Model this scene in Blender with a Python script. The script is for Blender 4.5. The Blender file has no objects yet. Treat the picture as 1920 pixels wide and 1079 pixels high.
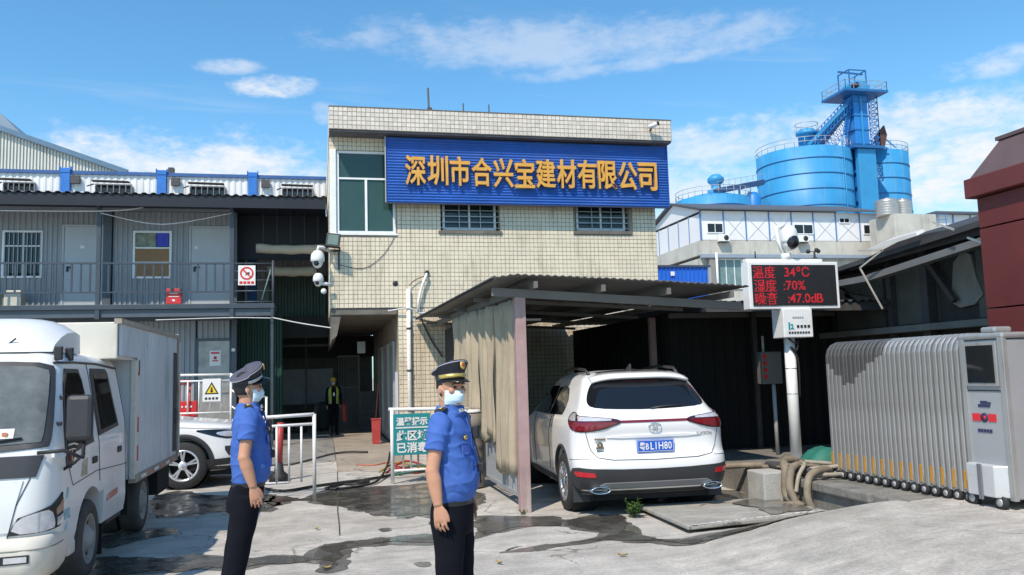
import bpy, bmesh, math, random
from mathutils import Vector, Matrix, noise
from mathutils.geometry import delaunay_2d_cdt
R = math.radians
PI = math.pi
SC = bpy.context.scene
COL = SC.collection
rnd = random.Random(7)

# ------------------------------------------------------------------ camera
cam = bpy.data.cameras.new('camera')
cam.sensor_width = 36.0
cam.lens = 29.29
cam.clip_start = 0.1
cam.clip_end = 3000
camo = bpy.data.objects.new('camera', cam)
COL.objects.link(camo)
RT = Vector((0.97462885, -0.22199586, -0.02857355))
UP = Vector((0.00499134, -0.10607089, 0.99434604))
FW = Vector((0.22377152, 0.96926096, 0.1022717))
camo.matrix_world = Matrix(((RT.x, UP.x, -FW.x, 0), (RT.y, UP.y, -FW.y, 0), (RT.z, UP.z, -FW.z, 1.65), (0, 0, 0, 1)))
SC.camera = camo

# ------------------------------------------------------------------ light
SKY_TINT = (1.20, 2.0, 2.18)
SUN = Vector((-0.40, -0.50, 0.80)).normalized()
EL, AZ = math.asin(SUN.z), math.atan2(SUN.x, SUN.y)
sl = bpy.data.lights.new('sun', 'SUN')
sl.energy = 5.0
sl.angle = R(0.6)
sl.color = (1.0, 0.885, 0.75)
so = bpy.data.objects.new('sun', sl)
COL.objects.link(so)
so.rotation_euler = SUN.to_track_quat('Z', 'Y').to_euler()

W = bpy.data.worlds.new('World')
SC.world = W
W.use_nodes = True
W.cycles.sampling_method = 'MANUAL'
W.cycles.sample_map_resolution = 512
wn, wl = W.node_tree.nodes, W.node_tree.links
wn.clear()


def WN(t, **kw):
    n = wn.new(t)
    for k, v in kw.items():
        if k.startswith('i_'):
            n.inputs[int(k[2:])].default_value = v
        else:
            setattr(n, k, v)
    return n


sky = WN('ShaderNodeTexSky', sky_type='NISHITA', sun_disc=False, sun_elevation=EL, sun_rotation=AZ, altitude=20.0, air_density=1.0, dust_density=0.35, ozone_density=3.0)
tc = WN('ShaderNodeTexCoord')
sep = WN('ShaderNodeSeparateXYZ')
wl.new(tc.outputs['Generated'], sep.inputs[0])


def wm(op, a, b=None, c=None, clamp=False):
    n = WN('ShaderNodeMath', operation=op, use_clamp=clamp)
    for i, v in enumerate((a, b, c)):
        if v is None:
            continue
        if isinstance(v, (int, float)):
            n.inputs[i].default_value = v
        else:
            wl.new(v, n.inputs[i])
    return n.outputs[0]


zc = wm('MAXIMUM', sep.outputs[2], 0.02)
zz = wm('ADD', zc, 0.10)
px, py = wm('DIVIDE', sep.outputs[0], zz), wm('DIVIDE', sep.outputs[1], zz)
comb = WN('ShaderNodeCombineXYZ')
wl.new(px, comb.inputs[0])
wl.new(py, comb.inputs[1])


def cloud_layer(rot, sc, loc, nscale, lo, hi, dist=0.6, detail=7.0, rough=0.6):
    mp = WN('ShaderNodeMapping')
    mp.inputs['Rotation'].default_value = (0, 0, rot)
    mp.inputs['Scale'].default_value = sc
    mp.inputs['Location'].default_value = loc
    wl.new(comb.outputs[0], mp.inputs[0])
    nz = WN('ShaderNodeTexNoise')
    nz.inputs['Scale'].default_value = nscale
    nz.inputs['Detail'].default_value = detail
    nz.inputs['Roughness'].default_value = rough
    nz.inputs['Distortion'].default_value = dist
    wl.new(mp.outputs[0], nz.inputs['Vector'])
    mr = WN('ShaderNodeMapRange', interpolation_type='SMOOTHSTEP')
    mr.inputs['From Min'].default_value = lo
    mr.inputs['From Max'].default_value = hi
    wl.new(nz.outputs[0], mr.inputs['Value'])
    return mr.outputs[0]


# clouds that hang where they hang: (azimuth deg, elevation deg, half width, half height, strength)
n2 = WN('ShaderNodeTexNoise')
n2.inputs['Scale'].default_value = 13.0
n2.inputs['Detail'].default_value = 9.0
n2.inputs['Roughness'].default_value = 0.62
mp2 = WN('ShaderNodeMapping')
mp2.inputs['Scale'].default_value = (1, 1, 2.2)
wl.new(tc.outputs['Generated'], mp2.inputs[0])
wl.new(mp2.outputs[0], n2.inputs['Vector'])
n3 = WN('ShaderNodeTexNoise')
n3.inputs['Scale'].default_value = 46.0
n3.inputs['Detail'].default_value = 6.0
n3.inputs['Roughness'].default_value = 0.6
wl.new(mp2.outputs[0], n3.inputs['Vector'])
wob = wm('ADD', wm('MULTIPLY', wm('SUBTRACT', n2.outputs[0], 0.5), 5.5), wm('MULTIPLY', wm('SUBTRACT', n3.outputs[0], 0.5), 3.2))
az = wm('MULTIPLY', wm('ARCTAN2', sep.outputs[0], sep.outputs[1]), 180 / PI)
el = wm('MULTIPLY', wm('ARCSINE', sep.outputs[2]), 180 / PI)
acc = None
for (a0, e0, ha, he, tilt, st) in [
        (-8.5, 12.6, 8.6, 2.6, 0.0, 1.0), (-3.0, 19.2, 2.1, 0.55, 0.08, 0.95), (-6.0, 20.2, 1.7, 0.42, 0.04, 0.55), (0.4, 17.6, 0.7, 0.6, 0.0, 0.35),
        (3.2, 22.4, 3.2, 0.55, 0.17, 0.34), (18.0, 22.0, 12.5, 1.4, -0.03, 0.40), (23.0, 20.5, 8.0, 0.45, 0.06, 0.40),
        (37.0, 14.8, 10.0, 1.4, 0.0, 0.9), (43.0, 11.0, 7.0, 2.4, 0.05, 1.0), (28.0, 14.3, 5.5, 1.0, 0.0, 0.7), (25.0, 11.2, 6.0, 2.4, 0.0, 0.75), (45.0, 17.4, 3.4, 0.7, 0.05, 0.6),
        (-38.0, 14.0, 14.0, 3.0, 0.0, 0.9), (75.0, 13.0, 18.0, 3.5, 0.0, 0.9), (-90.0, 14.0, 22.0, 4.0, 0.0, 0.9), (130.0, 14.0, 24.0, 4.0, 0.0, 0.9), (-150.0, 14.0, 26.0, 4.0, 0.0, 0.9)]:
    da = wm('SUBTRACT', az, a0)
    de = wm('SUBTRACT', wm('SUBTRACT', el, e0), wm('MULTIPLY', da, tilt))
    q = wm('ADD', wm('POWER', wm('DIVIDE', wm('ABSOLUTE', da), ha), 2.0), wm('POWER', wm('DIVIDE', wm('ABSOLUTE', de), he), 2.0))
    mr = WN('ShaderNodeMapRange', interpolation_type='SMOOTHSTEP')
    mr.inputs['From Min'].default_value = 2.3
    mr.inputs['From Max'].default_value = -0.9
    mr.inputs['To Max'].default_value = st
    wl.new(wm('ADD', q, wob), mr.inputs['Value'])
    acc = mr.outputs[0] if acc is None else wm('MAXIMUM', acc, mr.outputs[0])
wisp = wm('MULTIPLY', cloud_layer(R(24), (0.7, 3.4, 1), (2.3, 0.7, 0), 1.25, 0.56, 0.84, 0.8), 0.24)
mask = wm('MAXIMUM', acc, wisp, clamp=True)
# hazy lower sky: everything near the horizon pales
hz = WN('ShaderNodeMapRange', interpolation_type='SMOOTHSTEP')
hz.inputs['From Min'].default_value = 0.36
hz.inputs['From Max'].default_value = 0.02
hz.inputs['To Max'].default_value = 0.34
wl.new(sep.outputs[2], hz.inputs['Value'])
hs = WN('ShaderNodeVectorMath', operation='MULTIPLY')
wl.new(sky.outputs[0], hs.inputs[0])
hs.inputs[1].default_value = SKY_TINT
mixh = WN('ShaderNodeMix', data_type='RGBA')
wl.new(hz.outputs[0], mixh.inputs['Factor'])
wl.new(hs.outputs[0], mixh.inputs['A'])
mixh.inputs['B'].default_value = (6.2, 8.3, 9.6, 1)
mixc = WN('ShaderNodeMix', data_type='RGBA')
wl.new(mask, mixc.inputs['Factor'])
wl.new(mixh.outputs['Result'], mixc.inputs['A'])
mixc.inputs['B'].default_value = (9.8, 10.0, 10.3, 1)
bg = WN('ShaderNodeBackground')
bg.inputs['Strength'].default_value = 0.1
wl.new(mixc.outputs['Result'], bg.inputs['Color'])
wo = WN('ShaderNodeOutputWorld')
wl.new(bg.outputs[0], wo.inputs[0])

vs = SC.view_settings
vs.view_transform = 'Standard'
vs.look = 'None'
vs.gamma = 1
vs.use_curve_mapping = False
vs.exposure = -0.05
SC.cycles.max_bounces = 8
SC.cycles.use_denoising = True

# ------------------------------------------------------------------ materials
MATS = {}


def M(name, col, rough=0.6, metal=0.0, var=0.12, scale=2.5, bump=0.0, bscale=40.0, spec=0.5, coat=0.0, rand=0.0,
      dirt=None, dirt_amt=0.0, dirt_scale=1.5, dirt_stretch=(1, 1, 1), rvar=0.1, emit=0.0, low=None):
    """procedural principled material: noise-varied colour, optional streaky dirt, fine bump"""
    if name in MATS:
        return MATS[name]
    m = bpy.data.materials.new(name)
    m.use_nodes = True
    nt = m.node_tree
    N, L = nt.nodes, nt.links
    b = N['Principled BSDF']
    t = N.new('ShaderNodeTexCoord')
    nz = N.new('ShaderNodeTexNoise')
    nz.inputs['Scale'].default_value = scale
    nz.inputs['Detail'].default_value = 6
    nz.inputs['Roughness'].default_value = 0.65
    L.new(t.outputs['Object'], nz.inputs['Vector'])
    mr = N.new('ShaderNodeMapRange')
    mr.inputs['From Min'].default_value = 0.25
    mr.inputs['From Max'].default_value = 0.75
    mr.inputs['To Min'].default_value = 1 - var
    mr.inputs['To Max'].default_value = 1 + var
    L.new(nz.outputs[0], mr.inputs['Value'])
    val = mr.outputs[0]
    if rand:
        oi = N.new('ShaderNodeObjectInfo')
        mr2 = N.new('ShaderNodeMapRange')
        mr2.inputs['To Min'].default_value = 1 - rand
        mr2.inputs['To Max'].default_value = 1 + rand
        L.new(oi.outputs['Random'], mr2.inputs['Value'])
        mu = N.new('ShaderNodeMath')
        mu.operation = 'MULTIPLY'
        L.new(val, mu.inputs[0])
        L.new(mr2.outputs[0], mu.inputs[1])
        val = mu.outputs[0]
    vm = N.new('ShaderNodeVectorMath')
    vm.operation = 'SCALE'
    vm.inputs[0].default_value = col[:3]
    L.new(val, vm.inputs['Scale'])
    out = vm.outputs[0]
    if dirt:
        mp = N.new('ShaderNodeMapping')
        mp.inputs['Scale'].default_value = dirt_stretch
        L.new(t.outputs['Object'], mp.inputs[0])
        nd = N.new('ShaderNodeTexNoise')
        nd.inputs['Scale'].default_value = dirt_scale
        nd.inputs['Detail'].default_value = 8
        nd.inputs['Roughness'].default_value = 0.7
        L.new(mp.outputs[0], nd.inputs['Vector'])
        md = N.new('ShaderNodeMapRange')
        md.interpolation_type = 'SMOOTHSTEP'
        md.inputs['From Min'].default_value = 0.48
        md.inputs['From Max'].default_value = 0.75
        md.inputs['To Max'].default_value = dirt_amt
        L.new(nd.outputs[0], md.inputs['Value'])
        mx = N.new('ShaderNodeMix')
        mx.data_type = 'RGBA'
        L.new(md.outputs[0], mx.inputs['Factor'])
        L.new(out, mx.inputs['A'])
        mx.inputs['B'].default_value = (*dirt, 1)
        out = mx.outputs['Result']
    L.new(out, b.inputs['Base Color'])
    rr = N.new('ShaderNodeMapRange')
    rr.inputs['To Min'].default_value = max(0.01, rough - rvar)
    rr.inputs['To Max'].default_value = min(1, rough + rvar)
    L.new(nz.outputs[0], rr.inputs['Value'])
    L.new(rr.outputs[0], b.inputs['Roughness'])
    b.inputs['Metallic'].default_value = metal
    b.inputs['Specular IOR Level'].default_value = spec
    b.inputs['Coat Weight'].default_value = coat
    b.inputs['Coat Roughness'].default_value = 0.05
    if emit:
        b.inputs['Emission Color'].default_value = (*col[:3], 1)
        b.inputs['Emission Strength'].default_value = emit
    if bump:
        nb = N.new('ShaderNodeTexNoise')
        nb.inputs['Scale'].default_value = bscale
        nb.inputs['Detail'].default_value = 5
        L.new(t.outputs['Object'], nb.inputs['Vector'])
        bp = N.new('ShaderNodeBump')
        bp.inputs['Strength'].default_value = bump
        bp.inputs['Distance'].default_value = 0.02
        L.new(nb.outputs[0], bp.inputs['Height'])
        L.new(bp.outputs[0], b.inputs['Normal'])
    MATS[name] = m
    return m


# ------------------------------------------------------------------ mesh builder
class MB:
    def __init__(s):
        s.v, s.f, s.sm = [], [], []

    def add(s, vs, fs, smooth=False):
        o = len(s.v)
        s.v += [tuple(p) for p in vs]
        s.f += [tuple(i + o for i in f) for f in fs]
        s.sm += [smooth] * len(fs)
        return s

    def box(s, x0, x1, y0, y1, z0, z1):
        return s.add([(x0, y0, z0), (x1, y0, z0), (x1, y1, z0), (x0, y1, z0), (x0, y0, z1), (x1, y0, z1), (x1, y1, z1), (x0, y1, z1)],
                     [(0, 3, 2, 1), (4, 5, 6, 7), (0, 1, 5, 4), (1, 2, 6, 5), (2, 3, 7, 6), (3, 0, 4, 7)])

    def beam(s, p, q, w, h, up=(0, 0, 1)):
        p, q = Vector(p), Vector(q)
        d = (q - p).normalized()
        u = Vector(up)
        if abs(d.dot(u)) > 0.98:
            u = Vector((0, 1, 0))
        r = d.cross(u).normalized() * (w / 2)
        u = r.cross(d).normalized() * (h / 2)
        vs = [p - r - u, p + r - u, p + r + u, p - r + u, q - r - u, q + r - u, q + r + u, q - r + u]
        return s.add(vs, [(0, 1, 2, 3), (7, 6, 5, 4), (4, 5, 1, 0), (5, 6, 2, 1), (6, 7, 3, 2), (7, 4, 0, 3)])

    def tube(s, pts, r, n=8, caps=True, smooth=True):
        pts = [Vector(p) for p in pts]
        rs = r if isinstance(r, (list, tuple)) else [r] * len(pts)
        rings, prev = [], None
        for i, p in enumerate(pts):
            d = (pts[min(i + 1, len(pts) - 1)] - pts[max(i - 1, 0)]).normalized()
            if prev is None:
                a = Vector((0, 0, 1)) if abs(d.z) < 0.9 else Vector((1, 0, 0))
                u = d.cross(a).normalized()
            else:
                u = (prev - d * prev.dot(d)).normalized()
            prev = u
            w = d.cross(u)
            rings.append([p + (u * math.cos(2 * PI * k / n) + w * math.sin(2 * PI * k / n)) * rs[i] for k in range(n)])
        return s.loft(rings, caps=caps, smooth=smooth)

    def cyl(s, p, q, r0, r1=None, n=16, smooth=True):
        return s.tube([p, q], [r0, r0 if r1 is None else r1], n, True, smooth)

    def loft(s, rings, closed=True, caps=True, smooth=True):
        n = len(rings[0])
        vs = [p for r in rings for p in r]
        fs = []
        m = n if closed else n - 1
        for i in range(len(rings) - 1):
            for k in range(m):
                a, b = i * n + k, i * n + (k + 1) % n
                fs.append((a, b, b + n, a + n))
        s.add(vs, fs, smooth)
        if caps and closed:
            o = len(s.v) - len(vs)
            s.f.append(tuple(o + k for k in reversed(range(n))))
            s.f.append(tuple(o + (len(rings) - 1) * n + k for k in range(n)))
            s.sm += [False, False]
        return s

    def prism(s, poly, vec):
        """poly: 3D points, extruded by vec"""
        n = len(poly)
        poly = [Vector(p) for p in poly]
        vec = Vector(vec)
        vs = poly + [p + vec for p in poly]
        fs = [tuple(reversed(range(n))), tuple(range(n, 2 * n))] + [(k, (k + 1) % n, n + (k + 1) % n, n + k) for k in range(n)]
        return s.add(vs, fs)

    def lathe(s, prof, c=(0, 0, 0), axis='z', n=24, smooth=True, caps=False):
        rings = []
        for r, h in prof:
            ring = []
            for k in range(n):
                a = 2 * PI * k / n
                x, y = r * math.cos(a), r * math.sin(a)
                p = {'z': (x, y, h), 'x': (h, x, y), 'y': (y, h, x)}[axis]
                ring.append((p[0] + c[0], p[1] + c[1], p[2] + c[2]))
            rings.append(ring)
        return s.loft(rings, caps=caps, smooth=smooth)

    def ball(s, c, r, n=12, m=8, smooth=True):
        r = r if isinstance(r, (tuple, list)) else (r, r, r)
        rings = []
        for i in range(1, m):
            t = PI * i / m
            rings.append([(c[0] + r[0] * math.sin(t) * math.cos(2 * PI * k / n), c[1] + r[1] * math.sin(t) * math.sin(2 * PI * k / n), c[2] - r[2] * math.cos(t)) for k in range(n)])
        o = len(s.v)
        s.loft(rings, caps=False, smooth=smooth)
        s.v += [(c[0], c[1], c[2] - r[2]), (c[0], c[1], c[2] + r[2])]
        a, b = len(s.v) - 2, len(s.v) - 1
        e = o + (m - 2) * n
        for k in range(n):
            s.f += [(a, o + (k + 1) % n, o + k), (b, e + k, e + (k + 1) % n)]
            s.sm += [smooth, smooth]
        return s

    def quad(s, a, b, c, d, smooth=False):
        return s.add([a, b, c, d], [(0, 1, 2, 3)], smooth)

    def corrugated(s, p0, du, dv, nu, pitch_n, depth_vec, shape=(0, 0, 1, 1), thick=None):
        """sheet from p0 spanning du (across the ribs) and dv (along them), pitch_n ribs, depth_vec the rib height"""
        p0, du, dv, d = Vector(p0), Vector(du), Vector(dv), Vector(depth_vec)
        k = len(shape)
        cols = []
        for i in range(pitch_n * k + 1):
            f = min((i + (0.15 if i % k in (1, 3) else -0.15 if i % k in (2,) else 0)) / (pitch_n * k), 1)
            cols.append(p0 + du * f + d * shape[i % k])
        vs = []
        for c in cols:
            vs += [c, c + dv]
        fs = [(2 * i, 2 * i + 2, 2 * i + 3, 2 * i + 1) for i in range(len(cols) - 1)]
        return s.add(vs, fs)

    def mesh(s, name, recalc=False):
        me = bpy.data.meshes.new(name)
        me.from_pydata(s.v, [], s.f)
        me.polygons.foreach_set('use_smooth', s.sm)
        if recalc:
            bm = bmesh.new()
            bm.from_mesh(me)
            bmesh.ops.recalc_face_normals(bm, faces=bm.faces)
            bm.to_mesh(me)
            bm.free()
        me.update()
        return me

    def build(s, name, mat, parent=None, bevel=0.0, recalc=True, kind=None, seg=2):
        off = world_off(parent)
        if off.length > 0:
            s.v = [(p[0] - off.x, p[1] - off.y, p[2] - off.z) for p in s.v]
        me = s.mesh(name, recalc)
        o = bpy.data.objects.new(name, me)
        COL.objects.link(o)
        me.materials.append(mat)
        if parent is not None:
            o.parent = parent
        if bevel:
            bv = o.modifiers.new('bevel', 'BEVEL')
            bv.width = bevel
            bv.segments = seg
            bv.limit_method = 'ANGLE'
            bv.angle_limit = R(40)
            bv.harden_normals = False
        if kind:
            o['kind'] = kind
        return o


def world_off(p):
    o = Vector((0, 0, 0))
    while p is not None:
        o += p.location
        p = p.parent
    return o


def thing(name, label, cat, loc=(0, 0, 0), group=None):
    o = bpy.data.objects.new(name, None)
    o.empty_display_size = 0.1
    COL.objects.link(o)
    o.location = loc
    return tag(o, label, cat, group)


def tag(o, label, cat, group=None):
    o['label'] = label
    o['category'] = cat
    if group:
        o['group'] = group
    return o


def B(name, mat, parent, *boxes, bevel=0.0):
    m = MB()
    for b in boxes:
        m.box(*b)
    return m.build(name, mat, parent, bevel)


def copy_tree(o, parent=None):
    c = o.copy()
    COL.objects.link(c)
    c.parent = parent
    for ch in list(o.children):
        copy_tree(ch, c)
    return c


def piece(name, mesh, parent, loc, rot=None):
    """another object sharing mesh data, loc in world coordinates"""
    o = bpy.data.objects.new(name, mesh)
    COL.objects.link(o)
    o.parent = parent
    o.location = Vector(loc) - world_off(parent)
    if rot:
        o.rotation_euler = rot
    return o


def text_mesh(body, size, extrude=0.0, offset=0.0, sx=1.0, spacing=1.0):
    """mesh of text, in x (right) / z (up), facing -y, centred on its bounding box"""
    c = bpy.data.curves.new('lettering', 'FONT')
    c.body = body
    c.size = size
    c.extrude = extrude
    c.offset = offset
    c.resolution_u = 2
    c.space_character = spacing
    o = bpy.data.objects.new('lettering', c)
    COL.objects.link(o)
    me = bpy.data.meshes.new_from_object(o.evaluated_get(bpy.context.evaluated_depsgraph_get()))
    bpy.data.objects.remove(o)
    bpy.data.curves.remove(c)
    xs = [v.co.x for v in me.vertices] or [0]
    ys = [v.co.y for v in me.vertices] or [0]
    cx, cy = (min(xs) + max(xs)) / 2, (min(ys) + max(ys)) / 2
    for v in me.vertices:
        v.co = Vector(((v.co.x - cx) * sx, -v.co.z, v.co.y - cy))
    me.update()
    return me


def text(name, body, size, mat, parent, loc, extrude=0.002, offset=0.0, sx=1.0, rot=None, spacing=1.0):
    me = text_mesh(body, size, extrude, offset, sx, spacing)
    me.materials.clear()
    me.materials.append(mat)
    return piece(name, me, parent, loc, rot)


def evaluated(o, keep=False):
    """mesh of o with its modifiers applied, o becomes plain"""
    me = bpy.data.meshes.new_from_object(o.evaluated_get(bpy.context.evaluated_depsgraph_get()))
    me.name = o.name
    o.modifiers.clear()
    o.data = me
    return o


def boolean_cut(o, cutters):
    tmp = []
    for c in cutters:
        me = c.mesh('cutter', True)
        co = bpy.data.objects.new('cutter', me)
        COL.objects.link(co)
        tmp.append(co)
        md = o.modifiers.new('cut', 'BOOLEAN')
        md.operation = 'DIFFERENCE'
        md.solver = 'EXACT'
        md.object = co
    bpy.context.view_layer.update()
    mats = list(o.data.materials)
    evaluated(o)
    for co in tmp:
        bpy.data.objects.remove(co)
    if not o.data.materials:
        for m in mats:
            o.data.materials.append(m)
    return o

# ================================================================== GROUND
def concrete(name, base, wet=False):
    m = bpy.data.materials.new(name)
    m.use_nodes = True
    N, L = m.node_tree.nodes, m.node_tree.links
    b = N['Principled BSDF']
    t = N.new('ShaderNodeTexCoord')

    def nz(scale, detail=8, rough=0.65, vec=None, dist=0.0):
        n = N.new('ShaderNodeTexNoise')
        n.inputs['Scale'].default_value = scale
        n.inputs['Detail'].default_value = detail
        n.inputs['Roughness'].default_value = rough
        n.inputs['Distortion'].default_value = dist
        L.new(vec or t.outputs['Object'], n.inputs['Vector'])
        return n.outputs[0]

    def rng(v, a, c, lo, hi, sm=True):
        n = N.new('ShaderNodeMapRange')
        if sm:
            n.interpolation_type = 'SMOOTHSTEP'
        for k, q in zip(('From Min', 'From Max', 'To Min', 'To Max'), (a, c, lo, hi)):
            n.inputs[k].default_value = q
        L.new(v, n.inputs['Value'])
        return n.outputs[0]

    def mul(a, c):
        n = N.new('ShaderNodeMath')
        n.operation = 'MULTIPLY'
        for i, q in enumerate((a, c)):
            if isinstance(q, float):
                n.inputs[i].default_value = q
            else:
                L.new(q, n.inputs[i])
        return n.outputs[0]

    def mix(f, A, Bc):
        n = N.new('ShaderNodeMix')
        n.data_type = 'RGBA'
        L.new(f, n.inputs['Factor'])
        for k, q in (('A', A), ('B', Bc)):
            if isinstance(q, tuple):
                n.inputs[k].default_value = (*q, 1)
            else:
                L.new(q, n.inputs[k])
        return n.outputs['Result']
    big = nz(0.55)
    mid = nz(2.6, 9, 0.72, None, 0.4)
    fine = nz(38, 6, 0.7)
    mp = N.new('ShaderNodeMapping')
    mp.inputs['Scale'].default_value = (0.5, 4.0, 1)
    mp.inputs['Rotation'].default_value = (0, 0, R(-12))
    L.new(t.outputs['Object'], mp.inputs[0])
    streak = nz(1.6, 7, 0.66, mp.outputs[0], 0.3)
    k = mul(mul(rng(big, .3, .7, .86, 1.12), rng(mid, .25, .75, .76, 1.17)), mul(rng(fine, .25, .75, .78, 1.18), rng(streak, .3, .72, 1.08, .84)))
    sc = N.new('ShaderNodeVectorMath')
    sc.operation = 'SCALE'
    sc.inputs[0].default_value = base
    L.new(k, sc.inputs['Scale'])
    col = sc.outputs[0]
    if not wet:
        col = mix(rng(nz(1.1, 9, .76, None, .9), .53, .70, 0, .6), col, tuple(q * .5 for q in base))
        col = mix(rng(nz(5.5, 6, .7), .64, .74, 0, .35), col, tuple(min(1, q * 1.25) for q in base))
        col = mix(rng(nz(95, 3, .6), .66, .72, 0, .55), col, tuple(q * .35 for q in base))
        col = mix(rng(nz(0.42, 5, .6, None, 1.2), .55, .66, 0, .35), col, (base[0] * .62, base[1] * .60, base[2] * .55))
        # hairline cracks
        vo = N.new('ShaderNodeTexVoronoi')
        vo.feature = 'DISTANCE_TO_EDGE'
        vo.inputs['Scale'].default_value = 0.33
        wv = N.new('ShaderNodeVectorMath')
        wv.operation = 'ADD'
        n3 = N.new('ShaderNodeTexNoise')
        n3.inputs['Scale'].default_value = 1.7
        n3.inputs['Detail'].default_value = 7
        L.new(t.outputs['Object'], n3.inputs['Vector'])
        L.new(t.outputs['Object'], wv.inputs[0])
        L.new(n3.outputs['Color'], wv.inputs[1])
        L.new(wv.outputs[0], vo.inputs['Vector'])
        col = mix(mul(rng(vo.outputs[0], .0, .009, .85, 0), rng(big, .44, .56, 0., 1.)), col, tuple(q * .25 for q in base))
        L.new(rng(mid, .3, .7, .75, .95), b.inputs['Roughness'])
    else:
        rr = rng(nz(3.2, 6, .6), .40, .60, .035, .42)
        L.new(rr, b.inputs['Roughness'])
        b.inputs['Specular IOR Level'].default_value = 0.6
    L.new(col, b.inputs['Base Color'])
    bp = N.new('ShaderNodeBump')
    bp.inputs['Strength'].default_value = 0.06 if wet else 0.5
    bp.inputs['Distance'].default_value = 0.012
    L.new(fine, bp.inputs['Height'])
    bp2 = N.new('ShaderNodeBump')
    bp2.inputs['Strength'].default_value = 0.03 if wet else 0.35
    bp2.inputs['Distance'].default_value = 0.05
    L.new(mid, bp2.inputs['Height'])
    L.new(bp.outputs[0], bp2.inputs['Normal'])
    L.new(bp2.outputs[0], b.inputs['Normal'])
    return m


CONC = concrete('yard_concrete', (0.48, 0.45, 0.405))
WET = concrete('wet_concrete', (0.085, 0.08, 0.07), True)
DAMP = concrete('damp_concrete', (0.15, 0.14, 0.125), True)

g = MB()
g.quad((-400, -60, 0), (600, -60, 0), (600, 900, 0), (-400, 900, 0))
g.build('ground', CONC, kind='structure')


def sm(t):
    t = max(0, min(1, t))
    return t * t * (3 - 2 * t)


# the concrete apron that ramps up to the sliding gate
ap = MB()
nx, ny = 56, 50
X0, X1, Y0, Y1 = 1.6, 12.0, -6.0, 8.35
for j in range(ny + 1):
    for i in range(nx + 1):
        x = X0 + (X1 - X0) * i / nx
        y = Y0 + (Y1 - Y0) * j / ny
        h = 0.34 * sm((x - 2.5) / 2.9) * sm((8.25 - y) / 1.15) * (0.25 + 0.75 * sm((y + 1) / 6.0)) - 0.012
        h += 0.012 * noise.noise((x * 0.9, y * 0.9, 0)) * sm((x - 2.5) / 1.5)
        ap.v.append((x, y, h))
for j in range(ny):
    for i in range(nx):
        a = j * (nx + 1) + i
        ap.f.append((a, a + 1, a + nx + 2, a + nx + 1))
        ap.sm.append(True)
ap.build('apron_pavement', CONC, kind='structure', recalc=False)

# raised strip the gate and the pole stand on, with its kerb face
KERB = M('kerb_concrete', (0.20, 0.19, 0.17), 0.8, var=0.35, scale=3, bump=0.5, dirt=(0.05, 0.045, 0.04), dirt_amt=0.9, dirt_scale=2.2, dirt_stretch=(1, 2.5, 0.35))
kb = MB()
kb.box(5.42, 14, 7.0, 17.9, -0.2, 0.325)
kb.build('raised_kerb', KERB, bevel=0.02, kind='structure')
cp = MB()
cp.box(5.36, 5.55, 7.55, 9.9, 0.24, 0.345)
cp.build('kerb_edge', KERB, bevel=0.02, kind='structure')

# tilted slab over the drain beside the car
SLAB = concrete('slab_concrete', (0.36, 0.345, 0.31))
s = MB()
s.prism([(3.60, 9.35, 0.035), (3.55, 7.90, 0.045), (4.45, 7.98, 0.05), (5.28, 8.14, 0.05), (5.26, 9.32, 0.03)], (0, 0, 0.045))
s.build('drain_slab', SLAB, bevel=0.012, kind='structure')
PAINT = M('worn_white_paint', (0.72, 0.71, 0.68), 0.7, var=0.3, scale=14, dirt=(0.3, 0.29, 0.27), dirt_amt=0.9, dirt_scale=9)
s = MB()
for k in range(17):
    f0, f1 = k / 17, (k + 0.55 + 0.4 * rnd.random()) / 17
    a0 = Vector((3.60, 7.895, 0.094)).lerp(Vector((5.24, 8.135, 0.099)), f0)
    a1 = Vector((3.60, 7.895, 0.094)).lerp(Vector((5.24, 8.135, 0.099)), f1)
    w = 0.02 + 0.03 * rnd.random()
    s.quad(a0, a1, a1 + Vector((0, w, 0)), a0 + Vector((0, w * 0.8, 0)))
s.build('slab_edge_paint', PAINT, kind='structure', recalc=False)

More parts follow.
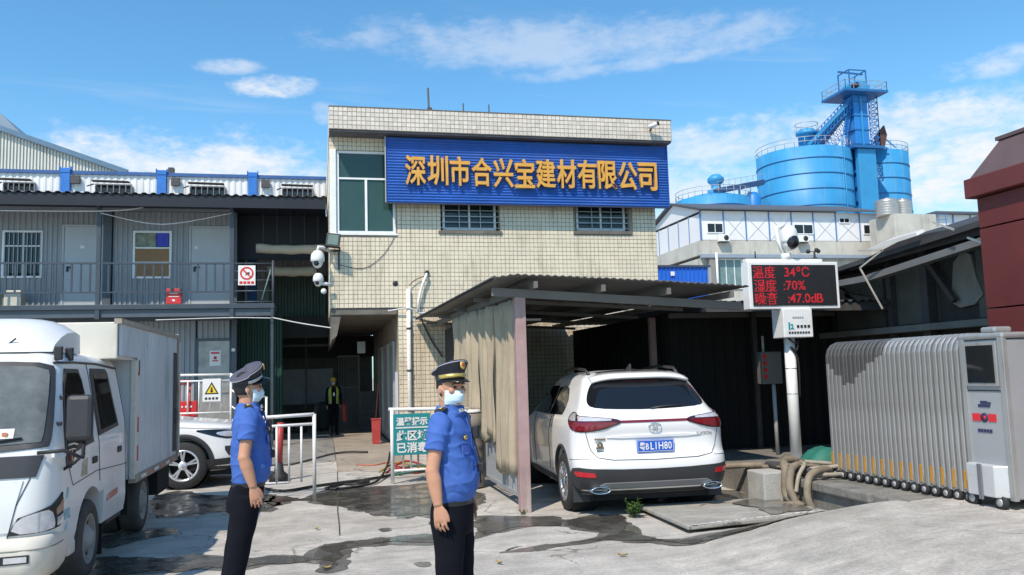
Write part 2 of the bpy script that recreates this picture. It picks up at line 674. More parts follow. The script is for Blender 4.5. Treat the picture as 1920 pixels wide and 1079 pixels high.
# wet patches and puddles: ragged sheets of wet concrete
WETS = {
 'mirror': [(-2.41, 13.15), (-2.18, 13.87), (-1.72, 13.29), (-1.23, 12.9), (-0.98, 12.51), (-0.63, 12.75), (-0.56, 11.34), (-0.87, 11.17), (-1.05, 11.08), (-1.34, 11.36), (-1.57, 11.21), (-1.88, 11.17), (-2.13, 11.7)],
 'mid': [(-0.73, 12.57), (-0.31, 12.22), (-0.03, 12.82), (0.29, 13.11), (0.77, 13.08), (1.24, 12.99), (1.58, 13.1), (1.95, 12.79), (2.19, 11.65), (2.0, 10.7), (1.73, 10.5), (1.48, 10.18), (1.22, 9.42), (1.15, 10.08), (0.97, 9.88), (0.81, 10.22), (0.62, 10.63), (0.37, 10.82), (0.25, 11.23), (0.04, 11.41), (-0.31, 11.96), (-0.57, 11.58), (-0.75, 11.29)],
 'lowerleft': [(-2.11, 8.78), (-1.9, 9.0), (-1.49, 8.65), (-1.22, 8.75), (-0.91, 8.58), (-0.65, 8.39), (-0.41, 8.44), (-0.17, 8.3), (-0.07, 8.57), (0.08, 8.78), (0.41, 8.88), (0.73, 8.87), (1.07, 8.92), (1.34, 8.88), (1.27, 8.43), (0.95, 8.39), (0.59, 8.47), (0.33, 8.41), (0.24, 8.0), (0.16, 7.63), (0.03, 7.48), (-0.06, 7.63), (-0.02, 7.94), (-0.21, 7.99), (-0.48, 7.96), (-0.79, 7.86), (-1.03, 8.03), (-1.25, 7.98), (-1.55, 7.99), (-1.88, 8.1)],
 'lowermid': [(1.72, 9.69), (2.09, 9.69), (2.44, 9.54), (2.67, 9.22), (3.01, 9.31), (3.32, 9.18), (3.2, 8.62), (3.14, 8.17), (3.22, 7.79), (3.39, 7.56), (3.92, 7.63), (4.53, 7.77), (5.3, 8.11), (5.22, 7.9), (4.48, 7.41), (4.01, 7.27), (3.54, 7.2), (3.21, 7.28), (3.07, 7.63), (2.87, 7.76), (2.7, 7.88), (2.41, 7.83), (2.14, 7.78), (1.82, 7.75), (1.62, 7.78), (1.97, 7.95), (2.3, 7.98), (2.76, 8.2), (2.68, 8.47), (2.49, 8.81), (2.08, 8.84), (1.75, 8.65), (1.51, 8.57)],
 'truckside': [(-2.38, 10.03), (-2.11, 10.24), (-1.81, 10.46), (-1.57, 10.03), (-1.89, 9.68), (-2.12, 9.35)],
 'b': [(0.6, 9.4), (0.72, 9.45), (0.73, 9.25), (0.63, 9.19)],
 'c': [(0.79, 7.62), (0.93, 7.61), (0.92, 7.44), (0.82, 7.44)],
 'd': [(0.55, 10.53), (0.74, 10.57), (0.83, 10.37), (0.63, 10.29)],
}


def ragged(poly, n=3, amp=0.10, seed=0, z=0.004):
    out = []
    m = len(poly)
    for i in range(m):
        p0, p1, p2, p3 = [Vector(poly[(i + k - 1) % m]) for k in range(4)]
        steps = max(2, int((p2 - p1).length / 0.05))
        for k in range(steps):
            t = k / steps
            q = 0.5 * ((2 * p1) + (p2 - p0) * t + (2 * p0 - 5 * p1 + 4 * p2 - p3) * t * t + (3 * p1 - p0 - 3 * p2 + p3) * t ** 3)
            d = Vector((noise.noise((q.x * 2.4, q.y * 2.4, seed)) + 0.6 * noise.noise((q.x * 7, q.y * 7, seed + 5)), noise.noise((q.x * 2.4, q.y * 2.4, seed + 9)) + 0.6 * noise.noise((q.x * 7, q.y * 7, seed + 3))))
            out.append(q + d * amp)
    pts = [Vector((q.x, q.y)) for q in out]
    v, e, f, *_ = delaunay_2d_cdt(pts, [(i, (i + 1) % len(pts)) for i in range(len(pts))], [], 1, 1e-5)
    mb = MB()
    mb.add([(q.x, q.y, z) for q in v], [tuple(t) for t in f])
    return mb


for i, (k, poly) in enumerate(WETS.items()):
    big = len(poly) > 8
    def apz(x, y):
        return 0.34 * sm((x - 2.5) / 2.9) * sm((8.25 - y) / 1.15) * (0.25 + 0.75 * sm((y + 1) / 6.0)) - 0.012 + 0.012 * noise.noise((x * 0.9, y * 0.9, 0)) * sm((x - 2.5) / 1.5)
    if big:
        mb = ragged([tuple(p) for p in poly], amp=0.12, seed=i + 20, z=0.0035)
        mb.v = [(x, y, max(z, apz(x, y) + 0.006)) for x, y, z in mb.v]
        # damp fringe a little wider than the standing water
        cx = sum(p[0] for p in poly) / len(poly)
        cy = sum(p[1] for p in poly) / len(poly)
        o = mb.build('damp_ground', DAMP, kind='structure', recalc=False)
        m_ = len(poly)
        area = sum(poly[q - 1][0] * poly[q][1] - poly[q][0] * poly[q - 1][1] for q in range(m_))
        sgn = 1 if area > 0 else -1
        inn = []
        for q in range(m_):
            a, p, c = Vector(poly[q - 1]), Vector(poly[q]), Vector(poly[(q + 1) % m_])
            t = (c - a)
            nrm = Vector((-t.y, t.x)).normalized() * sgn
            inn.append(tuple(p + nrm * 0.09))
        mb = ragged(inn, amp=0.13, seed=i + 40, z=0.007)
        mb.v = [(x, y, max(z, apz(x, y) + 0.010)) for x, y, z in mb.v]
        mb.build('puddle', WET, kind='structure', recalc=False)
    else:
        ragged([tuple(p) for p in poly], amp=0.04, seed=i + 20).build('damp_ground', DAMP, kind='structure', recalc=False)
# wet part of the slab
wsl = ragged([(4.62, 9.05), (5.2, 9.25), (5.2, 8.75), (5.18, 8.25), (4.9, 8.2), (4.62, 8.12), (4.7, 8.6)], amp=0.07, seed=3, z=0.0)
wsl.v = [(x, y, 0.098 - 0.015 * (y - 8.0) / 1.3 + 0.004) for x, y, z in wsl.v]
wsl.build('damp_ground', DAMP, kind='structure', recalc=False)
ragged([(5.3, 9.7), (3.6, 9.9), (4.6, 10.6), (5.36, 10.4)], amp=0.1, seed=8).build('damp_ground', DAMP, kind='structure', recalc=False)

# the joint that runs towards the passage
jn = MB()
jp = [(0.27, 15.36), (0.23, 12.6), (0.19, 10.81), (0.19, 9.9), (0.18, 9.18)]
for a, c in zip(jp, jp[1:]):
    jn.quad((a[0] - .006, a[1], .011), (c[0] - .006, c[1], .011), (c[0] + .006, c[1], .011), (a[0] + .006, a[1], .011))
jn.build('ground_joint', M('joint_dark', (0.07, 0.065, 0.058), 0.9), kind='structure', recalc=False)

# ramp up into the passage
rp = MB()
rp.prism([(0.28, 15.3, 0.0), (0.28, 18.3, 0.0), (0.28, 30, 0.0), (0.28, 30, 0.16), (0.28, 17.6, 0.16), (0.28, 15.5, 0.08)], (1.22, 0, 0))
rp.build('passage_pavement', concrete('brown_concrete', (0.34, 0.29, 0.235)), kind='structure')
rp = MB()
rp.prism([(-1.6, 17.3, 0.0), (-1.6, 32, 0.0), (-1.6, 32, 0.15), (-1.6, 19.5, 0.15)], (1.87, 0, 0))
rp.build('passage_pavement', concrete('grey_concrete', (0.25, 0.24, 0.22)), kind='structure')

# ================================================================== MAIN BUILDING
GROUT = M('tile_grout', (0.30, 0.26, 0.205), 0.9, var=0.35, scale=2)
TILE = M('cream_tile', (0.76, 0.665, 0.51), 0.34, var=0.13, scale=0.9, rand=0.08, dirt=(0.36, 0.29, 0.19), dirt_amt=0.85, dirt_scale=1.7, dirt_stretch=(2.6, 2.6, 0.40))
TILE_P = M('pale_tile', (0.68, 0.61, 0.53), 0.34, var=0.12, scale=2.0, rand=0.10, dirt=(0.33, 0.26, 0.2), dirt_amt=0.5, dirt_scale=1.4, dirt_stretch=(2, 2, 0.5))
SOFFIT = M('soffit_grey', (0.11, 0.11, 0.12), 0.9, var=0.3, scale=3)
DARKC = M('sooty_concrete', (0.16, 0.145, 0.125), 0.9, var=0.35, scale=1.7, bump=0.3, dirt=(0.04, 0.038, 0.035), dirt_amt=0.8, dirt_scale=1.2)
WHITEF = M('white_window_frame', (0.78, 0.79, 0.80), 0.45, var=0.08, dirt=(0.4, 0.4, 0.4), dirt_amt=0.35, dirt_scale=3)
GLASSG = M('green_glass', (0.035, 0.075, 0.065), 0.08, var=0.15, scale=0.8, spec=0.45, rvar=0.03)
GLASSD = M('dark_glass', (0.015, 0.018, 0.02), 0.05, var=0.2, scale=1, spec=0.5, rvar=0.03)
IRON = M('dark_iron', (0.06, 0.06, 0.065), 0.6, var=0.3, scale=8, dirt=(0.16, 0.07, 0.03), dirt_amt=0.5, dirt_scale=12)
STEELG = M('pale_steel', (0.42, 0.43, 0.44), 0.45, metal=0.4, var=0.15, scale=5)

bld = thing('tiled_building', 'two storey office block faced with small cream tiles under a projecting parapet', 'building', (0.2, 18.0, 0))
wallm = MB()
# upper storey shell around the window openings (front slab 0.2 deep)
XW = [0.2, 7.65]
OPEN = [(0.34, 1.60, 4.74, 6.56), (2.58, 3.91, 4.80, 5.50), (5.68, 6.99, 4.82, 5.52)]
Z_LO, Z_HI = 3.12, 6.86


def front_slab(mb, x0, x1, z0, z1, y0, y1, opens):
    xs = sorted({x0, x1, *[o[0] for o in opens], *[o[1] for o in opens]})
    zs = sorted({z0, z1, *[o[2] for o in opens], *[o[3] for o in opens]})
    for a, c in zip(xs, xs[1:]):
        run = None
        for e, f in zip(zs, zs[1:]):
            mx_, mz_ = (a + c) / 2, (e + f) / 2
            hole = any(o[0] < mx_ < o[1] and o[2] < mz_ < o[3] for o in opens)
            if not hole:
                mb.box(a, c, y0, y1, e, f)


front_slab(wallm, 0.2, 7.65, Z_LO, Z_HI, 18.0, 18.22, OPEN)
wallm.box(0.2, 0.42, 18.22, 27, Z_LO, Z_HI).box(7.43, 7.65, 18.22, 27, 0, Z_HI).box(0.42, 7.43, 26.8, 27, Z_LO, Z_HI)
wallm.box(1.62, 7.43, 18.0, 18.22, 0, Z_LO - 0.001)
wallm.box(1.62, 1.84, 18.22, 27, 0, Z_LO - 0.001)
wall = wallm.build('wall', GROUT, bld)
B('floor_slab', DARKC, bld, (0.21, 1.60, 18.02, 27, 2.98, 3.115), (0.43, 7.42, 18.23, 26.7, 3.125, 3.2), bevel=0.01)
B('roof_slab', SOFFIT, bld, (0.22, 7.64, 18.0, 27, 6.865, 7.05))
# soffit bracket under the overhang
mb = MB()
mb.prism([(0.22, 18.05, 2.975), (0.42, 18.05, 2.975), (0.33, 18.05, 2.55), (0.22, 18.05, 2.45)], (0, 8, 0))
mb.build('bracket', DARKC, bld)
par = MB()
par.box(0.19, 7.93, 17.5, 17.75, 6.88, 7.36).box(0.19, 0.45, 17.75, 27, 6.88, 7.36).box(7.68, 7.93, 17.75, 27, 6.88, 7.36)
par.box(0.45, 7.68, 17.75, 18.02, 6.875, 7.0)
parapet = par.build('parapet', GROUT, bld)
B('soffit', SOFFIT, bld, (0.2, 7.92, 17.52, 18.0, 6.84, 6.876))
B('coping', DARKC, bld, (0.18, 7.94, 17.49, 17.76, 7.362, 7.385))
# tiles
TP = 0.0955
tile_v = MB()
h = TP / 2 - 0.0046
hb = h - 0.004
tile_v.add([(-h, 0.004, -h), (h, 0.004, -h), (h, 0.004, h), (-h, 0.004, h), (-hb, -0.004, -hb), (hb, -0.004, -hb), (hb, -0.004, hb), (-hb, -0.004, hb)],
           [(4, 5, 6, 7), (0, 1, 5, 4), (1, 2, 6, 5), (2, 3, 7, 6), (3, 0, 4, 7)])
tile_me = tile_v.mesh('tile')
tile_me.materials.append(TILE_P)
cnt = 0
rest_p, rest_w = MB(), MB()


def add_tile(mb, x, y, z, axis='y'):
    jx, jz, jy = rnd.uniform(-.0015, .0015), rnd.uniform(-.0015, .0015), rnd.uniform(-.002, .0015)
    vs = []
    for p in tile_v.v:
        vs.append((x + p[0] + jx, y + p[1] + jy, z + p[2] + jz) if axis == 'y' else (x + p[1] + jy, y - p[0], z + p[2] + jz))
    mb.add(vs, tile_v.f)


npx = int((7.93 - 0.19) / TP)
for r_ in range(5):
    for c_ in range(npx + 1):
        x, z = 0.19 + TP * (c_ + .5), 7.36 - TP * (r_ + .5)
        if x > 7.93 - TP * .4:
            continue
        if cnt < 300:
            piece('tile', tile_me, parapet, (x + rnd.uniform(-.0015, .0015), 17.496, z + rnd.uniform(-.0015, .0015)), (rnd.uniform(-.02, .02), 0, rnd.uniform(-.02, .02)))
            cnt += 1
        else:
            add_tile(rest_p, x, 17.496, z)
for r_ in range(5):
    for c_ in range(60):
        add_tile(rest_p, 0.186, 17.5 + TP * (c_ + .5), 7.36 - TP * (r_ + .5), 'x')
rest_p.build('tile_field', TILE_P, parapet, recalc=False, kind='stuff')
for r_ in range(int((6.84 - 3.12) / TP) + 1):
    for c_ in range(int((7.65 - 0.2) / TP)):
        x, z = 0.2 + TP * (c_ + .5), 3.125 + TP * (r_ + .5)
        if z > 6.86 or any(o[0] - .04 < x < o[1] + .04 and o[2] - .04 < z < o[3] + .04 for o in OPEN):
            continue
        if 1.5 < x < 7.9 and 5.45 < z < 6.75:
            continue
        add_tile(rest_w, x, 17.996, z)
for r_ in range(int((6.84 - 3.12) / TP)):
    for c_ in range(60):
        add_tile(rest_w, 0.196, 18.02 + TP * (c_ + .5), 3.125 + TP * (r_ + .5), 'x')
for r_ in range(int(3.1 / TP)):
    for c_ in range(int((7.6 - 1.62) / TP)):
        add_tile(rest_w, 1.62 + TP * (c_ + .5), 17.996, 3.1 - TP * (r_ + .5))
rest_w.build('tile_field', TILE, wall, recalc=False, kind='stuff')


def window(parent, x0, x1, z0, z1, y, cols=(), rows=(), fw=0.05, glass=GLASSG, frame=WHITEF, depth=0.07, name='window'):
    """a framed window set in the y plane: window > frame is the part, panes are its sub-parts"""
    mb = MB()
    mb.box(x0, x1, y, y + depth, z0, z0 + fw).box(x0, x1, y, y + depth, z1 - fw, z1)
    mb.box(x0, x0 + fw, y, y + depth, z0 + fw, z1 - fw).box(x1 - fw, x1, y, y + depth, z0 + fw, z1 - fw)
    xs = [x0 + fw] + sorted(cols) + [x1 - fw]
    zs = [z0 + fw] + sorted(rows) + [z1 - fw]
    for c in cols:
        mb.box(c - fw * .4, c + fw * .4, y + .005, y + depth - .005, z0 + fw, z1 - fw)
    for r in rows:
        mb.box(x0 + fw, x1 - fw, y + .004, y + depth - .004, r - fw * .35, r + fw * .35)
    o = mb.build(name, frame, parent)
    for a, c in zip(xs, xs[1:]):
        for e, f in zip(zs, zs[1:]):
            B('pane', glass, o, (a - .005, c + .005, y + depth * .5, y + depth * .5 + .008, e - .005, f + .005))
    return o


o = window(bld, 0.34, 1.60, 4.74, 6.56, 18.03, cols=(), rows=(5.95,), fw=0.055)
B('mullion', WHITEF, o, (0.945, 0.995, 18.035, 18.09, 4.795, 5.93))
B('corner_post', WHITEF, bld, (0.205, 0.335, 17.985, 18.12, 4.72, 6.58), bevel=0.01)
B('sill', WHITEF, bld, (0.21, 1.64, 17.97, 18.05, 4.70, 4.735))
for x0, x1, z0, z1 in OPEN[1:]:
    o = window(bld, x0 + .06, x1 - .06, z0 + .05, z1, 18.10, cols=((x0 + x1) / 2,), fw=0.05, glass=M('dim_glass', (.02, .03, .03), .1, var=.3, scale=2))
    for k in range(5):
        B('bar', STEELG, o, (x0, x1, 18.02, 18.035, z0 + .08 + k * .13, z0 + .095 + k * .13))
    for f in (.32, .68):
        xx = x0 + (x1 - x0) * f
        B('bar', STEELG, o, (xx - .007, xx + .007, 18.036, 18.05, z0 + .02, z1))
    B('sill', DARKC, bld, (x0 - .05, x1 + .05, 17.96, 18.2, z0 - .06, z0 + .02), bevel=0.01)
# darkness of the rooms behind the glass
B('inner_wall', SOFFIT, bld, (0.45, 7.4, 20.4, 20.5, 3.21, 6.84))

# side doors along the passage wall and its posters
DOORM = M('dull_steel_door', (0.24, 0.23, 0.22), 0.5, var=0.25, scale=3, metal=0.2)
for y0, y1 in ((19.0, 20.0), (20.6, 21.7), (22.6, 23.6)):
    d = B('side_door', DOORM, bld, (1.575, 1.615, y0, y1, 0.16, 2.35), bevel=0.008)
    B('door_frame', STEELG, d, (1.57, 1.618, y0 - .08, y0 - .002, 0.16, 2.45), (1.57, 1.618, y1 + .002, y1 + .08, 0.16, 2.45), (1.57, 1.618, y0, y1, 2.36, 2.45))
B('notice_sheet', M('paper', (0.62, 0.64, 0.70), 0.8, var=0.1), bld, (1.60, 1.615, 18.25, 18.75, 0.75, 1.75))

# antennas and rods on the roof
for (x, hh, ln) in ((2.44, 8.19, -.03), (3.22, 7.86, 0), (3.82, 7.86, 0)):
    mb = MB()
    mb.cyl((x, 18.4, 7.05), (x + ln, 18.4, hh), 0.022 if hh > 8 else 0.016, n=8)
    if hh > 8:
        mb.box(x - .05, x + .05, 18.36, 18.44, 7.3, 7.72)
    o = mb.build('roof_rod', IRON)
    tag(o, {2.44: 'tall dark antenna rod leaning on the tiled roof edge', 3.22: 'short dark rod on the tiled roof, middle of three', 3.82: 'short dark rod on the tiled roof, rightmost of three'}[x], 'rod', 'rods on the tiled roof')

# ------------------------------------------------------------------ name board
SIGNB = M('sign_blue', (0.028, 0.115, 0.43), 0.4, var=0.22, scale=1.2, dirt=(0.10, 0.17, 0.45), dirt_amt=0.45, dirt_scale=0.8, dirt_stretch=(0.4, 1, 3))
sg = thing('name_board', 'long blue corrugated board with golden company name across the tiled facade', 'sign', (1.38, 17.72, 5.37))
mb = MB()
mb.corrugated((1.38, 17.72, 5.37), (0, 0, 1.44), (6.49, 0, 0), 1, 23, (0, -0.022, 0), (0, .8, 1, .15))
mb.quad((1.38, 17.722, 5.37), (7.87, 17.722, 5.37), (7.87, 17.722, 6.81), (1.38, 17.722, 6.81))
mb.build('corrugated_face', SIGNB, sg, recalc=False)
B('backing_frame', STEELG, sg, (1.38, 7.87, 17.74, 17.78, 5.37, 5.42), (1.38, 7.87, 17.74, 17.78, 6.76, 6.81), (1.39, 1.43, 17.74, 17.99, 5.42, 6.76), (7.6, 7.64, 17.74, 17.99, 5.42, 6.76), (4.5, 4.54, 17.74, 17.99, 5.42, 6.76))
B('edge_trim', M('edge_grey', (0.42, 0.43, 0.45), 0.5), sg, (1.36, 1.378, 17.68, 17.74, 5.36, 6.82))
B('edge_trim', SIGNB, sg, (7.872, 7.89, 17.68, 17.74, 5.36, 6.82))
B('edge_trim', M('edge_dark', (0.03, 0.04, 0.09), 0.5), sg, (1.36, 7.89, 17.68, 17.73, 5.34, 5.368))
GOLD = M('gold_letter', (0.72, 0.36, 0.06), 0.38, var=0.16, scale=6, metal=0.1)
chars = '深圳市合兴宝建材有限公司'
for i, ch in enumerate(chars):
    x = 2.005 + (7.345 - 2.005) * i / 11
    me = text_mesh(ch, 0.60, 0.035, 0.011, 0.74)
    zs = [v.co.z for v in me.vertices]
    xs = [v.co.x for v in me.vertices]
    kz = 0.66 / (max(zs) - min(zs)) if i not in (3,) else 0.64 / (max(zs) - min(zs))
    kx = min(1.25, 0.45 / (max(xs) - min(xs)))
    for v in me.vertices:
        v.co.z *= kz
        v.co.x *= kx
    me.materials.clear()
    me.materials.append(GOLD)
    piece('letter', me, sg, (x, 17.635, 6.065 + 0.01 * math.sin(i)))

# ================================================================== CONTAINER HOUSES ON THE LEFT
CGREY = M('grey_corrugated', (0.30, 0.32, 0.345), 0.5, var=0.12, scale=1.5, dirt=(0.28, 0.29, 0.31), dirt_amt=0.5, dirt_scale=2, dirt_stretch=(3, 3, .4))
CDARK = M('blue_grey_steel', (0.075, 0.095, 0.12), 0.5, var=0.2, scale=3)
DOORW = M('pale_door', (0.43, 0.455, 0.48), 0.45, var=0.07, scale=2)
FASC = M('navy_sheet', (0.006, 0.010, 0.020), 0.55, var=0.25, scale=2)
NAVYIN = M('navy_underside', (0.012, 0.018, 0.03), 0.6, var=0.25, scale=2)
RAILM = M('rail_slate', (0.045, 0.06, 0.08), 0.5, var=0.2, scale=4)
BROWN = M('brown_board', (0.28, 0.16, 0.075), 0.7, var=0.2, scale=5, dirt_stretch=(1, 1, 5))
REDM = M('red_enamel', (0.55, 0.03, 0.03), 0.4, var=0.2, scale=6)
WHITEP = M('white_paint', (0.78, 0.77, 0.75), 0.45, var=0.1, scale=5, dirt=(0.45, 0.40, 0.34), dirt_amt=0.5, dirt_scale=6)
WHITEC = M('white_sheet', (0.74, 0.73, 0.72), 0.55, var=0.1, scale=2, dirt=(0.42, 0.40, 0.38), dirt_amt=0.6, dirt_scale=2.4, dirt_stretch=(4, 4, .25))
BLUEP = M('container_blue', (0.03, 0.17, 0.52), 0.45, var=0.15, scale=4)
INK = M('black_ink', (0.02, 0.02, 0.022), 0.6)
PAPER = M('white_card', (0.75, 0.74, 0.73), 0.6, var=0.06)
REDINK = M('red_ink', (0.60, 0.02, 0.02), 0.6)

ct = thing('container_house', 'two storey row of grey corrugated container rooms with a railed gallery', 'building', (-7.0, 20.0, 0))
# upper wall: ribbed sheet bays between door and window openings
YW = 21.0


def ribbed(mb, x0, x1, z0, z1, y=YW, pitch=0.115, d=0.028):
    n = max(1, round((x1 - x0) / pitch))
    mb.corrugated((x0, y, z0), (x1 - x0, 0, 0), (0, 0, z1 - z0), 1, n, (0, -d, 0), (0, 0, 1, 1))


for a, c, z0, z1 in ((-12.0, -7.10, 3.45, 5.72), (-7.10, -6.26, 3.45, 4.14), (-7.10, -6.26, 5.24, 5.72), (-6.26, -5.84, 3.45, 5.72),
                     (-4.76, -4.32, 3.45, 5.72), (-4.32, -3.46, 3.45, 4.12), (-4.32, -3.46, 5.26, 5.72), (-3.46, -3.06, 3.45, 5.72),
                     (-12, -5.0, 0.55, 3.2), (-5.0, -2.9, 0.55, 3.2), (-5.84, -4.96, 5.38, 5.72), (-3.06, -2.10, 5.40, 5.72), (-2.86, -2.12, 2.68, 3.2)):
    mb = MB()
    ribbed(mb, a, c, z0, z1)
    mb.build('wall_panel', CGREY, ct, recalc=False)
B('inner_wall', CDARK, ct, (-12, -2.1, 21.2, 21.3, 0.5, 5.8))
B('floor_slab', CDARK, ct, (-12, -2.0, 20.95, 24, 3.22, 3.44), (-12, -2.0, 20.9, 24, 0.35, 0.54))
B('gallery_deck', RAILM, ct, (-12, -1.05, 19.96, 20.94, 3.31, 3.42), bevel=0.006)
B('deck_beam', CDARK, ct, (-12, -1.05, 20.02, 20.12, 3.14, 3.305), (-12, -2.0, 20.75, 20.9, 3.1, 3.305))
B('head_beam', M('head_beam_grey', (0.24, 0.27, 0.31), 0.5, var=0.12), ct, (-12, -2.05, 20.93, 21.02, 5.73, 5.92), bevel=0.005)
B('corner_column', CDARK, ct, (-4.96, -4.78, 20.92, 21.05, 0.5, 5.72))
B('corner_column', CDARK, ct, (-2.09, -1.97, 20.92, 21.05, 0.5, 5.72))
B('side_wall', CDARK, ct, (-2.10, -2.04, 21.06, 24, 0.5, 5.9))
# doors
for x0, x1 in ((-5.80, -4.98), (-3.02, -2.12)):
    d = B('door', DOORW, ct, (x0, x1, 20.965, 21.01, 3.45, 5.34), bevel=0.006)
    B('door_frame', M('door_frame_grey', (0.42, 0.45, 0.48), 0.5), d, (x0 - .05, x0 - .003, 20.95, 21.02, 3.45, 5.39), (x1 + .003, x1 + .04, 20.95, 21.02, 3.45, 5.39), (x0, x1, 20.95, 21.02, 5.342, 5.39))
    B('handle', INK, d, (x0 + .06, x0 + .10, 20.93, 20.963, 4.28, 4.40), (x0 + .06, x0 + .20, 20.92, 20.945, 4.37, 4.40))
    B('number_card', PAPER, d, ((x0 + x1) / 2 - .07, (x0 + x1) / 2 + .02, 20.958, 20.964, 4.83, 4.90) if x0 < -4 else (x0 + .08, x0 + .15, 20.958, 20.964, 4.83, 4.90))
d = B('door', M('steel_door', (0.36, 0.35, 0.33), 0.42, metal=0.35, var=0.25, scale=2.5, dirt=(0.16, 0.14, 0.12), dirt_amt=0.6, dirt_scale=2), ct, (-2.84, -2.13, 20.965, 21.01, 0.56, 2.62), bevel=0.006)
B('notice_sheet', PAPER, d, (-2.58, -2.33, 20.955, 20.963, 2.03, 2.39))
B('printed_lines', REDINK, d, (-2.55, -2.36, 20.951, 20.954, 2.31, 2.35), (-2.52, -2.39, 20.951, 20.954, 2.13, 2.16), (-2.49, -2.42, 20.951, 20.954, 2.18, 2.25))
B('door_frame', CDARK, d, (-2.90, -2.845, 20.95, 21.02, 0.56, 2.68), (-2.125, -2.10, 20.95, 21.02, 0.56, 2.68), (-2.84, -2.13, 20.95, 21.02, 2.622, 2.68))
B('switch', PAPER, ct, (-2.08, -2.0, 20.9, 20.918, 2.36, 2.43))
# windows
w1 = window(ct, -7.10, -6.26, 4.14, 5.24, 20.95, cols=(-6.66,), rows=(4.88,), fw=0.045, glass=GLASSD)
for k in range(9):
    x = -7.04 + k * 0.093
    B('bar', STEELG, w1, (x - .006, x + .006, 20.935, 20.947, 4.18, 5.2))
w2 = window(ct, -4.32, -3.46, 4.12, 5.26, 20.95, rows=(4.85, 4.5), fw=0.05, glass=GLASSD)
B('board', BROWN, w2, (-4.27, -3.51, 20.962, 20.972, 4.16, 4.83))
B('poster', M('green_poster', (0.22, 0.25, 0.20), 0.7, var=0.6, scale=9, dirt=(.05, .14, .05), dirt_amt=.9, dirt_scale=7), w2, (-4.26, -3.82, 20.962, 20.972, 4.87, 5.2))
B('poster', M('blue_poster', (0.05, 0.07, 0.50), 0.7, var=0.4, scale=16), w2, (-3.80, -3.53, 20.960, 20.971, 4.89, 5.21))
# posts and awning
for x in (-4.83, -1.995):
    mb = MB()
    mb.box(x - .045, x + .045, 19.97, 20.06, 3.1, 5.62)
    mb.beam((x, 20.0, 5.6), (x - .06, 19.75, 5.86), 0.06, 0.06)
    mb.build('post', RAILM, ct)
aw = MB()
aw.corrugated((-12.0, 19.66, 5.875), (12.15, 0, 0), (0, 3.6, 0.42), 1, 62, (0, 0, 0.032), (0, 0, 1, 1))
aw.build('awning_sheet', M('awning_pale', (0.42, 0.44, 0.47), 0.5, var=0.2), ct, recalc=False)
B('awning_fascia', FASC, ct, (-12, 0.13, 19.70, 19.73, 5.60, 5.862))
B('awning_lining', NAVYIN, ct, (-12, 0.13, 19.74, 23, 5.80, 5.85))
# white blue-capped second row behind
B('lower_post', RAILM, ct, (-1.13, -1.07, 19.97, 20.03, 0.15, 3.30))

# gallery railing, one bar after another
rl = thing('gallery_railing', 'slate grey steel railing with thin upright bars along the upper gallery', 'railing', (-7.0, 20.0, 3.42))
B('top_rail', RAILM, rl, (-12, -2.04, 19.975, 20.015, 4.33, 4.37))
B('lower_rail', RAILM, rl, (-12, -2.04, 19.98, 20.01, 3.68, 3.71))
bar = MB().box(-.019, .019, -.0125, .0125, 0, 0.62).mesh('bar')
bar.materials.append(RAILM)
x = -8.0
while x < -2.1:
    if abs(x + 4.83) > 0.06:
        piece('bar', bar, rl, (x, 19.995, 3.71))
    x += 0.188
er = thing('end_railing', 'open end railing of four thin pipes beside the no entry sign board', 'railing', (-1.5, 20.0, 3.42))
for z in (3.46, 3.71, 3.96, 4.17, 4.35):
    mb = MB()
    mb.cyl((-1.94, 19.99, z), (-1.08, 19.99, z), 0.017, n=8)
    mb.build('rail', RAILM, er)
mb = MB()
mb.cyl((-1.08, 19.99, 3.32), (-1.08, 19.99, 4.42), 0.03, n=8)
mb.build('post', RAILM, er)
mb = MB()
mb.cyl((-1.33, 19.97, 3.50), (-1.13, 19.97, 4.20), 0.014, n=6)
mb.build('brace', M('green_pipe', (0.15, 0.26, 0.24), 0.5), er)

# signs on the railing
bs = thing('prohibition_sign', 'square white board with red no entry ring hung on the end railing', 'sign', (-1.66, 19.93, 3.84))
B('board', PAPER, bs, (-1.85, -1.47, 19.945, 19.955, 3.84, 4.30))
mb = MB()
rings = []
for k in range(28):
    a = 2 * PI * k / 28
    rings.append([(-1.66 + r * math.cos(a), y, 4.115 + r * math.sin(a)) for r, y in ((.115, 19.942), (.15, 19.942), (.15, 19.938), (.115, 19.938))])
rings.append(rings[0])
mb.loft(rings, caps=False, smooth=False)
mb.beam((-1.75, 19.9365, 4.205), (-1.57, 19.9365, 4.025), .003, .03, (0.7, 0, 0.7))
mb.build('red_ring', REDINK, bs)
mb = MB()
mb.ball((-1.64, 19.942, 4.11), (.045, .002, .03), 10, 6)
mb.beam((-1.70, 19.942, 4.07), (-1.60, 19.942, 4.15), .003, .02, (0.7, 0, 0.7))
mb.build('pictogram', INK, bs)
B('printed_marks', REDINK, bs, *[(-1.82 + k * .085, -1.755 + k * .085, 19.94, 19.944, 3.87, 3.93) for k in range(4)])
rs = thing('red_fire_notice', 'red lettered fire notice box standing low behind the gallery railing', 'notice', (-3.25, 19.9, 3.42))
B('panel', REDM, rs, (-3.41, -3.09, 20.03, 20.16, 3.425, 3.78), bevel=0.01)
B('printed_marks', PAPER, rs, (-3.34, -3.16, 20.024, 20.028, 3.66, 3.68), (-3.36, -3.14, 20.024, 20.028, 3.59, 3.605), (-3.28, -3.22, 20.024, 20.028, 3.49, 3.53))
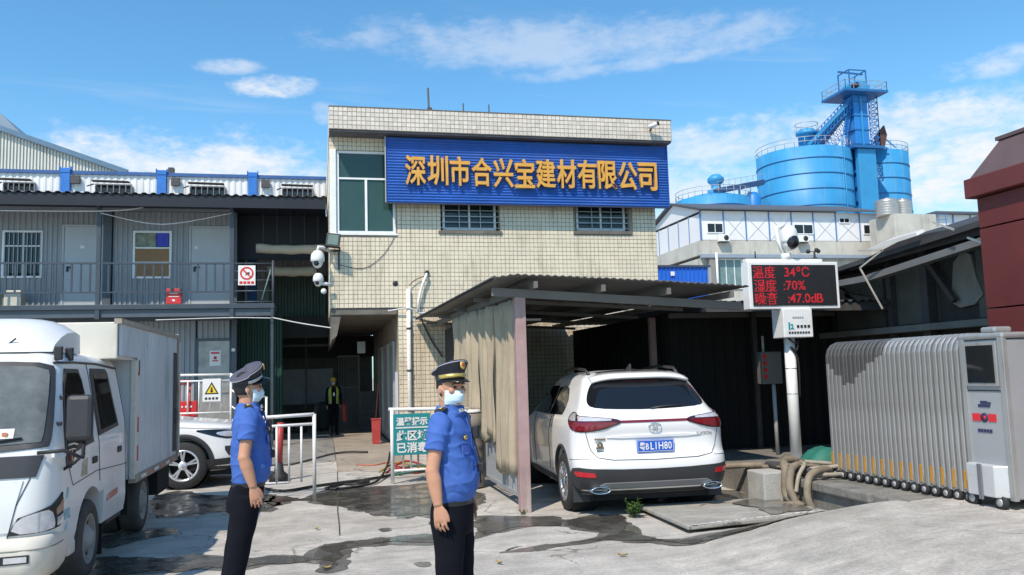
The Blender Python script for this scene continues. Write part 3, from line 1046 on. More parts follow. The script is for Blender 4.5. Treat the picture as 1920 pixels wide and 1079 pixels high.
# air conditioner and a heap by it, on the deck
acu = thing('air_conditioner', 'old cream air conditioner unit standing on the gallery floor', 'air conditioner', (-6.75, 20.5, 3.42))
B('housing', M('old_cream', (0.55, 0.53, 0.46), 0.6, var=0.2), acu, (-6.85, -6.5, 20.4, 20.75, 3.43, 3.80), bevel=0.02)
B('grille', M('olive_grille', (0.16, 0.17, 0.13), 0.7), acu, (-7.4, -6.86, 20.42, 20.75, 3.43, 3.74))

# sagging cables
CABW = M('pale_cable', (0.55, 0.55, 0.55), 0.6)
CABB = M('black_cable', (0.015, 0.015, 0.016), 0.55)


def cable(name, pts, r, mat, label, cat='cable', sag=0.0, group=None, n=6, steps=8):
    P_ = [Vector(p) for p in pts]
    out = []
    for i in range(len(P_) - 1):
        p0, p1, p2, p3 = P_[max(i - 1, 0)], P_[i], P_[i + 1], P_[min(i + 2, len(P_) - 1)]
        for k in range(steps):
            t = k / steps
            q = 0.5 * ((2 * p1) + (p2 - p0) * t + (2 * p0 - 5 * p1 + 4 * p2 - p3) * t * t + (3 * p1 - p0 - 3 * p2 + p3) * t ** 3)
            q.z -= sag * 4 * t * (1 - t)
            out.append(q)
    out.append(P_[-1])
    mb = MB()
    mb.tube(out, r, n)
    o = mb.build(name, mat)
    return tag(o, label, cat, group)


cable('cable', [(-8.5, 19.94, 5.50), (-4.9, 19.94, 5.52), (-3.9, 19.94, 5.62)], 0.016, CABW, 'pale cable running level below the awning, left of the post')
cable('cable', [(-4.8, 19.95, 5.48), (-3.5, 19.95, 5.24), (-2.0, 19.95, 5.52)], 0.011, CABW, 'thin pale cable drooping between the two gallery posts')
cable('cable', [(-1.08, 19.9, 3.08), (-0.45, 18.9, 2.88), (0.21, 18.15, 2.72)], 0.013, CABW, 'thick pale cable slung from the railing post to the tiled building')
cable('cable', [(-3.6, 19.9, 3.06), (-2.0, 19.9, 3.09), (-1.1, 19.9, 3.07)], 0.012, CABW, 'grey cable strung along underneath the gallery deck')

# ------------------------------------------------------------------ second row of white containers behind
bk = thing('white_container_row', 'row of white containers with bright blue corner posts rising behind the awning', 'container', (-4, 24, 0))
for i, (a, c) in enumerate(((-9.05, -6.78), (-6.50, -4.36), (-4.10, -1.97), (-1.72, 0.16))):
    mb = MB()
    ribbed(mb, a, c, 3.0, 7.30, 24.0, 0.16, 0.02)
    mb.build('wall_panel', WHITEC, bk, recalc=False)
B('body', WHITEC, bk, (-9.1, 0.16, 24.03, 30, 3.0, 7.28))
B('roof_rail', M('rail_blue', (0.035, 0.10, 0.27), 0.5, var=0.2), bk, (-9.1, 0.17, 23.93, 24.05, 7.30, 7.39))
for x in (-6.64, -4.23, -1.845):
    p = B('corner_post', BLUEP, bk, (x - .12, x + .12, 23.9, 24.02, 3.0, 7.46), bevel=0.01)
    B('corner_casting', BLUEP, p, (x - .15, x - .125, 23.88, 24.02, 7.40, 7.49), (x + .125, x + .15, 23.88, 24.02, 7.40, 7.49), (x - .12, x + .12, 23.885, 23.898, 7.33, 7.44))
for a, c, dx in ((-8.13, -7.36, 0), (-5.9, -4.98, .1), (-3.5, -2.57, .1), (-1.05, -0.2, .1)):
    w = window(bk, a, c, 6.55, 7.04, 23.9, cols=tuple(a + (c - a) * k / 6 for k in range(1, 6)), fw=0.03, glass=GLASSD, frame=M('bar_grey', (0.18, 0.19, 0.2), 0.6))
    mb = MB()
    mb.beam((a - .02, 23.87, 7.02), (a - dx - .02, 23.6, 6.9), .02, .03)
    mb.beam((a, 23.6, 7.045), (c, 23.6, 7.03), .22, .02)
    mb.build('window_hood', M('hood_grey', (0.07, 0.065, 0.06), 0.7), w)
for x in (-6.39, -3.87, -1.5):
    B('vent_box', IRON, bk, (x - .11, x + .11, 23.86, 23.96, 7.03, 7.24))
B('roof_vent', IRON, bk, (-4.15, -4.0, 24.4, 24.6, 7.28, 7.66))
B('roof_vent', STEELG, bk, (-4.8, -4.62, 24.6, 24.8, 7.28, 7.56))

# far big shed on the left edge
fs = thing('ribbed_shed', 'large pale ribbed factory shed with sloping roof at the left edge', 'building', (-16, 40, 0))
mb = MB()
n = 130
for i in range(n):
    x0, x1 = -26 + (17.3) * i / n, -26 + 17.3 * (i + .5) / n
    x2 = -26 + 17.3 * (i + 1) / n
    top = lambda x: 11.15 + (-8.7 - x) * 0.352
    mb.quad((x0, 40, 0), (x1, 40, 0), (x1, 40, top(x1)), (x0, 40, top(x0)))
    mb.quad((x1, 39.94, 0), (x2, 39.94, 0), (x2, 39.94, top(x2)), (x1, 39.94, top(x1)))
    mb.quad((x1, 40, 0), (x1, 39.94, 0), (x1, 39.94, top(x1)), (x1, 40, top(x1)))
mb.build('gable_wall', M('pale_rib', (0.62, 0.61, 0.56), 0.6, var=0.12, scale=.8), fs, recalc=False)
mb = MB()
mb.beam((-8.5, 39.85, 11.18), (-26, 39.85, 17.35), .25, .22)
mb.build('verge_trim', M('verge_blue', (0.10, 0.18, 0.27), 0.5), fs)
mb = MB()
mb.corrugated((-26, 40.2, 17.5), (0, 26, 0), (17.3, 0, -6.1), 1, 60, (0, 0, .06))
mb.build('roof_sheet', M('roof_blue_grey', (0.20, 0.27, 0.35), 0.5, var=.1), fs, recalc=False)
mb = MB()
mb.prism([(-26, 40.5, 17), (-12.75, 40.5, 12.6), (-13.8, 40.5, 13.75), (-26, 40.5, 24.5)], (0, 20, 0))
mb.build('upper_roof', M('roof_slate', (0.24, 0.31, 0.38), 0.5, var=.1), fs)

# ================================================================== THE DARK PASSAGE
sh = thing('dark_shed', 'dark open shed behind the gallery closing the passage between the two houses', 'shed', (-1, 24, 0))
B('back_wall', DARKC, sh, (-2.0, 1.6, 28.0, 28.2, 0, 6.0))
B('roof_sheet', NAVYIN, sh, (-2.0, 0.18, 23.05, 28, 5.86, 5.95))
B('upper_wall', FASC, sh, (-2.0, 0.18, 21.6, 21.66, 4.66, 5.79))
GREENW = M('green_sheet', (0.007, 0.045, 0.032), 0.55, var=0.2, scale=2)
mb = MB()
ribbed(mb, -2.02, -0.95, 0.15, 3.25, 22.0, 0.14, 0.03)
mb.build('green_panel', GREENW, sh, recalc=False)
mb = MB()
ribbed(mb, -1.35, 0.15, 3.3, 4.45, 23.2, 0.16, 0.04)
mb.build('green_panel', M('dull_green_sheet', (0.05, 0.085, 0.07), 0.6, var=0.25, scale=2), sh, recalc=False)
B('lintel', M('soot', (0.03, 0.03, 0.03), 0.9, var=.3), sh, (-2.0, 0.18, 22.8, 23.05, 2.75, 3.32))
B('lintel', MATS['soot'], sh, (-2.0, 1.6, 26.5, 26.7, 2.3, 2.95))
LOWW = M('grey_white_board', (0.30, 0.31, 0.33), 0.7, var=0.25, scale=2, dirt=(0.1, 0.1, 0.1), dirt_amt=.5)
B('lower_board', LOWW, sh, (-1.35, 0.35, 26.0, 26.06, 0.9, 1.95))
B('wall_patch', DARKC, sh, (-2.0, 1.6, 27.2, 27.3, 0.15, 2.9))
B('beam', IRON, sh, (-1.95, 0.2, 24.0, 24.08, 2.55, 2.62), (-0.45, -0.40, 25.0, 25.06, 0.15, 3.0), (-1.2, 0.3, 25.9, 25.95, 2.02, 2.06))
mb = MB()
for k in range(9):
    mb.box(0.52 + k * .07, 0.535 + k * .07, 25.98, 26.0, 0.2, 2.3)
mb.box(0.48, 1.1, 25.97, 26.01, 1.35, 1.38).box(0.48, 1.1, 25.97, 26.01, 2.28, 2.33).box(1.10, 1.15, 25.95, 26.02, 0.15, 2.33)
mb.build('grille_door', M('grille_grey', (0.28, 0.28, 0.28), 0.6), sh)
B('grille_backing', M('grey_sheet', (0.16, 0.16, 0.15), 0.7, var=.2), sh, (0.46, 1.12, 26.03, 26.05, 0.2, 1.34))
B('fuse_box', STEELG, sh, (0.92, 1.12, 22.0, 22.15, 2.28, 2.58))
# rolled blinds
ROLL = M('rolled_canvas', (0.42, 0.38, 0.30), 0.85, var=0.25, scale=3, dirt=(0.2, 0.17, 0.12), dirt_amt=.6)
for (x0, x1, y, z, r, lab) in ((-1.50, 0.10, 20.6, 4.80, 0.11, 'dusty beige rolled canvas blind slung under the awning, upper of two'), (-1.30, -0.1, 21.7, 4.40, 0.12, 'dim rolled canvas blind hanging in the shade, lower of two')):
    mb = MB()
    pts, rr = [], []
    for k in range(13):
        f = k / 12
        pts.append((x0 + (x1 - x0) * f, y, z - .03 * math.sin(PI * f) + .008 * math.sin(f * 21)))
        rr.append(r * (1 + .05 * math.sin(f * 17)))
    mb.tube(pts, rr, 14)
    t = thing('rolled_blind', lab, 'blind', ((x0 + x1) / 2, y, z))
    mb.build('roll', ROLL, t)
    for k in range(5):
        xx = x0 + (x1 - x0) * (k + .5) / 5
        mb = MB()
        mb.cyl((xx, y, z + r * .8), (xx, y, 5.8 if y < 21 else 4.66), .008, n=6)
        mb.build('hanger', IRON, t)
# potted plant in the shade and clutter
LEAFD = M('dark_leaf', (0.02, 0.045, 0.018), 0.5, var=.3)
pl = thing('palm_plant', 'dark spiky pot plant in the shade beside the worker', 'plant', (-0.55, 24.6, 0.15))
mb = MB()
mb.lathe([(.12, .15), (.17, .42), (.15, .42), (.14, .40)], (-0.55, 24.6, 0), n=14, caps=True)
mb.build('pot', IRON, pl)
mb = MB()
for k in range(40):
    a, e_, ln = rnd.uniform(0, 2 * PI), rnd.uniform(.3, 1.3), rnd.uniform(.35, .7)
    d = Vector((math.cos(a) * math.cos(e_), math.sin(a) * math.cos(e_), math.sin(e_)))
    b0 = Vector((-.55, 24.6, .42))
    s_ = d.cross(Vector((0, 0, 1))).normalized() * .035
    m1 = b0 + d * ln * .6
    tip = b0 + d * ln - Vector((0, 0, .15 * ln))
    mb.add([b0, m1 - s_, tip, m1 + s_], [(0, 1, 2), (0, 2, 3)])
mb.build('foliage', LEAFD, pl, recalc=False)
for (x, y, w, hh, col, lab) in ((-1.0, 25.0, .28, .55, (0.06, .06, .06), 'dark crate standing in the passage below the pale board'), (0.05, 25.3, .25, .8, (.05, .05, .045), 'dark drum beside the spiky plant in the passage'), (1.28, 24.4, .22, 1.1, (.1, .1, .095), 'dim steel cabinet against the passage wall')):
    t = thing('passage_crate' if w > .26 else 'storage_drum' if x < 1 else 'steel_cabinet', lab, 'crate' if w > .26 else 'drum' if x < 1 else 'cabinet', (x, y, .15))
    mt = M('dim_%d' % int(x * 100), col, .7, var=.3)
    if x == 0.05:
        mb = MB()
        mb.lathe([(.001, .16), (.24, .16), (.25, .35), (.24, .37), (.25, .39), (.25, .6), (.24, .62), (.25, .64), (.24, .95), (.001, .95)], (x, y, 0), n=18)
        mb.build('body', mt, t)
        B('lid', IRON, t, (x - .08, x + .08, y - .02, y + .02, .955, .98))
    else:
        B('body', mt, t, (x - w, x + w, y - w, y + w, .16, .16 + hh), bevel=.02)
        B('panel_front', IRON, t, (x - w * .8, x + w * .8, y - w - .01, y - w - .002, .25, .16 + hh * .45), (x - w * .8, x + w * .8, y - w - .01, y - w - .002, .16 + hh * .52, .1 + hh))
# red bucket with its long handled broom
rb = thing('red_bin', 'narrow red bin standing at the corner of the passage', 'bin', (1.2, 19.2, .16))
mb = MB()
mb.loft([[(1.2 + sx * w, 19.2 + sy * w, z) for sx, sy in ((-1, -1), (1, -1), (1, 1), (-1, 1))] for w, z in ((.085, .165), (.10, .70), (.112, .70), (.112, .73), (.09, .73), (.08, .3))], smooth=False)
mb.build('body', M('faded_red', (0.42, 0.05, 0.045), .5, var=.2, scale=5), rb, bevel=.006)
mb = MB()
mb.cyl((1.16, 19.2, .3), (1.27, 19.3, 1.55), .012, n=8)
br = mb.build('broom_stick', M('red_stick', (.35, .06, .05), .6))
tag(br, 'thin red broom stick standing in the red bin', 'broom')
# fire extinguisher by the worker
# stairs with white railing up to the steel door
st = thing('stair_railing', 'white pipe railing round the small stair landing by the steel door', 'railing', (-2.5, 19.6, .6))
for nm, a, c, r in [('top_rail', (-3.4, 19.6, 1.82), (-1.96, 19.6, 1.80), .026), ('mid_rail', (-3.4, 19.6, 1.68), (-1.96, 19.6, 1.67), .02), ('low_rail', (-3.4, 19.6, .98), (-1.96, 19.6, .97), .02),
                    ('post', (-1.96, 19.6, .45), (-1.96, 19.6, 1.83), .026), ('slope_rail', (-1.95, 19.6, 1.80), (-1.2, 19.6, 1.26), .022), ('slope_rail', (-1.95, 19.6, 1.46), (-1.2, 19.6, .92), .02), ('slope_rail', (-1.95, 19.6, 1.10), (-1.2, 19.6, .56), .018), ('post', (-1.2, 19.6, 0), (-1.2, 19.6, 1.28), .026)]:
    mb = MB()
    mb.cyl(a, c, r, n=8)
    mb.build(nm, WHITEP, st)
for k in range(5):
    x = -3.1 + k * .235
    mb = MB()
    mb.cyl((x, 19.6, .98), (x, 19.6, 1.68), .016, n=8)
    mb.build('bar', WHITEP, st)
ld = MB()
ld.box(-4.2, -1.95, 19.55, 20.9, 0, .48)
for k in range(3):
    ld.box(-1.95 + k * .27, -1.68 + k * .27, 19.55, 20.7, 0, .36 - k * .12)
ld.build('stair_landing', DARKC, kind='structure')
wsn = thing('warning_sign', 'white card with yellow warning triangle wired to the white stair railing', 'sign', (-2.36, 19.55, 1.23))
B('board', PAPER, wsn, (-2.55, -2.17, 19.555, 19.563, 1.22, 1.72))
mb = MB()
mb.prism([(-2.51, 19.553, 1.38), (-2.21, 19.553, 1.38), (-2.36, 19.553, 1.65)], (0, -.002, 0))
mb.build('triangle_border', INK, wsn)
mb = MB()
mb.prism([(-2.465, 19.550, 1.405), (-2.255, 19.550, 1.405), (-2.36, 19.550, 1.595)], (0, -.002, 0))
mb.build('triangle', M('warning_yellow', (0.80, 0.55, 0.02), .5), wsn)
B('pictogram', INK, wsn, (-2.385, -2.335, 19.545, 19.547, 1.42, 1.48), (-2.375, -2.345, 19.545, 19.547, 1.485, 1.53))
B('printed_marks', INK, wsn, *[(-2.50 + k * .075, -2.45 + k * .075, 19.551, 19.553, 1.26, 1.31) for k in range(4)])
rk = thing('fire_point_rack', 'red frame rack with a red fire box behind the white railing', 'rack', (-2.95, 19.75, .5))
for a, c in (((-3.05, 19.75, .5), (-3.05, 19.75, 1.70)), ((-2.84, 19.75, .5), (-2.84, 19.75, 1.70)), ((-3.05, 19.75, 1.69), (-2.84, 19.75, 1.69)), ((-3.05, 19.75, 1.62), (-2.84, 19.75, 1.62))):
    mb = MB()
    mb.cyl(a, c, .018, n=8)
    mb.build('frame', REDM, rk)
B('fire_box', REDM, rk, (-3.1, -2.68, 19.66, 19.84, .82, 1.24), bevel=.01)
B('printed_marks', PAPER, rk, (-3.0, -2.97, 19.652, 19.658, 1.1, 1.14), (-2.92, -2.88, 19.652, 19.658, 1.1, 1.14), (-2.82, -2.78, 19.652, 19.658, 1.1, 1.14))

# wall fittings of the tiled building -------------------------------------
fl = thing('floodlight', 'black floodlight with pale lens bracketed to the corner of the tiled wall', 'light', (0.25, 17.9, 4.5))
mb = MB()
c0 = Vector((0.26, 17.72, 4.53))
ax, az_ = Vector((.97, -.1, -.12)).normalized(), Vector((.12, .28, .95)).normalized()
ay = az_.cross(ax).normalized()


def obox(mb, c, hx, hy, hz):
    vs = [c + ax * sx * hx + ay * sy * hy + az_ * sz * hz for sx, sy, sz in ((-1, -1, -1), (1, -1, -1), (1, 1, -1), (-1, 1, -1), (-1, -1, 1), (1, -1, 1), (1, 1, 1), (-1, 1, 1))]
    mb.add(vs, [(0, 3, 2, 1), (4, 5, 6, 7), (0, 1, 5, 4), (1, 2, 6, 5), (2, 3, 7, 6), (3, 0, 4, 7)])


obox(mb, c0, .145, .045, .155)
mb.build('housing', INK, fl, bevel=.012)
mb = MB()
obox(mb, c0 - ay * .047 if ay.y > 0 else c0 + ay * .047, .105, .004, .115)
mb.build('lens', M('flood_lens', (.14, .19, .165), .12, var=.2), fl)
B('bracket', IRON, fl, (.10, .13, 17.72, 18.0, 4.36, 4.40), (.38, .41, 17.72, 18.0, 4.36, 4.40), (.1, .41, 17.95, 17.99, 4.33, 4.38))
B('drip_stain_bracket', IRON, fl, (.36, .40, 17.97, 17.985, 3.95, 4.33))
CAMW = M('camera_white', (.72, .72, .70), .35, var=.06)


def dome_camera(t, c, s):
    mb = MB()
    mb.lathe([(.001, .16), (.06, .155), (.105, .10), (.115, .03), (.115, -.02), (.105, -.03), (.001, -.03)], c, n=20)
    mb.v = [((p[0] - c[0]) * s + c[0], (p[1] - c[1]) * s + c[1], (p[2] - c[2]) * s + c[2]) for p in mb.v]
    mb.build('housing', CAMW, t)
    mb = MB()
    mb.ball((c[0], c[1], c[2] - .04 * s), (.085 * s, .085 * s, .10 * s), 18, 10)
    mb.build('dome', CAMW, t)
    mb = MB()
    mb.ball((c[0] - .02 * s, c[1] - .055 * s, c[2] - .06 * s), (.05 * s, .045 * s, .05 * s), 12, 8)
    mb.build('lens', GLASSD, t)


pc = thing('dome_camera', 'white dome camera on a bent arm below the floodlight', 'camera', (.2, 17.8, 4.3), 'dome cameras on the building corner')
dome_camera(pc, (-.06, 17.8, 4.13), 1.25)
mb = MB()
mb.tube([(.2, 17.95, 4.33), (.05, 17.82, 4.40), (-.04, 17.8, 4.41), (-.06, 17.8, 4.32)], .035, 10)
mb.build('arm', CAMW, pc)
pc = thing('dome_camera', 'grey white camera on a short arm, lower one at the building corner', 'camera', (.2, 17.8, 3.65), 'dome cameras on the building corner')
dome_camera(pc, (-.05, 17.8, 3.70), .95)
mb = MB()
mb.cyl((.2, 17.85, 3.62), (-.03, 17.8, 3.64), .035, n=10)
mb.ball((.06, 17.8, 3.47), .06, 10, 6)
mb.build('arm', CAMW, pc)
bc = thing('bullet_camera', 'small white bullet camera at the right end of the tiled parapet', 'camera', (7.45, 17.49, 7.1))
mb = MB()
mb.cyl((7.32, 17.38, 7.15), (7.50, 17.30, 7.22), .05, n=12)
mb.build('housing', CAMW, bc)
mb = MB()
mb.cyl((7.50, 17.299, 7.2205), (7.54, 17.28, 7.236), .052, n=12)
mb.cyl((7.40, 17.49, 7.10), (7.40, 17.35, 7.16), .02, n=8)
mb.build('lens_hood', INK, bc)
dp = thing('drain_pipe', 'white plastic drain pipe running down the tiled corner', 'pipe', (1.84, 17.9, 0))
mb = MB()
mb.cyl((1.84, 17.93, 0), (1.84, 17.93, 3.52), .045, n=12)
mb.build('pipe', WHITEP, dp)
for z in (.9, 1.75, 2.65):
    mb = MB()
    mb.cyl((1.84, 17.93, z), (1.84, 17.93, z + .04), .056, n=12)
    mb.build('clip', IRON, dp)
dp = thing('drain_pipe', 'slim white pipe slanting from the wall hole to the carport roof', 'pipe', (2.2, 17.9, 3.0))
mb = MB()
mb.tube([(2.25, 18.0, 3.86), (2.24, 17.9, 3.84), (2.14, 17.9, 3.6), (2.06, 17.9, 3.3), (2.04, 17.9, 3.02)], .028, 10)
mb.build('pipe', WHITEP, dp)
mb = MB()
mb.cyl((2.26, 17.995, 3.88), (2.26, 17.95, 3.88), .05, n=10)
mb.build('wall_collar', INK, dp)
cable('cable', [(2.24, 17.94, 3.82), (2.0, 17.94, 3.72), (1.86, 17.93, 3.6)], .01, CABB, 'black wire from the wall hole to the top of the drain pipe')
cable('cable', [(1.4, 17.93, 3.05), (1.85, 17.88, 3.1), (2.05, 17.9, 3.0), (2.3, 17.86, 3.0)], .018, CABW, 'pale wire loop tied round the drain pipe below the windows')
cable('cable', [(2.1, 17.95, 2.9), (2.3, 17.95, 2.45), (2.55, 17.95, 2.05)], .018, IRON, 'brown wire sloping down the tiles beside the carport curtain')
cable('cable', [(.4, 17.98, 4.05), (.9, 17.98, 3.98), (1.3, 17.98, 4.25), (1.57, 17.98, 4.66)], .006, CABB, 'thin black wire sagging across the tiles below the corner window')
B2 = MB()
B2.ball((1.57, 17.99, 3.65), (.06, .03, .06), 10, 6)
tag(B2.build('wall_hole_cap', INK), 'small black cap over a hole in the tiled wall', 'cap')

# ================================================================== FAR RIGHT: PREFAB BLOCK AND BLUE SILOS
PANELW = M('prefab_white', (0.74, 0.73, 0.74), 0.6, var=0.06, scale=.5, dirt=(.5, .5, .5), dirt_amt=.3, dirt_scale=.8, dirt_stretch=(2, 2, .4))
FRAMEB = M('prefab_blue_frame', (0.10, 0.20, 0.40), 0.5)
CONCF = M('stained_concrete', (0.50, 0.48, 0.43), .85, var=.18, scale=.6, dirt=(.22, .21, .18), dirt_amt=.7, dirt_scale=.7, dirt_stretch=(1.5, 1.5, .3))
pf = thing('prefab_block', 'white panel prefab block with blue frames on a concrete storey below the silos', 'building', (36, 58, 0))
XS = [28.32, 30.23, 32.1, 34.09, 36.03, 37.95, 39.95, 42.1, 44.1]
for a, c in zip(XS, XS[1:]):
    p = B('wall_panel', PANELW, pf, (a + .05, c - .05, 58.0, 58.08, 11.36, 13.62))
    mb = MB()
    if a > 30 and not (35.5 < a < 36.5) and not a > 42:
        mb.beam((a + .15, 57.985, 11.45), (c - .15, 57.985, 13.1), .012, .05, (0, 1, 0))
        mb.beam((c - .15, 57.985, 11.45), (a + .15, 57.985, 13.1), .012, .05, (0, 1, 0))
        mb.build('cross_brace', M('brace_grey', (.5, .52, .55), .6), p)
for x in XS:
    B('frame_post', FRAMEB, pf, (x - .05, x + .05, 57.95, 58.1, 11.36, 13.62))
for k in range(5):
    y = 58.1 + k * 2.0
    B('wall_panel', PANELW, pf, (28.34, 28.42, y + .05, y + 1.95, 11.36, 13.4))
    B('frame_post', FRAMEB, pf, (28.31, 28.45, y - .04, y + .04, 11.36, 13.5))
mb = MB()
mb.prism([(28.36, 58.05, 13.62), (28.36, 68, 13.62), (28.36, 63, 15.0)], (.1, 0, 0))
mb.build('gable', PANELW, pf)
for a, c in (((28.1, 57.6, 13.62), (28.1, 63, 15.12)), ((28.1, 68.6, 13.55), (28.1, 63, 15.12))):
    mb = MB()
    mb.beam(a, c, .12, .14)
    mb.build('verge_trim', IRON, pf)
mb = MB()
mb.prism([(28.05, 57.5, 13.62), (28.05, 63, 15.1), (28.05, 68.6, 13.6), (28.05, 68.6, 13.7), (28.05, 63, 15.22), (28.05, 57.5, 13.74)], (16.1, 0, 0))
mb.build('roof', M('prefab_roof', (.09, .10, .12), .6), pf)
B('concrete_storey', CONCF, pf, (28.3, 44.2, 58.02, 68, 10.25, 11.35))
B('concrete_storey', CONCF, pf, (28.3, 44.2, 58.4, 68, 0, 10.0))
B('floor_beam', M('beam_blue_grey', (.26, .31, .38), .6), pf, (28.3, 44.2, 57.9, 58.35, 9.98, 10.24))
B('pier', M('pier_grey', (.24, .23, .22), .8), pf, (28.9, 29.5, 58.0, 58.38, 0, 9.97))
for x0, x1, z0, z1 in ((28.80, 30.16, 11.88, 12.66), (36.2, 37.9, 11.86, 12.66), (40.25, 41.2, 12.78, 13.22), (42.4, 43.95, 11.9, 12.7)):
    window(pf, x0, x1, z0, z1, 57.93, cols=((x0 + x1) / 2,), fw=.06, glass=GLASSD)
window(pf, 29.65, 31.75, 7.6, 9.95, 58.3, cols=(30.4, 31.1), fw=.08, glass=M('hazy_glass', (.16, .24, .24), .15, var=.3, scale=1))
mb = MB()
mb.cyl((29.42, 57.85, 7), (29.42, 57.85, 10.35), .09, n=10)
mb.build('downpipe', WHITEP, pf)
for x, z, lab in ((30.0, 11.18, 'white air conditioner unit under the left prefab window'), (36.75, 11.18, 'white air conditioner unit under the middle prefab window, behind the camera')):
    t = thing('air_conditioner', lab, 'air conditioner', (x, 57.7, z), 'air conditioners on the prefab block')
    B('housing', WHITEP, t, (x - .42, x + .42, 57.5, 57.9, z, z + .55), bevel=.03)
    mb = MB()
    mb.lathe([(.001, 0), (.2, 0), (.2, .02), (.001, .02)], (x + .14, 57.47, z + .28), 'y', 16)
    mb.build('fan', INK, t)
    B('bracket', IRON, t, (x - .4, x + .4, 57.55, 57.98, z - .06, z - .01))
# concrete stair head with two tanks, right of it
cb = thing('concrete_stairhead', 'pale concrete block carrying two steel water tanks', 'building', (44, 54, 0))
B('wall', CONCF, cb, (42.25, 45.9, 54, 57, 0, 12.82), bevel=.02)
TANK = M('tank_steel', (.46, .43, .40), .35, metal=.6, var=.15, scale=3)
for x, r, lab in ((42.6, .86, 'larger ribbed steel water tank on the concrete block, left of two'), (44.0, .62, 'smaller steel water tank on the concrete block, right of two')):
    t = thing('water_tank', lab, 'tank', (x, 55.2, 12.82), 'steel water tanks')
    mb = MB()
    pr = [(.001, 12.83), (r, 12.83)]
    for k in range(6):
        z = 12.87 + k * .2
        pr += [(r, z), (r * 1.02, z + .04), (r, z + .08)]
    pr += [(r, 14.05), (r * .6, 14.16), (.001, 14.2)]
    mb.lathe(pr, (x, 55.2, 0), n=24)
    mb.build('body', TANK, t)
    mb = MB()
    mb.cyl((x, 55.2, 14.17), (x, 55.2, 14.26), .18, n=12)
    mb.build('lid', TANK, t)
pr_ = thing('prefab_wing', 'low white prefab wing with dark roof edge right of the water tanks', 'building', (54, 62, 0))
B('wall', PANELW, pr_, (53.0, 60, 62, 68, 0, 14.45))
B('roof', M('prefab_roof', (.09, .10, .12), .6), pr_, (52.3, 60, 61.5, 68, 14.46, 14.66))
for x in (54.4, 56.2):
    B('frame_post', FRAMEB, pr_, (x - .05, x + .05, 61.93, 61.99, 10, 14.45))
wr = thing('roof_railing', 'thin blue roof railing beyond the water tanks', 'railing', (48, 60, 14))
B('rail', FRAMEB, wr, (45.9, 52.2, 60, 60.05, 14.0, 14.06))
B('rail', FRAMEB, wr, (45.9, 52.2, 60, 60.05, 13.6, 13.65))
for k in range(6):
    B('post', FRAMEB, wr, (46.2 + k * 1.15, 46.26 + k * 1.15, 60, 60.05, 0 if k in (0, 5) else 13.0, 14.0))
B('deck', CONCF, wr, (45.9, 52.3, 60.06, 62, 12.8, 13.0))

# blue site fence seen over the carport roof
bf = thing('blue_site_fence', 'bright blue ribbed steel fence just right of the tiled building', 'fence', (12, 26, 0))
mb = MB()
mb.corrugated((10.2, 26, 0), (2.65, 0, 0), (0, 0, 5.05), 1, 18, (0, -.04, 0), (0, 0, 1, .2))
mb.build('sheet', M('fence_blue', (.02, .14, .62), .45, var=.12, scale=2), bf, recalc=False)
B('cap', M('cap_dark', (.05, .06, .1), .5), bf, (10.2, 12.95, 25.93, 26.06, 5.052, 5.12))
B('end_post', STEELG, bf, (12.86, 12.96, 25.94, 26.05, 0, 5.05))
B('badge', PAPER, bf, (11.48, 11.62, 25.93, 25.95, 4.76, 4.90))

SILO = M('silo_blue', (.035, .275, .55), .5, var=.16, scale=.35, dirt=(.12, .31, .50), dirt_amt=.8, dirt_scale=1.0, dirt_stretch=(1, 1, .10))
SILOD = M('silo_seam', (.02, .13, .34), .5)
SILOT = M('tower_blue', (.02, .20, .55), .45, var=.12, scale=.5)


def silo(t, x, y, r, z0, z1, seams, dome=.8):
    mb = MB()
    mb.lathe([(r, z0), (r, z1), (r * .55, z1 + dome * .7), (.3, z1 + dome)], (x, y, 0), n=64, caps=True)
    mb.build('shell', SILO, t)
    for z in seams:
        mb = MB()
        mb.lathe([(r, z - .07), (r + .06, z - .05), (r + .06, z + .05), (r, z + .07)], (x, y, 0), n=64)
        mb.build('seam_ring', SILOD, t)
    n = 30
    mb = MB()
    for hgt in (.55, 1.05):
        mb.lathe([(r - .02, z1 + hgt - .025), (r + .03, z1 + hgt - .025), (r + .03, z1 + hgt + .025), (r - .02, z1 + hgt + .025)], (x, y, 0), n=40)
    for k in range(n):
        a = 2 * PI * k / n
        mb.cyl((x + r * math.cos(a), y + r * math.sin(a), z1 - .02), (x + r * math.cos(a), y + r * math.sin(a), z1 + 1.05), .03, n=5)
    mb.build('guard_rail', STEELG, t)


sA = thing('cement_silo', 'largest bright blue ringed silo left of the elevator tower', 'silo', (54.85, 85, 0), 'blue cement silos')
silo(sA, 56.85, 88, 5.5, 10, 26.6, (11.5, 13.6, 15.7, 17.8, 19.7, 21.6, 23.4, 25.2))
mb = MB()
mb.lathe([(1.0, 26.6), (1.0, 28.6), (1.25, 28.7), (1.25, 28.95), (.9, 29.3)], (56.2, 86.0, 0), n=24, caps=True)
mb.build('top_hatch', SILO, sA)
mb = MB()
for k in range(12):
    a = 2 * PI * k / 12
    mb.cyl((56.2 + 1.3 * math.cos(a), 86 + 1.3 * math.sin(a), 28.9), (56.2 + 1.3 * math.cos(a), 86 + 1.3 * math.sin(a), 30.0), .025, n=5)
mb.lathe([(1.28, 29.95), (1.33, 29.95), (1.33, 30.0), (1.28, 30.0)], (56.2, 86, 0), n=24)
mb.build('hatch_rail', STEELG, sA)
mb = MB()
for dx in (-.12, .12):
    mb.cyl((58.6 + dx, 82.75, 10), (58.6 + dx, 82.75, 27.6), .05, n=6)
for k in range(40):
    mb.cyl((58.48, 82.75, 12 + k * .38), (58.72, 82.75, 12 + k * .38), .025, n=5)
mb.build('ladder', SILO, sA)
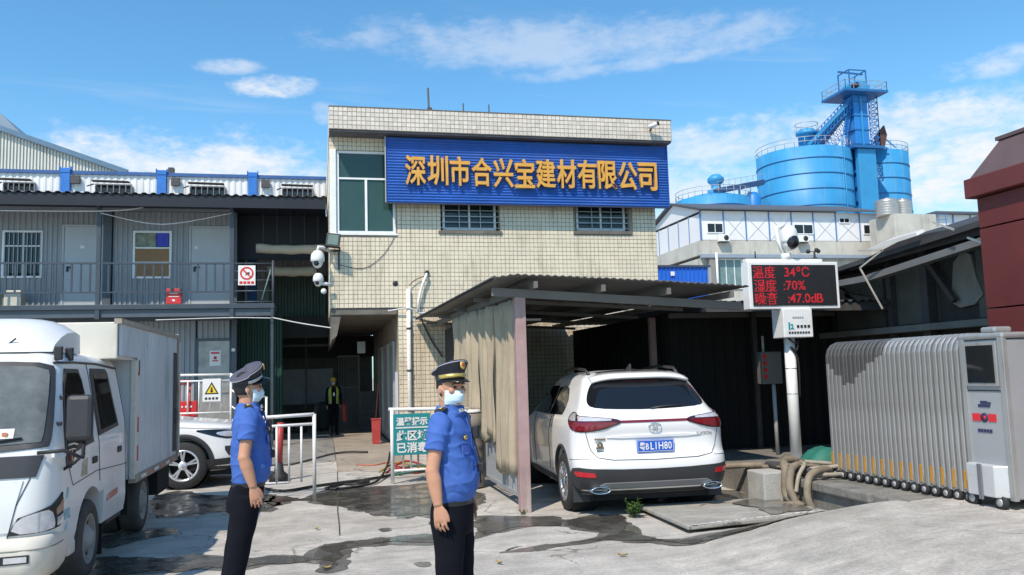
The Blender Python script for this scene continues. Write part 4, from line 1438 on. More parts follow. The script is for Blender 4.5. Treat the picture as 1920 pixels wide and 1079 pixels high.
sB = thing('cement_silo', 'blue ringed silo right of the elevator tower, partly hidden', 'silo', (65.3, 89, 0), 'blue cement silos')
silo(sB, 67.9, 90, 4.1, 10, 27.4, (12, 14, 16, 18, 20, 22, 23.9, 25.7))
sC = thing('cement_silo', 'low wide blue silo at the left with a conveyor to its top', 'silo', (43, 85, 0), 'blue cement silos')
silo(sC, 44.7, 88, 4.3, 8, 20.9, (16.5, 18.4, 19.8))
mb = MB()
mb.lathe([(1.0, 21.2), (1.0, 21.9), (.55, 21.95), (.55, 22.5), (.95, 22.9), (.95, 23.3), (.5, 23.7)], (44.4, 86.5, 0), n=20, caps=True)
mb.build('top_hatch', SILO, sC)
sD = thing('blue_hopper', 'small dark blue hopper between the low silo and the largest one', 'hopper', (48.6, 86, 0))
mb = MB()
mb.lathe([(.9, 14), (.9, 21.0), (.5, 21.6)], (48.7, 86, 0), n=20, caps=True)
mb.build('body', SILOT, sD)
B('pipe_box', SILOT, sD, (47.5, 48.0, 86, 86.6, 14, 21.2))
cv = thing('conveyor_bridge', 'dark blue covered conveyor rising from the low silo to the big silo', 'conveyor', (46, 85, 21))
mb = MB()
mb.beam((43.7, 85.6, 21.55), (49.9, 85.6, 22.75), .8, .55)
mb.build('casing', M('conveyor_navy', (.02, .06, .16), .5), cv)
mb = MB()
mb.beam((43.9, 85.2, 22.6), (49.9, 85.2, 23.7), .04, .05)
for k in range(9):
    f = k / 8
    mb.beam((43.9 + 6 * f, 85.2, 21.8 + 1.15 * f), (43.9 + 6 * f, 85.2, 22.6 + 1.1 * f), .04, .04)
mb.build('hand_rail', STEELG, cv)
B('prop', SILOT, cv, (46.7, 46.85, 85.5, 85.65, 8, 21.9))

tw = thing('elevator_tower', 'tall blue bucket elevator tower with lattice sides and a railed top platform', 'tower', (62, 85, 0))
B('casing', SILOT, tw, (61.35, 63.2, 84, 86, 8, 33.2), bevel=.05)
for k in range(13):
    z = 12 + k * 1.7
    B('flange', SILOD, tw, (61.13, 63.37, 83.93, 86.07, z - .06, z + .06))
B('front_rib', SILO, tw, (62.15, 62.35, 83.85, 83.98, 8, 33))
B('mid_platform', SILOD, tw, (60.2, 64.3, 82.9, 86.4, 26.55, 26.85))
B('lower_casing', SILO, tw, (60.95, 63.3, 83.3, 83.85, 8, 26.5))
# top platform and head
mb = MB()
mb.prism([(59.4, 82.6, 33.2), (65.1, 82.6, 33.2), (65.1, 87.4, 33.2), (59.4, 87.4, 33.2)], (0, 0, .28))
mb.build('top_platform', SILOD, tw)
mb = MB()
mb.prism([(60.9, 83.8, 33.5), (63.5, 83.8, 33.5), (63.6, 83.8, 34.3), (62.9, 83.8, 34.9), (61.6, 83.8, 34.9), (60.9, 83.8, 34.3)], (0, 2.2, 0))
mb.build('head_casing', SILO, tw, bevel=.05)
mb = MB()
for (a, c) in (((59.5, 82.7), (65.0, 82.7)), ((65.0, 82.7), (65.0, 87.3)), ((59.5, 87.3), (65, 87.3)), ((59.5, 82.7), (59.5, 87.3))):
    for z in (34.0, 34.55):
        mb.beam((*a, z), (*c, z), .05, .05)
    for k in range(6):
        f = k / 5
        x, y = a[0] + (c[0] - a[0]) * f, a[1] + (c[1] - a[1]) * f
        mb.beam((x, y, 33.45), (x, y, 34.55), .05, .05)
mb.build('platform_rail', STEELG, tw)
mb = MB()
for x in (60.95, 63.2):
    for y in (83.9, 86):
        mb.beam((x, y, 33.45), (x, y, 36.2), .12, .12)
    mb.beam((x, 83.9, 36.2), (x, 86, 36.2), .12, .12)
mb.beam((60.2, 84.9, 36.25), (63.5, 84.9, 36.1), .2, .16)
mb.beam((60.95, 83.9, 36.2), (63.2, 83.9, 36.2), .12, .12)
mb.beam((60.95, 83.9, 35.0), (63.2, 83.9, 36.2), .08, .08)
mb.build('hoist_frame', SILOD, tw)
mb = MB()
mb.lathe([(.001, 0), (.3, 0), (.34, .1), (.34, .7), (.001, .7)], (61.3, 83.0, 34.1), 'y', 16)
mb.build('motor', M('motor_maroon', (.05, .02, .03), .5), tw)


def lattice(mb, a, b, w, n, d=.07):
    """flat truss between two chord lines a->b offset by vector w"""
    a, b, w = Vector(a), Vector(b), Vector(w)
    mb.beam(a, b, d, d)
    mb.beam(a + w, b + w, d, d)
    for k in range(n):
        p, q = a.lerp(b, k / n), a.lerp(b, (k + 1) / n)
        mb.beam(p, q + w, d * .7, d * .7)
        mb.beam(p + w, q, d * .7, d * .7)
        mb.beam(p, p + w, d * .7, d * .7)


mb = MB()
lattice(mb, (63.5, 84.2, 26.8), (63.5, 84.2, 33.2), (1.2, 0, 0), 9)
lattice(mb, (64.7, 84.2, 26.8), (64.7, 84.2, 33.2), (0, 1.6, 0), 9)
mb.build('lattice_frame', SILOT, tw)
mb = MB()
lattice(mb, (59.6, 84.4, 26.8), (60.9, 84.4, 32.6), (.5, 0, -.3), 10)
lattice(mb, (57.6, 84.6, 27.0), (60.9, 84.6, 32.0), (.9, 0, -.9), 9)
mb.build('lattice_frame', SILOT, tw)
ch = thing('chute_bridge', 'lattice bridge with a dark chute sloping from the tower to the big silo', 'conveyor', (58, 85, 27))
mb = MB()
lattice(mb, (55.6, 84.2, 27.6), (61.2, 84.2, 32.9), (.35, 0, -.9), 12)
lattice(mb, (55.6, 85.6, 27.6), (61.2, 85.6, 32.9), (.35, 0, -.9), 12)
mb.build('lattice_frame', SILOT, ch)
mb = MB()
mb.beam((56.8, 84.9, 27.1), (61.2, 84.9, 31.9), .8, .9)
mb.build('chute', M('conveyor_navy', (.02, .06, .16), .5), ch)
mb = MB()
mb.beam((55.2, 84.3, 27.0), (60.6, 84.3, 32.0), .25, .3)
mb.build('side_pipe', SILO, ch)
fg = thing('rusty_plate', 'dark rust brown steel plate tilted upright on the right silo', 'plate', (65.6, 86, 27))
mb = MB()
mb.prism([(66.3, 85.3, 30.1), (64.9, 85.3, 28.6), (65.1, 85.3, 27.0), (66.2, 85.3, 27.5), (66.6, 85.3, 28.9)], (0, .25, 0))
mb.build('plate', M('rust_brown', (.10, .05, .045), .8, var=.3, scale=2), fg)
mb = MB()
mb.beam((64.9, 85.6, 27.9), (63.4, 85.6, 26.9), .12, .12)
mb.beam((66.4, 85.6, 28.6), (68.2, 86, 27.6), .1, .1)
mb.beam((64.2, 85.6, 28.3), (66.9, 85.6, 27.3), .1, .1)
mb.build('strut', SILOT, fg)

# ================================================================== CARPORT
POSTP = M('faded_pink_post', (0.38, 0.25, 0.24), .65, var=.22, scale=3, dirt=(.50, .44, .38), dirt_amt=.8, dirt_scale=2.2, dirt_stretch=(2, 2, .35))
BEAMG = M('carport_beam', (.15, .14, .125), .6, var=.2, scale=2, dirt=(.15, .13, .11), dirt_amt=.5, dirt_scale=2)
SHEET = M('carport_sheet', (.14, .137, .13), .6, var=.25, scale=1.2, dirt=(.10, .10, .09), dirt_amt=.6, dirt_scale=1)
CURT = M('beige_curtain', (.40, .335, .24), .9, var=.14, scale=2.2, dirt=(.22, .17, .11), dirt_amt=.6, dirt_scale=1.4, dirt_stretch=(3, 3, .5), bump=.2, bscale=25)
cpt = thing('carport', 'carport with corrugated roof and faded pink post in front of the tiled building', 'carport', (2.37, 9.9, 0))
# roof: corrugated along y, falls to the right and bows a little
mb = MB()
nxr = 36
rows = 7
for j in range(rows + 1):
    y = 9.52 + (17.92 - 9.52) * j / rows
    for i in range(nxr * 2 + 1):
        x = 1.95 + (5.27 - 1.95) * i / (nxr * 2)
        z = 2.815 + .012 * (y - 9.5) - .052 * (x - 2.0) + .02 * math.sin((x - 2) * .8) + (.017 if i % 2 else 0) - (.05 * max(0, 2.25 - x) / .3) + .006 * noise.noise((x, y, 0))
        if j == 0:
            z += .01 * noise.noise((x * 3, 1, 0))
        mb.v.append((x, y, z))
n_ = nxr * 2 + 1
for j in range(rows):
    for i in range(nxr * 2):
        a = j * n_ + i
        mb.f.append((a, a + 1, a + n_ + 1, a + n_))
        mb.sm.append(False)
o = mb.build('roof_sheet', SHEET, cpt, recalc=False)
so_ = o.modifiers.new('solid', 'SOLIDIFY')
so_.thickness = .008
B('post', POSTP, cpt, (2.30, 2.43, 9.82, 9.95, 0, 2.58), bevel=.006)
B('shade_panel', M('soot', (0.03, 0.03, 0.03), 0.9, var=.3), cpt, (2.62, 2.65, 14.62, 17.95, 0, 2.62))  # added panel, soot material only for its dark colour, blocks sun from the side to darken the carport inside
B('post', POSTP, cpt, (2.30, 2.40, 13.3, 13.4, 0, 2.66), bevel=.006)
B('post', POSTP, cpt, (5.30, 5.40, 12.9, 13.0, 0, 2.5), bevel=.006)
mb = MB()
mb.beam((2.02, 9.84, 2.635), (5.3, 9.84, 2.432), .07, .10)
mb.build('front_beam', BEAMG, cpt)
mb = MB()
mb.beam((2.34, 9.95, 2.64), (2.34, 17.9, 2.73), .06, .09)
mb.build('side_beam', BEAMG, cpt)
for k in range(4):
    x = 2.5 + k * .85
    mb = MB()
    zz_ = 2.72 - .052 * (x - 2)
    mb.beam((x, 9.56, zz_ - .0), (x, 17.9, zz_ + .09), .05, .08)
    mb.build('rafter', BEAMG, cpt)
for k in range(4):
    y = 11.5 + k * 1.8
    mb = MB()
    mb.beam((2.1, y, 2.69 + .01 * k), (5.25, y, 2.52 + .01 * k), .05, .05)
    mb.build('purlin', BEAMG, cpt)
# ragged verge flashing on the left eave
mb = MB()
mb.beam((1.99, 9.5, 2.77), (1.99, 17.9, 2.87), .015, .05)
mb.build('eave_trim', IRON, cpt)
# a strip lamp up under the roof
B('strip_lamp', WHITEP, cpt, (2.9, 3.2, 12.0, 12.06, 2.42, 2.45))
# low side fence below the curtains
fe = thing('side_fence', 'low grey slatted fence panel along the carport side below the curtains', 'fence', (2.36, 11, 0))
B('bottom_rail', STEELG, fe, (2.345, 2.375, 9.96, 13.3, .14, .19))
B('mid_rail', WHITEP, fe, (2.345, 2.375, 9.96, 13.3, .98, 1.03))
sl_ = MB().box(-.012, .012, -.012, .012, 0, .79).mesh('slat')
sl_.materials.append(STEELG)
for k in range(26):
    piece('slat', sl_, fe, (2.36, 10.05 + k * .125, .19))
# curtains: hanging pleated cloth
def curtain(name, x, y0, y1, z0, z1, label, folds, amp, seed, gather=0.0, bow=0.0):
    mb = MB()
    ny_, nz_ = folds * 8, 14
    for j in range(nz_ + 1):
        f = j / nz_
        for i in range(ny_ + 1):
            u = i / ny_
            g_ = 1 - gather * (1 - f) ** 1.4
            y = (y0 + y1) / 2 + (u - .5) * (y1 - y0) * g_
            uw = u + .06 * math.sin(u * 9 + seed) + .03 * math.sin(u * 23 + seed * 2) * (1 - f)
            xx = x + amp * (1.25 - .55 * f) * (.7 + .6 * math.sin(u * 7 + seed) ** 2) * math.sin(uw * folds * 2 * PI + .8 * math.sin(f * 2 + seed)) + .055 * noise.noise((u * 4, f * 2.2, seed)) + .018 * noise.noise((u * 13, f * 2.5, seed + 7)) + bow * math.sin(PI * f)
            zb = z0 + .16 * noise.noise((u * 3, 0, seed + 4))
            mb.v.append((xx, y, zb + (z1 - zb) * f))
    w_ = ny_ + 1
    for j in range(nz_):
        for i in range(ny_):
            a = j * w_ + i
            mb.f.append((a, a + 1, a + w_ + 1, a + w_))
            mb.sm.append(True)
    o_ = mb.build(name, CURT, None, recalc=False)
    s_ = o_.modifiers.new('solid', 'SOLIDIFY')
    s_.thickness = .006
    return tag(o_, label, 'curtain', 'beige carport curtains')


curtain('curtain', 2.31, 9.98, 10.95, .42, 2.55, 'beige pleated curtain right beside the faded pink post, nearly floor length', 5, .045, 1)
curtain('curtain', 2.30, 11.0, 11.95, .75, 2.58, 'beige curtain next behind the one at the post, hanging loose', 4, .05, 5)
curtain('curtain', 2.28, 12.15, 12.95, 1.02, 2.6, 'gathered beige curtain in the middle, bunched into a column', 4, .065, 9, .5)
curtain('curtain', 2.28, 13.1, 14.6, 1.0, 2.62, 'farthest beige curtain toward the tiled wall, bright streaks', 7, .05, 13, .35)
# barrel under the gathered curtain
ba = thing('tall_drum', 'rusty grey drum standing below the gathered curtain', 'drum', (2.15, 12.2, 0))
mb = MB()
pr = [(.001, .02), (.2, .02)]
for k in range(6):
    z = .1 + k * .16
    pr += [(.205, z), (.215, z + .03), (.205, z + .06)]
pr += [(.21, 1.08), (.19, 1.08), (.18, 1.0), (.001, 1.0)]
mb.lathe(pr, (2.12, 12.25, 0), n=24)
mb.build('body', M('drum_grey', (.22, .20, .17), .6, var=.3, scale=5, dirt=(.2, .11, .06), dirt_amt=.6, dirt_scale=4), ba)
mb = MB()
mb.lathe([(.16, 1.085), (.205, 1.10), (.16, 1.13)], (2.12, 12.25, 0), n=24, caps=True)
mb.build('lid', WHITEP, ba)

# clutter inside the carport, in the dark
cl_ = thing('parked_tricycle', 'dim sheet covered cart parked in the dark left of the white car', 'cart', (2.8, 14.5, 0))
B('body', M('dim_cover', (.14, .16, .17), .5, var=.3, scale=2), cl_, (2.55, 3.0, 14.2, 16.0, .45, 1.2), bevel=.06)
B('windshield', M('dim_panel', (.28, .30, .31), .3, var=.2), cl_, (2.75, 3.05, 14.0, 14.04, 1.2, 1.68), bevel=.01)
for x in (2.6, 2.95):
    mb = MB()
    mb.lathe([(.12, -.05), (.25, -.05), (.28, -.02), (.28, .02), (.25, .05), (.12, .05)], (x, 14.5, .28), 'x', 18, caps=True)
    mb.build('wheel', INK, cl_)

# dark boundary fence right of the car and behind the pole
BLACKF = M('sooty_fence', (.008, .008, .008), .85, var=.35, scale=2, dirt=(.02, .018, .016), dirt_amt=.5, dirt_scale=1.2)
bfence = thing('black_fence', 'sooty black sheet fence behind the white car and the display pole', 'fence', (6, 12.6, .3))
mb = MB()
ribbed(mb, 5.5, 9.0, .3, 2.55, 12.6, .2, .03)
mb.build('sheet', BLACKF, bfence, recalc=False)
mb = MB()
mb.corrugated((5.52, 12.6, .3), (0, 5.3, 0), (0, 0, 2.25), 1, 26, (-.03, 0, 0))
mb.build('sheet', BLACKF, bfence, recalc=False)
B('top_rail', BEAMG, bfence, (5.5, 9.0, 12.55, 12.62, 2.46, 2.54))
mb = MB()
mb.corrugated((5.16, 10.95, 2.57), (3.5, 0, 0), (0, 6.9, .1), 1, 25, (0, 0, .03))
ro_ = mb.build('roof_sheet', M('torn_roof_dark', (.045, .046, .05), .75, var=.3, scale=1.5, dirt=(.12, .12, .12), dirt_amt=.5, dirt_scale=1.2), bfence, recalc=False)
B('eave_beam', IRON, bfence, (5.3, 8.6, 10.98, 11.04, 2.44, 2.56))
B('brace', IRON, bfence, (6.9, 6.98, 12.45, 12.53, .3, 2.9))

# ------------------------------------------------------------------ dark shed on the right
rsd = thing('soot_stained_shed', 'soot stained lean-to shed with torn dark roof behind the sliding gate', 'shed', (8.5, 10.5, .3))
SOOTW = M('sooty_wall', (.05, .047, .043), .9, var=.3, scale=1.5, dirt=(.015, .015, .015), dirt_amt=.85, dirt_scale=.9, dirt_stretch=(1, 1.3, .35), bump=.3, bscale=15)
B('wall', SOOTW, rsd, (8.5, 8.62, 5.5, 13.2, .3, 3.25))
for y0, y1 in ((11.2, 12.4), (10.05, 11.1), (9.0, 9.3)):
    B('wall_panel', M('grey_sheet_wall', (.115, .11, .095), .85, var=.25, scale=2, dirt=(.03, .03, .028), dirt_amt=.6, dirt_scale=1.3), rsd, (8.46, 8.497, y0, y1, 2.2, 3.1))
mb = MB()
pts = [(8.3 + .0, 9.72), (8.3, 9.42), (8.3, 9.3), (8.3, 9.36), (8.3, 9.32), (8.3, 9.6), (8.3, 9.74)]
pat = [(9.78, 2.45), (9.62, 2.36), (9.36, 2.38), (9.2, 2.5), (9.3, 2.75), (9.36, 3.05), (9.5, 3.12), (9.68, 2.98), (9.72, 2.75)]
mb.prism([(8.44, y, z) for y, z in pat], (.05, 0, 0))
mb.build('plaster_patch', M('bare_plaster', (.26, .245, .215), .9, var=.25, scale=4), rsd)
B('ledge', M('ledge_grey', (.17, .165, .15), .85, var=.3, scale=2), rsd, (8.2, 8.46, 6.0, 13.0, 2.08, 2.17))
B('column', IRON, rsd, (8.36, 8.45, 10.9, 11.0, .3, 3.2))
B('column', IRON, rsd, (8.30, 8.44, 10.05, 10.2, .3, 3.2))
for a, c in (((8.35, 10.1, 3.1), (8.35, 9.6, 2.45)), ((8.3, 12.3, 3.0), (8.3, 11.5, 2.55)), ((8.3, 11.9, 2.75), (8.3, 10.9, 2.55))):
    mb = MB()
    mb.beam(a, c, .07, .07)
    mb.build('brace', IRON, rsd)
ROOFD = M('torn_roof_dark', (.045, .046, .05), .75, var=.3, scale=1.5, dirt=(.12, .12, .12), dirt_amt=.5, dirt_scale=1.2)
mb = MB()
mb.prism([(7.75, 12.6, 2.98), (7.75, 12.6, 3.04), (7.75, 7.0, 3.42), (7.75, 7.0, 3.34)], (2.8, 0, .55))
mb.build('roof_sheet', ROOFD, rsd)
mb = MB()
mb.prism([(7.9, 11.2, 3.06), (7.9, 11.2, 3.12), (7.9, 9.9, 3.36), (7.9, 8.0, 3.3), (7.9, 8.0, 3.2)], (2.2, 0, .6))
mb.build('roof_sheet', ROOFD, rsd)
B('eave_channel', M('eave_grey', (.15, .15, .15), .6, var=.2), rsd, (7.72, 7.86, 10.5, 12.7, 2.83, 2.92))
mb = MB()
mb.beam((7.78, 10.5, 2.88), (7.78, 7.5, 3.14), .14, .09)
mb.build('eave_channel', M('eave_grey', (.15, .15, .15), .6, var=.2), rsd)
mb = MB()
mb.prism([(10.2, 14.2, 3.5), (10.2, 7.8, 4.35), (10.2, 7.8, 4.2), (10.2, 14.2, 3.35)], (.5, 0, 0))
mb.build('upper_roof_edge', IRON, rsd)
B('upper_wall', SOOTW, rsd, (10.3, 10.4, 7.0, 14.2, .3, 3.55))
# bent aluminium strips hanging off the roof
ALU = M('bare_aluminium', (.62, .58, .50), .4, metal=.5, var=.15)
ZIG = [(7.6, 10.53, 3.27), (7.6, 10.01, 3.2), (7.6, 10.53, 3.02), (7.6, 10.1, 2.39)]
S1_ = [(7.6, 9.01, 3.41), (7.6, 8.65, 3.25)]
S2_ = [(7.4, 8.23, 3.08), (7.4, 7.95, 2.96)]
strips = [(ZIG, 'bent zigzag aluminium strip dangling from the torn roof'),
          (S1_, 'short pale strip poking from the roof top, middle of three'),
          (S2_, 'short pale strip poking out beside the red building')]
for pts, lab in strips:
    mb = MB()
    for a, c in zip(pts, pts[1:]):
        mb.beam(a, c, .012, .024)
    tag(mb.build('metal_strip', ALU), lab, 'strip', 'loose metal strips on the shed')
mb = MB()
mb.prism([(7.66, 10.55, 3.23), (7.66, 9.9, 3.27), (7.66, 9.38, 3.30), (7.66, 9.4, 3.345), (7.66, 10.0, 3.325), (7.66, 10.55, 3.255)], (.12, 0, .05))
tag(mb.build('pale_sheet', M('translucent_sheet', (.6, .59, .56), .5)), 'torn pale plastic sheet lying on the dark roof', 'sheet')

# ------------------------------------------------------------------ red clad building at the right edge
REDB = M('oxide_red', (.125, .022, .02), .55, var=.15, scale=1.5, dirt=(.09, .014, .014), dirt_amt=.6, dirt_scale=1.2)
BRNR = M('brown_mansard', (.115, .075, .075), .6, var=.15, scale=1.5)
rdb = thing('red_gatehouse', 'oxide red panelled gatehouse with brown mansard roof at the right edge', 'building', (7.2, 6, 0))
for z0, z1 in ((.3, 1.2), (1.215, 2.2), (2.215, 3.1), (3.115, 3.45)):
    B('wall_panel', REDB, rdb, (7.2, 9.5, 2.0, 7.82, z0, z1), bevel=.006)
B('cornice', M('cornice_red', (.13, .028, .026), .55, var=.2, scale=2), rdb, (7.11, 9.6, 1.8, 7.90, 3.46, 3.68), bevel=.012)
mb = MB()
lo = [(7.16, 1.9, 3.685), (9.6, 1.9, 3.685), (9.6, 7.86, 3.685), (7.16, 7.86, 3.685)]
hi = [(7.40, 2.2, 4.08), (9.3, 2.2, 4.08), (9.3, 7.64, 4.08), (7.40, 7.64, 4.08)]
mb.loft([lo, hi], smooth=False)
mb.build('mansard_roof', BRNR, rdb)
B('roof_cap', BRNR, rdb, (7.38, 9.35, 2.15, 7.68, 4.085, 4.125))
mb = MB()
mb.prism([(7.15, 7.0, 3.73), (7.15, 6.2, 3.73), (7.30, 6.6, 3.98)], (.03, 0, .02))
mb.build('pale_flashing', M('flash_grey', (.36, .34, .33), .6), rdb)

# ------------------------------------------------------------------ LED display pole
POLEW = M('pole_white', (.78, .78, .77), .4, var=.06, scale=3, dirt=(.4, .38, .35), dirt_amt=.35, dirt_scale=3)
lp = thing('display_pole', 'white pole carrying a red dot matrix display and a white control box', 'display', (6.39, 10.54, .325))
PX, PY = 6.40, 10.54
mb = MB()
mb.cyl((PX, PY, .326), (PX, PY, 2.03), .075, n=24)
mb.build('pole', POLEW, lp)
mb = MB()
mb.cyl((PX, PY, .326), (PX, PY, .345), .16, n=24)
mb.build('base_plate', STEELG, lp)
for z in (1.25, 1.6):
    mb = MB()
    mb.cyl((PX, PY, z), (PX, PY, z + .012), .077, n=24)
    mb.build('seam', STEELG, lp)
bx_ = B('control_box', POLEW, lp, (6.22, 6.67, 10.36, 10.66, 2.03, 2.43), bevel=.01)
B('logo', M('teal_print', (.02, .28, .30), .5), bx_, (6.29, 6.315, 10.352, 10.358, 2.14, 2.24), (6.325, 6.37, 10.352, 10.358, 2.15, 2.165), (6.325, 6.36, 10.352, 10.358, 2.20, 2.215), (6.345, 6.36, 10.352, 10.358, 2.165, 2.20))
B('printed_marks', INK, bx_, *[(6.42 + k * .055, 6.455 + k * .055, 10.352, 10.358, 2.165, 2.20) for k in range(4)], *[(6.29 + k * .042, 6.318 + k * .042, 10.352, 10.358, 2.085, 2.11) for k in range(8)])
B('printed_marks', M('grey_print', (.35, .36, .38), .6), bx_, *[(6.36 + k * .035, 6.385 + k * .035, 10.352, 10.358, 2.30, 2.318) for k in range(5)])
scr = B('display_case', POLEW, lp, (5.75, 7.15, 10.40, 10.58, 2.43, 3.09), bevel=.008)
B('screen', M('led_black', (.018, .018, .02), .5, var=.2, scale=30), lp, (5.80, 7.10, 10.388, 10.398, 2.475, 3.045))
LED = M('led_red', (.55, .02, .03), .5, emit=.75)
led_mats = LED
for body, x, z, sx in (('温度', 5.985, 2.94, .95), ('34℃', 6.49, 2.945, 1.0), ('湿度', 5.995, 2.755, .95), (':70%', 6.44, 2.755, 1.0), ('噪音', 6.0, 2.575, .95), (':47.0dB', 6.60, 2.575, 1.0)):
    # dot matrix: the lettering is sampled on a grid of small lamps
    me = text_mesh(body, .185, 0, .002, sx)
    from mathutils.bvhtree import BVHTree
    bm_ = bmesh.new()
    bm_.from_mesh(me)
    bv = BVHTree.FromBMesh(bm_)
    xs = [v.co.x for v in me.vertices]
    zs = [v.co.z for v in me.vertices]
    dots = MB()
    pt = .0115
    xx = min(xs)
    while xx <= max(xs):
        zz2 = min(zs)
        while zz2 <= max(zs):
            if bv.ray_cast(Vector((xx, -1, zz2)), Vector((0, 1, 0)))[0] is not None:
                dots.box(x + xx - .0038, x + xx + .0038, 10.383, 10.387, z + zz2 - .0038, z + zz2 + .0038)
            zz2 += pt
        xx += pt
    bm_.free()
    bpy.data.meshes.remove(me)
    dots.build('lit_lettering', LED, lp, kind='stuff')
B('top_bar', POLEW, lp, (5.76, 6.95, 10.46, 10.56, 3.095, 3.14), bevel=.005)
# fittings on top of the display
dc = thing('dome_camera', 'big white dome camera with black lens on top of the display', 'camera', (6.45, 10.5, 3.14))
mb = MB()
mb.cyl((6.42, 10.52, 3.14), (6.42, 10.52, 3.22), .07, n=16)
mb.tube([(6.42, 10.56, 3.2), (6.36, 10.6, 3.42), (6.34, 10.6, 3.6), (6.45, 10.58, 3.64)], .035, 10)
mb.build('mount', CAMW, dc)
mb = MB()
mb.lathe([(.001, 3.62), (.05, 3.61), (.10, 3.56), (.115, 3.50), (.118, 3.40), (.112, 3.36), (.001, 3.36)], (6.45, 10.46, 0), n=28)
mb.build('housing', CAMW, dc)
mb = MB()
mb.ball((6.45, 10.46, 3.37), (.108, .108, .115), 24, 14)
mb.build('dome', CAMW, dc)
mb = MB()
mb.ball((6.46, 10.405, 3.375), (.097, .088, .108), 20, 12)
mb.build('lens', GLASSD, dc)
am = thing('anemometer', 'small black cup anemometer on the right of the display top', 'sensor', (6.86, 10.5, 3.14))
mb = MB()
mb.cyl((6.86, 10.5, 3.14), (6.86, 10.5, 3.25), .014, n=8)
mb.cyl((6.86, 10.5, 3.14), (6.86, 10.5, 3.165), .035, n=12)
mb.build('spindle', INK, am)
for k in range(3):
    a = 2 * PI * k / 3 + .3
    e = Vector((6.86 + .085 * math.cos(a), 10.5 + .085 * math.sin(a), 3.26))
    mb = MB()
    mb.cyl((6.86, 10.5, 3.25), e, .006, n=6)
    mb.ball(e, (.03, .03, .032), 10, 6)
    mb.build('cup', INK, am)
an = MB()
an.cyl((5.93, 10.5, 3.14), (5.93, 10.5, 3.25), .009, n=8)
an.box(5.90, 5.96, 10.47, 10.53, 3.10, 3.15)
tag(an.build('stub_antenna', INK), 'small black stub antenna at the left of the display top', 'antenna')
# wire tangle at the pole top
cable('cable', [(6.33, 10.45, 2.03), (6.42, 10.42, 1.95), (6.48, 10.44, 1.98), (6.44, 10.44, 1.85), (6.36, 10.45, 1.9), (6.46, 10.44, 1.72), (6.49, 10.5, 1.2)], .012, CABB, 'black wires knotted at the top of the white pole')
# small switch box on its own post behind
sb_ = thing('switch_box', 'grey switch box with red marks on a thin pipe behind the white pole', 'switch box', (6.62, 11.4, .33))
B('case', M('switch_grey', (.15, .145, .135), .55, var=.15), sb_, (6.42, 6.75, 11.36, 11.52, 1.38, 1.86), bevel=.01)
B('printed_marks', REDINK, sb_, *[(6.44, 6.50, 11.352, 11.358, 1.46 + k * .1, 1.52 + k * .1) for k in range(4)])
mb = MB()
mb.cyl((6.64, 11.44, .33), (6.64, 11.44, 1.38), .03, n=10)
mb.cyl((6.5, 11.44, 1.86), (6.5, 11.44, 2.1), .02, n=8)
mb.build('conduit', M('conduit_grey', (.4, .4, .4), .5), sb_)

# ------------------------------------------------------------------ retractable gate
GALU = M('gate_aluminium', (.44, .44, .43), .36, metal=.5, var=.08, scale=2, dirt=(.22, .205, .18), dirt_amt=.6, dirt_scale=4, dirt_stretch=(3, 3, .3))
GALD = M('gate_aluminium_dark', (.12, .118, .115), .45, metal=.35, var=.15, scale=3)  # darker aluminium for the upper faces of the first frames
YEL = M('reflector_yellow', (.50, .25, .035), .45, var=.2, scale=10)
RUB = M('rubber', (.022, .022, .022), .75, var=.2)
gt = thing('retractable_gate', 'folded aluminium retractable gate with rows of upright frames and small wheels', 'gate', (5.86, 7.8, .325))
ZB, GH = .33, 1.55
# one frame: an inverted U seen edge on - a wide flat front upright, rounded shoulder, rear upright
W2, HH = .42, GH


def gate_frame(dark_len):
    path = [(-W2, .09), (-W2, HH - .14 - max(dark_len, .001)), (-W2, HH - .14), (-W2 + .02, HH - .075), (-W2 + .06, HH - .03), (-W2 + .13, HH), (W2 - .13, HH), (W2 - .04, HH - .05), (W2, HH - .14), (W2, .09)]
    fr = MB()
    prof = []
    for i, (px_, pz_) in enumerate(path):
        a = Vector(path[max(i - 1, 0)])
        c = Vector(path[min(i + 1, len(path) - 1)])
        d = (c - a).normalized()
        nrm = Vector((-d.y, d.x))
        prof.append([(px_ + nrm.x * s_, t_, pz_ + nrm.y * s_) for s_, t_ in ((-.022, -.021), (.022, -.025), (.027, -.016), (.027, .016), (.022, .025), (-.022, .021))])
    fr.loft(prof, smooth=False)
    me = fr.mesh('frame', True)
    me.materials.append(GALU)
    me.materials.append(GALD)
    if dark_len > 0:
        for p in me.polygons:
            if p.center.z > HH - .14 - dark_len and p.center.x < W2 - .1:
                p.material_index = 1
    return me


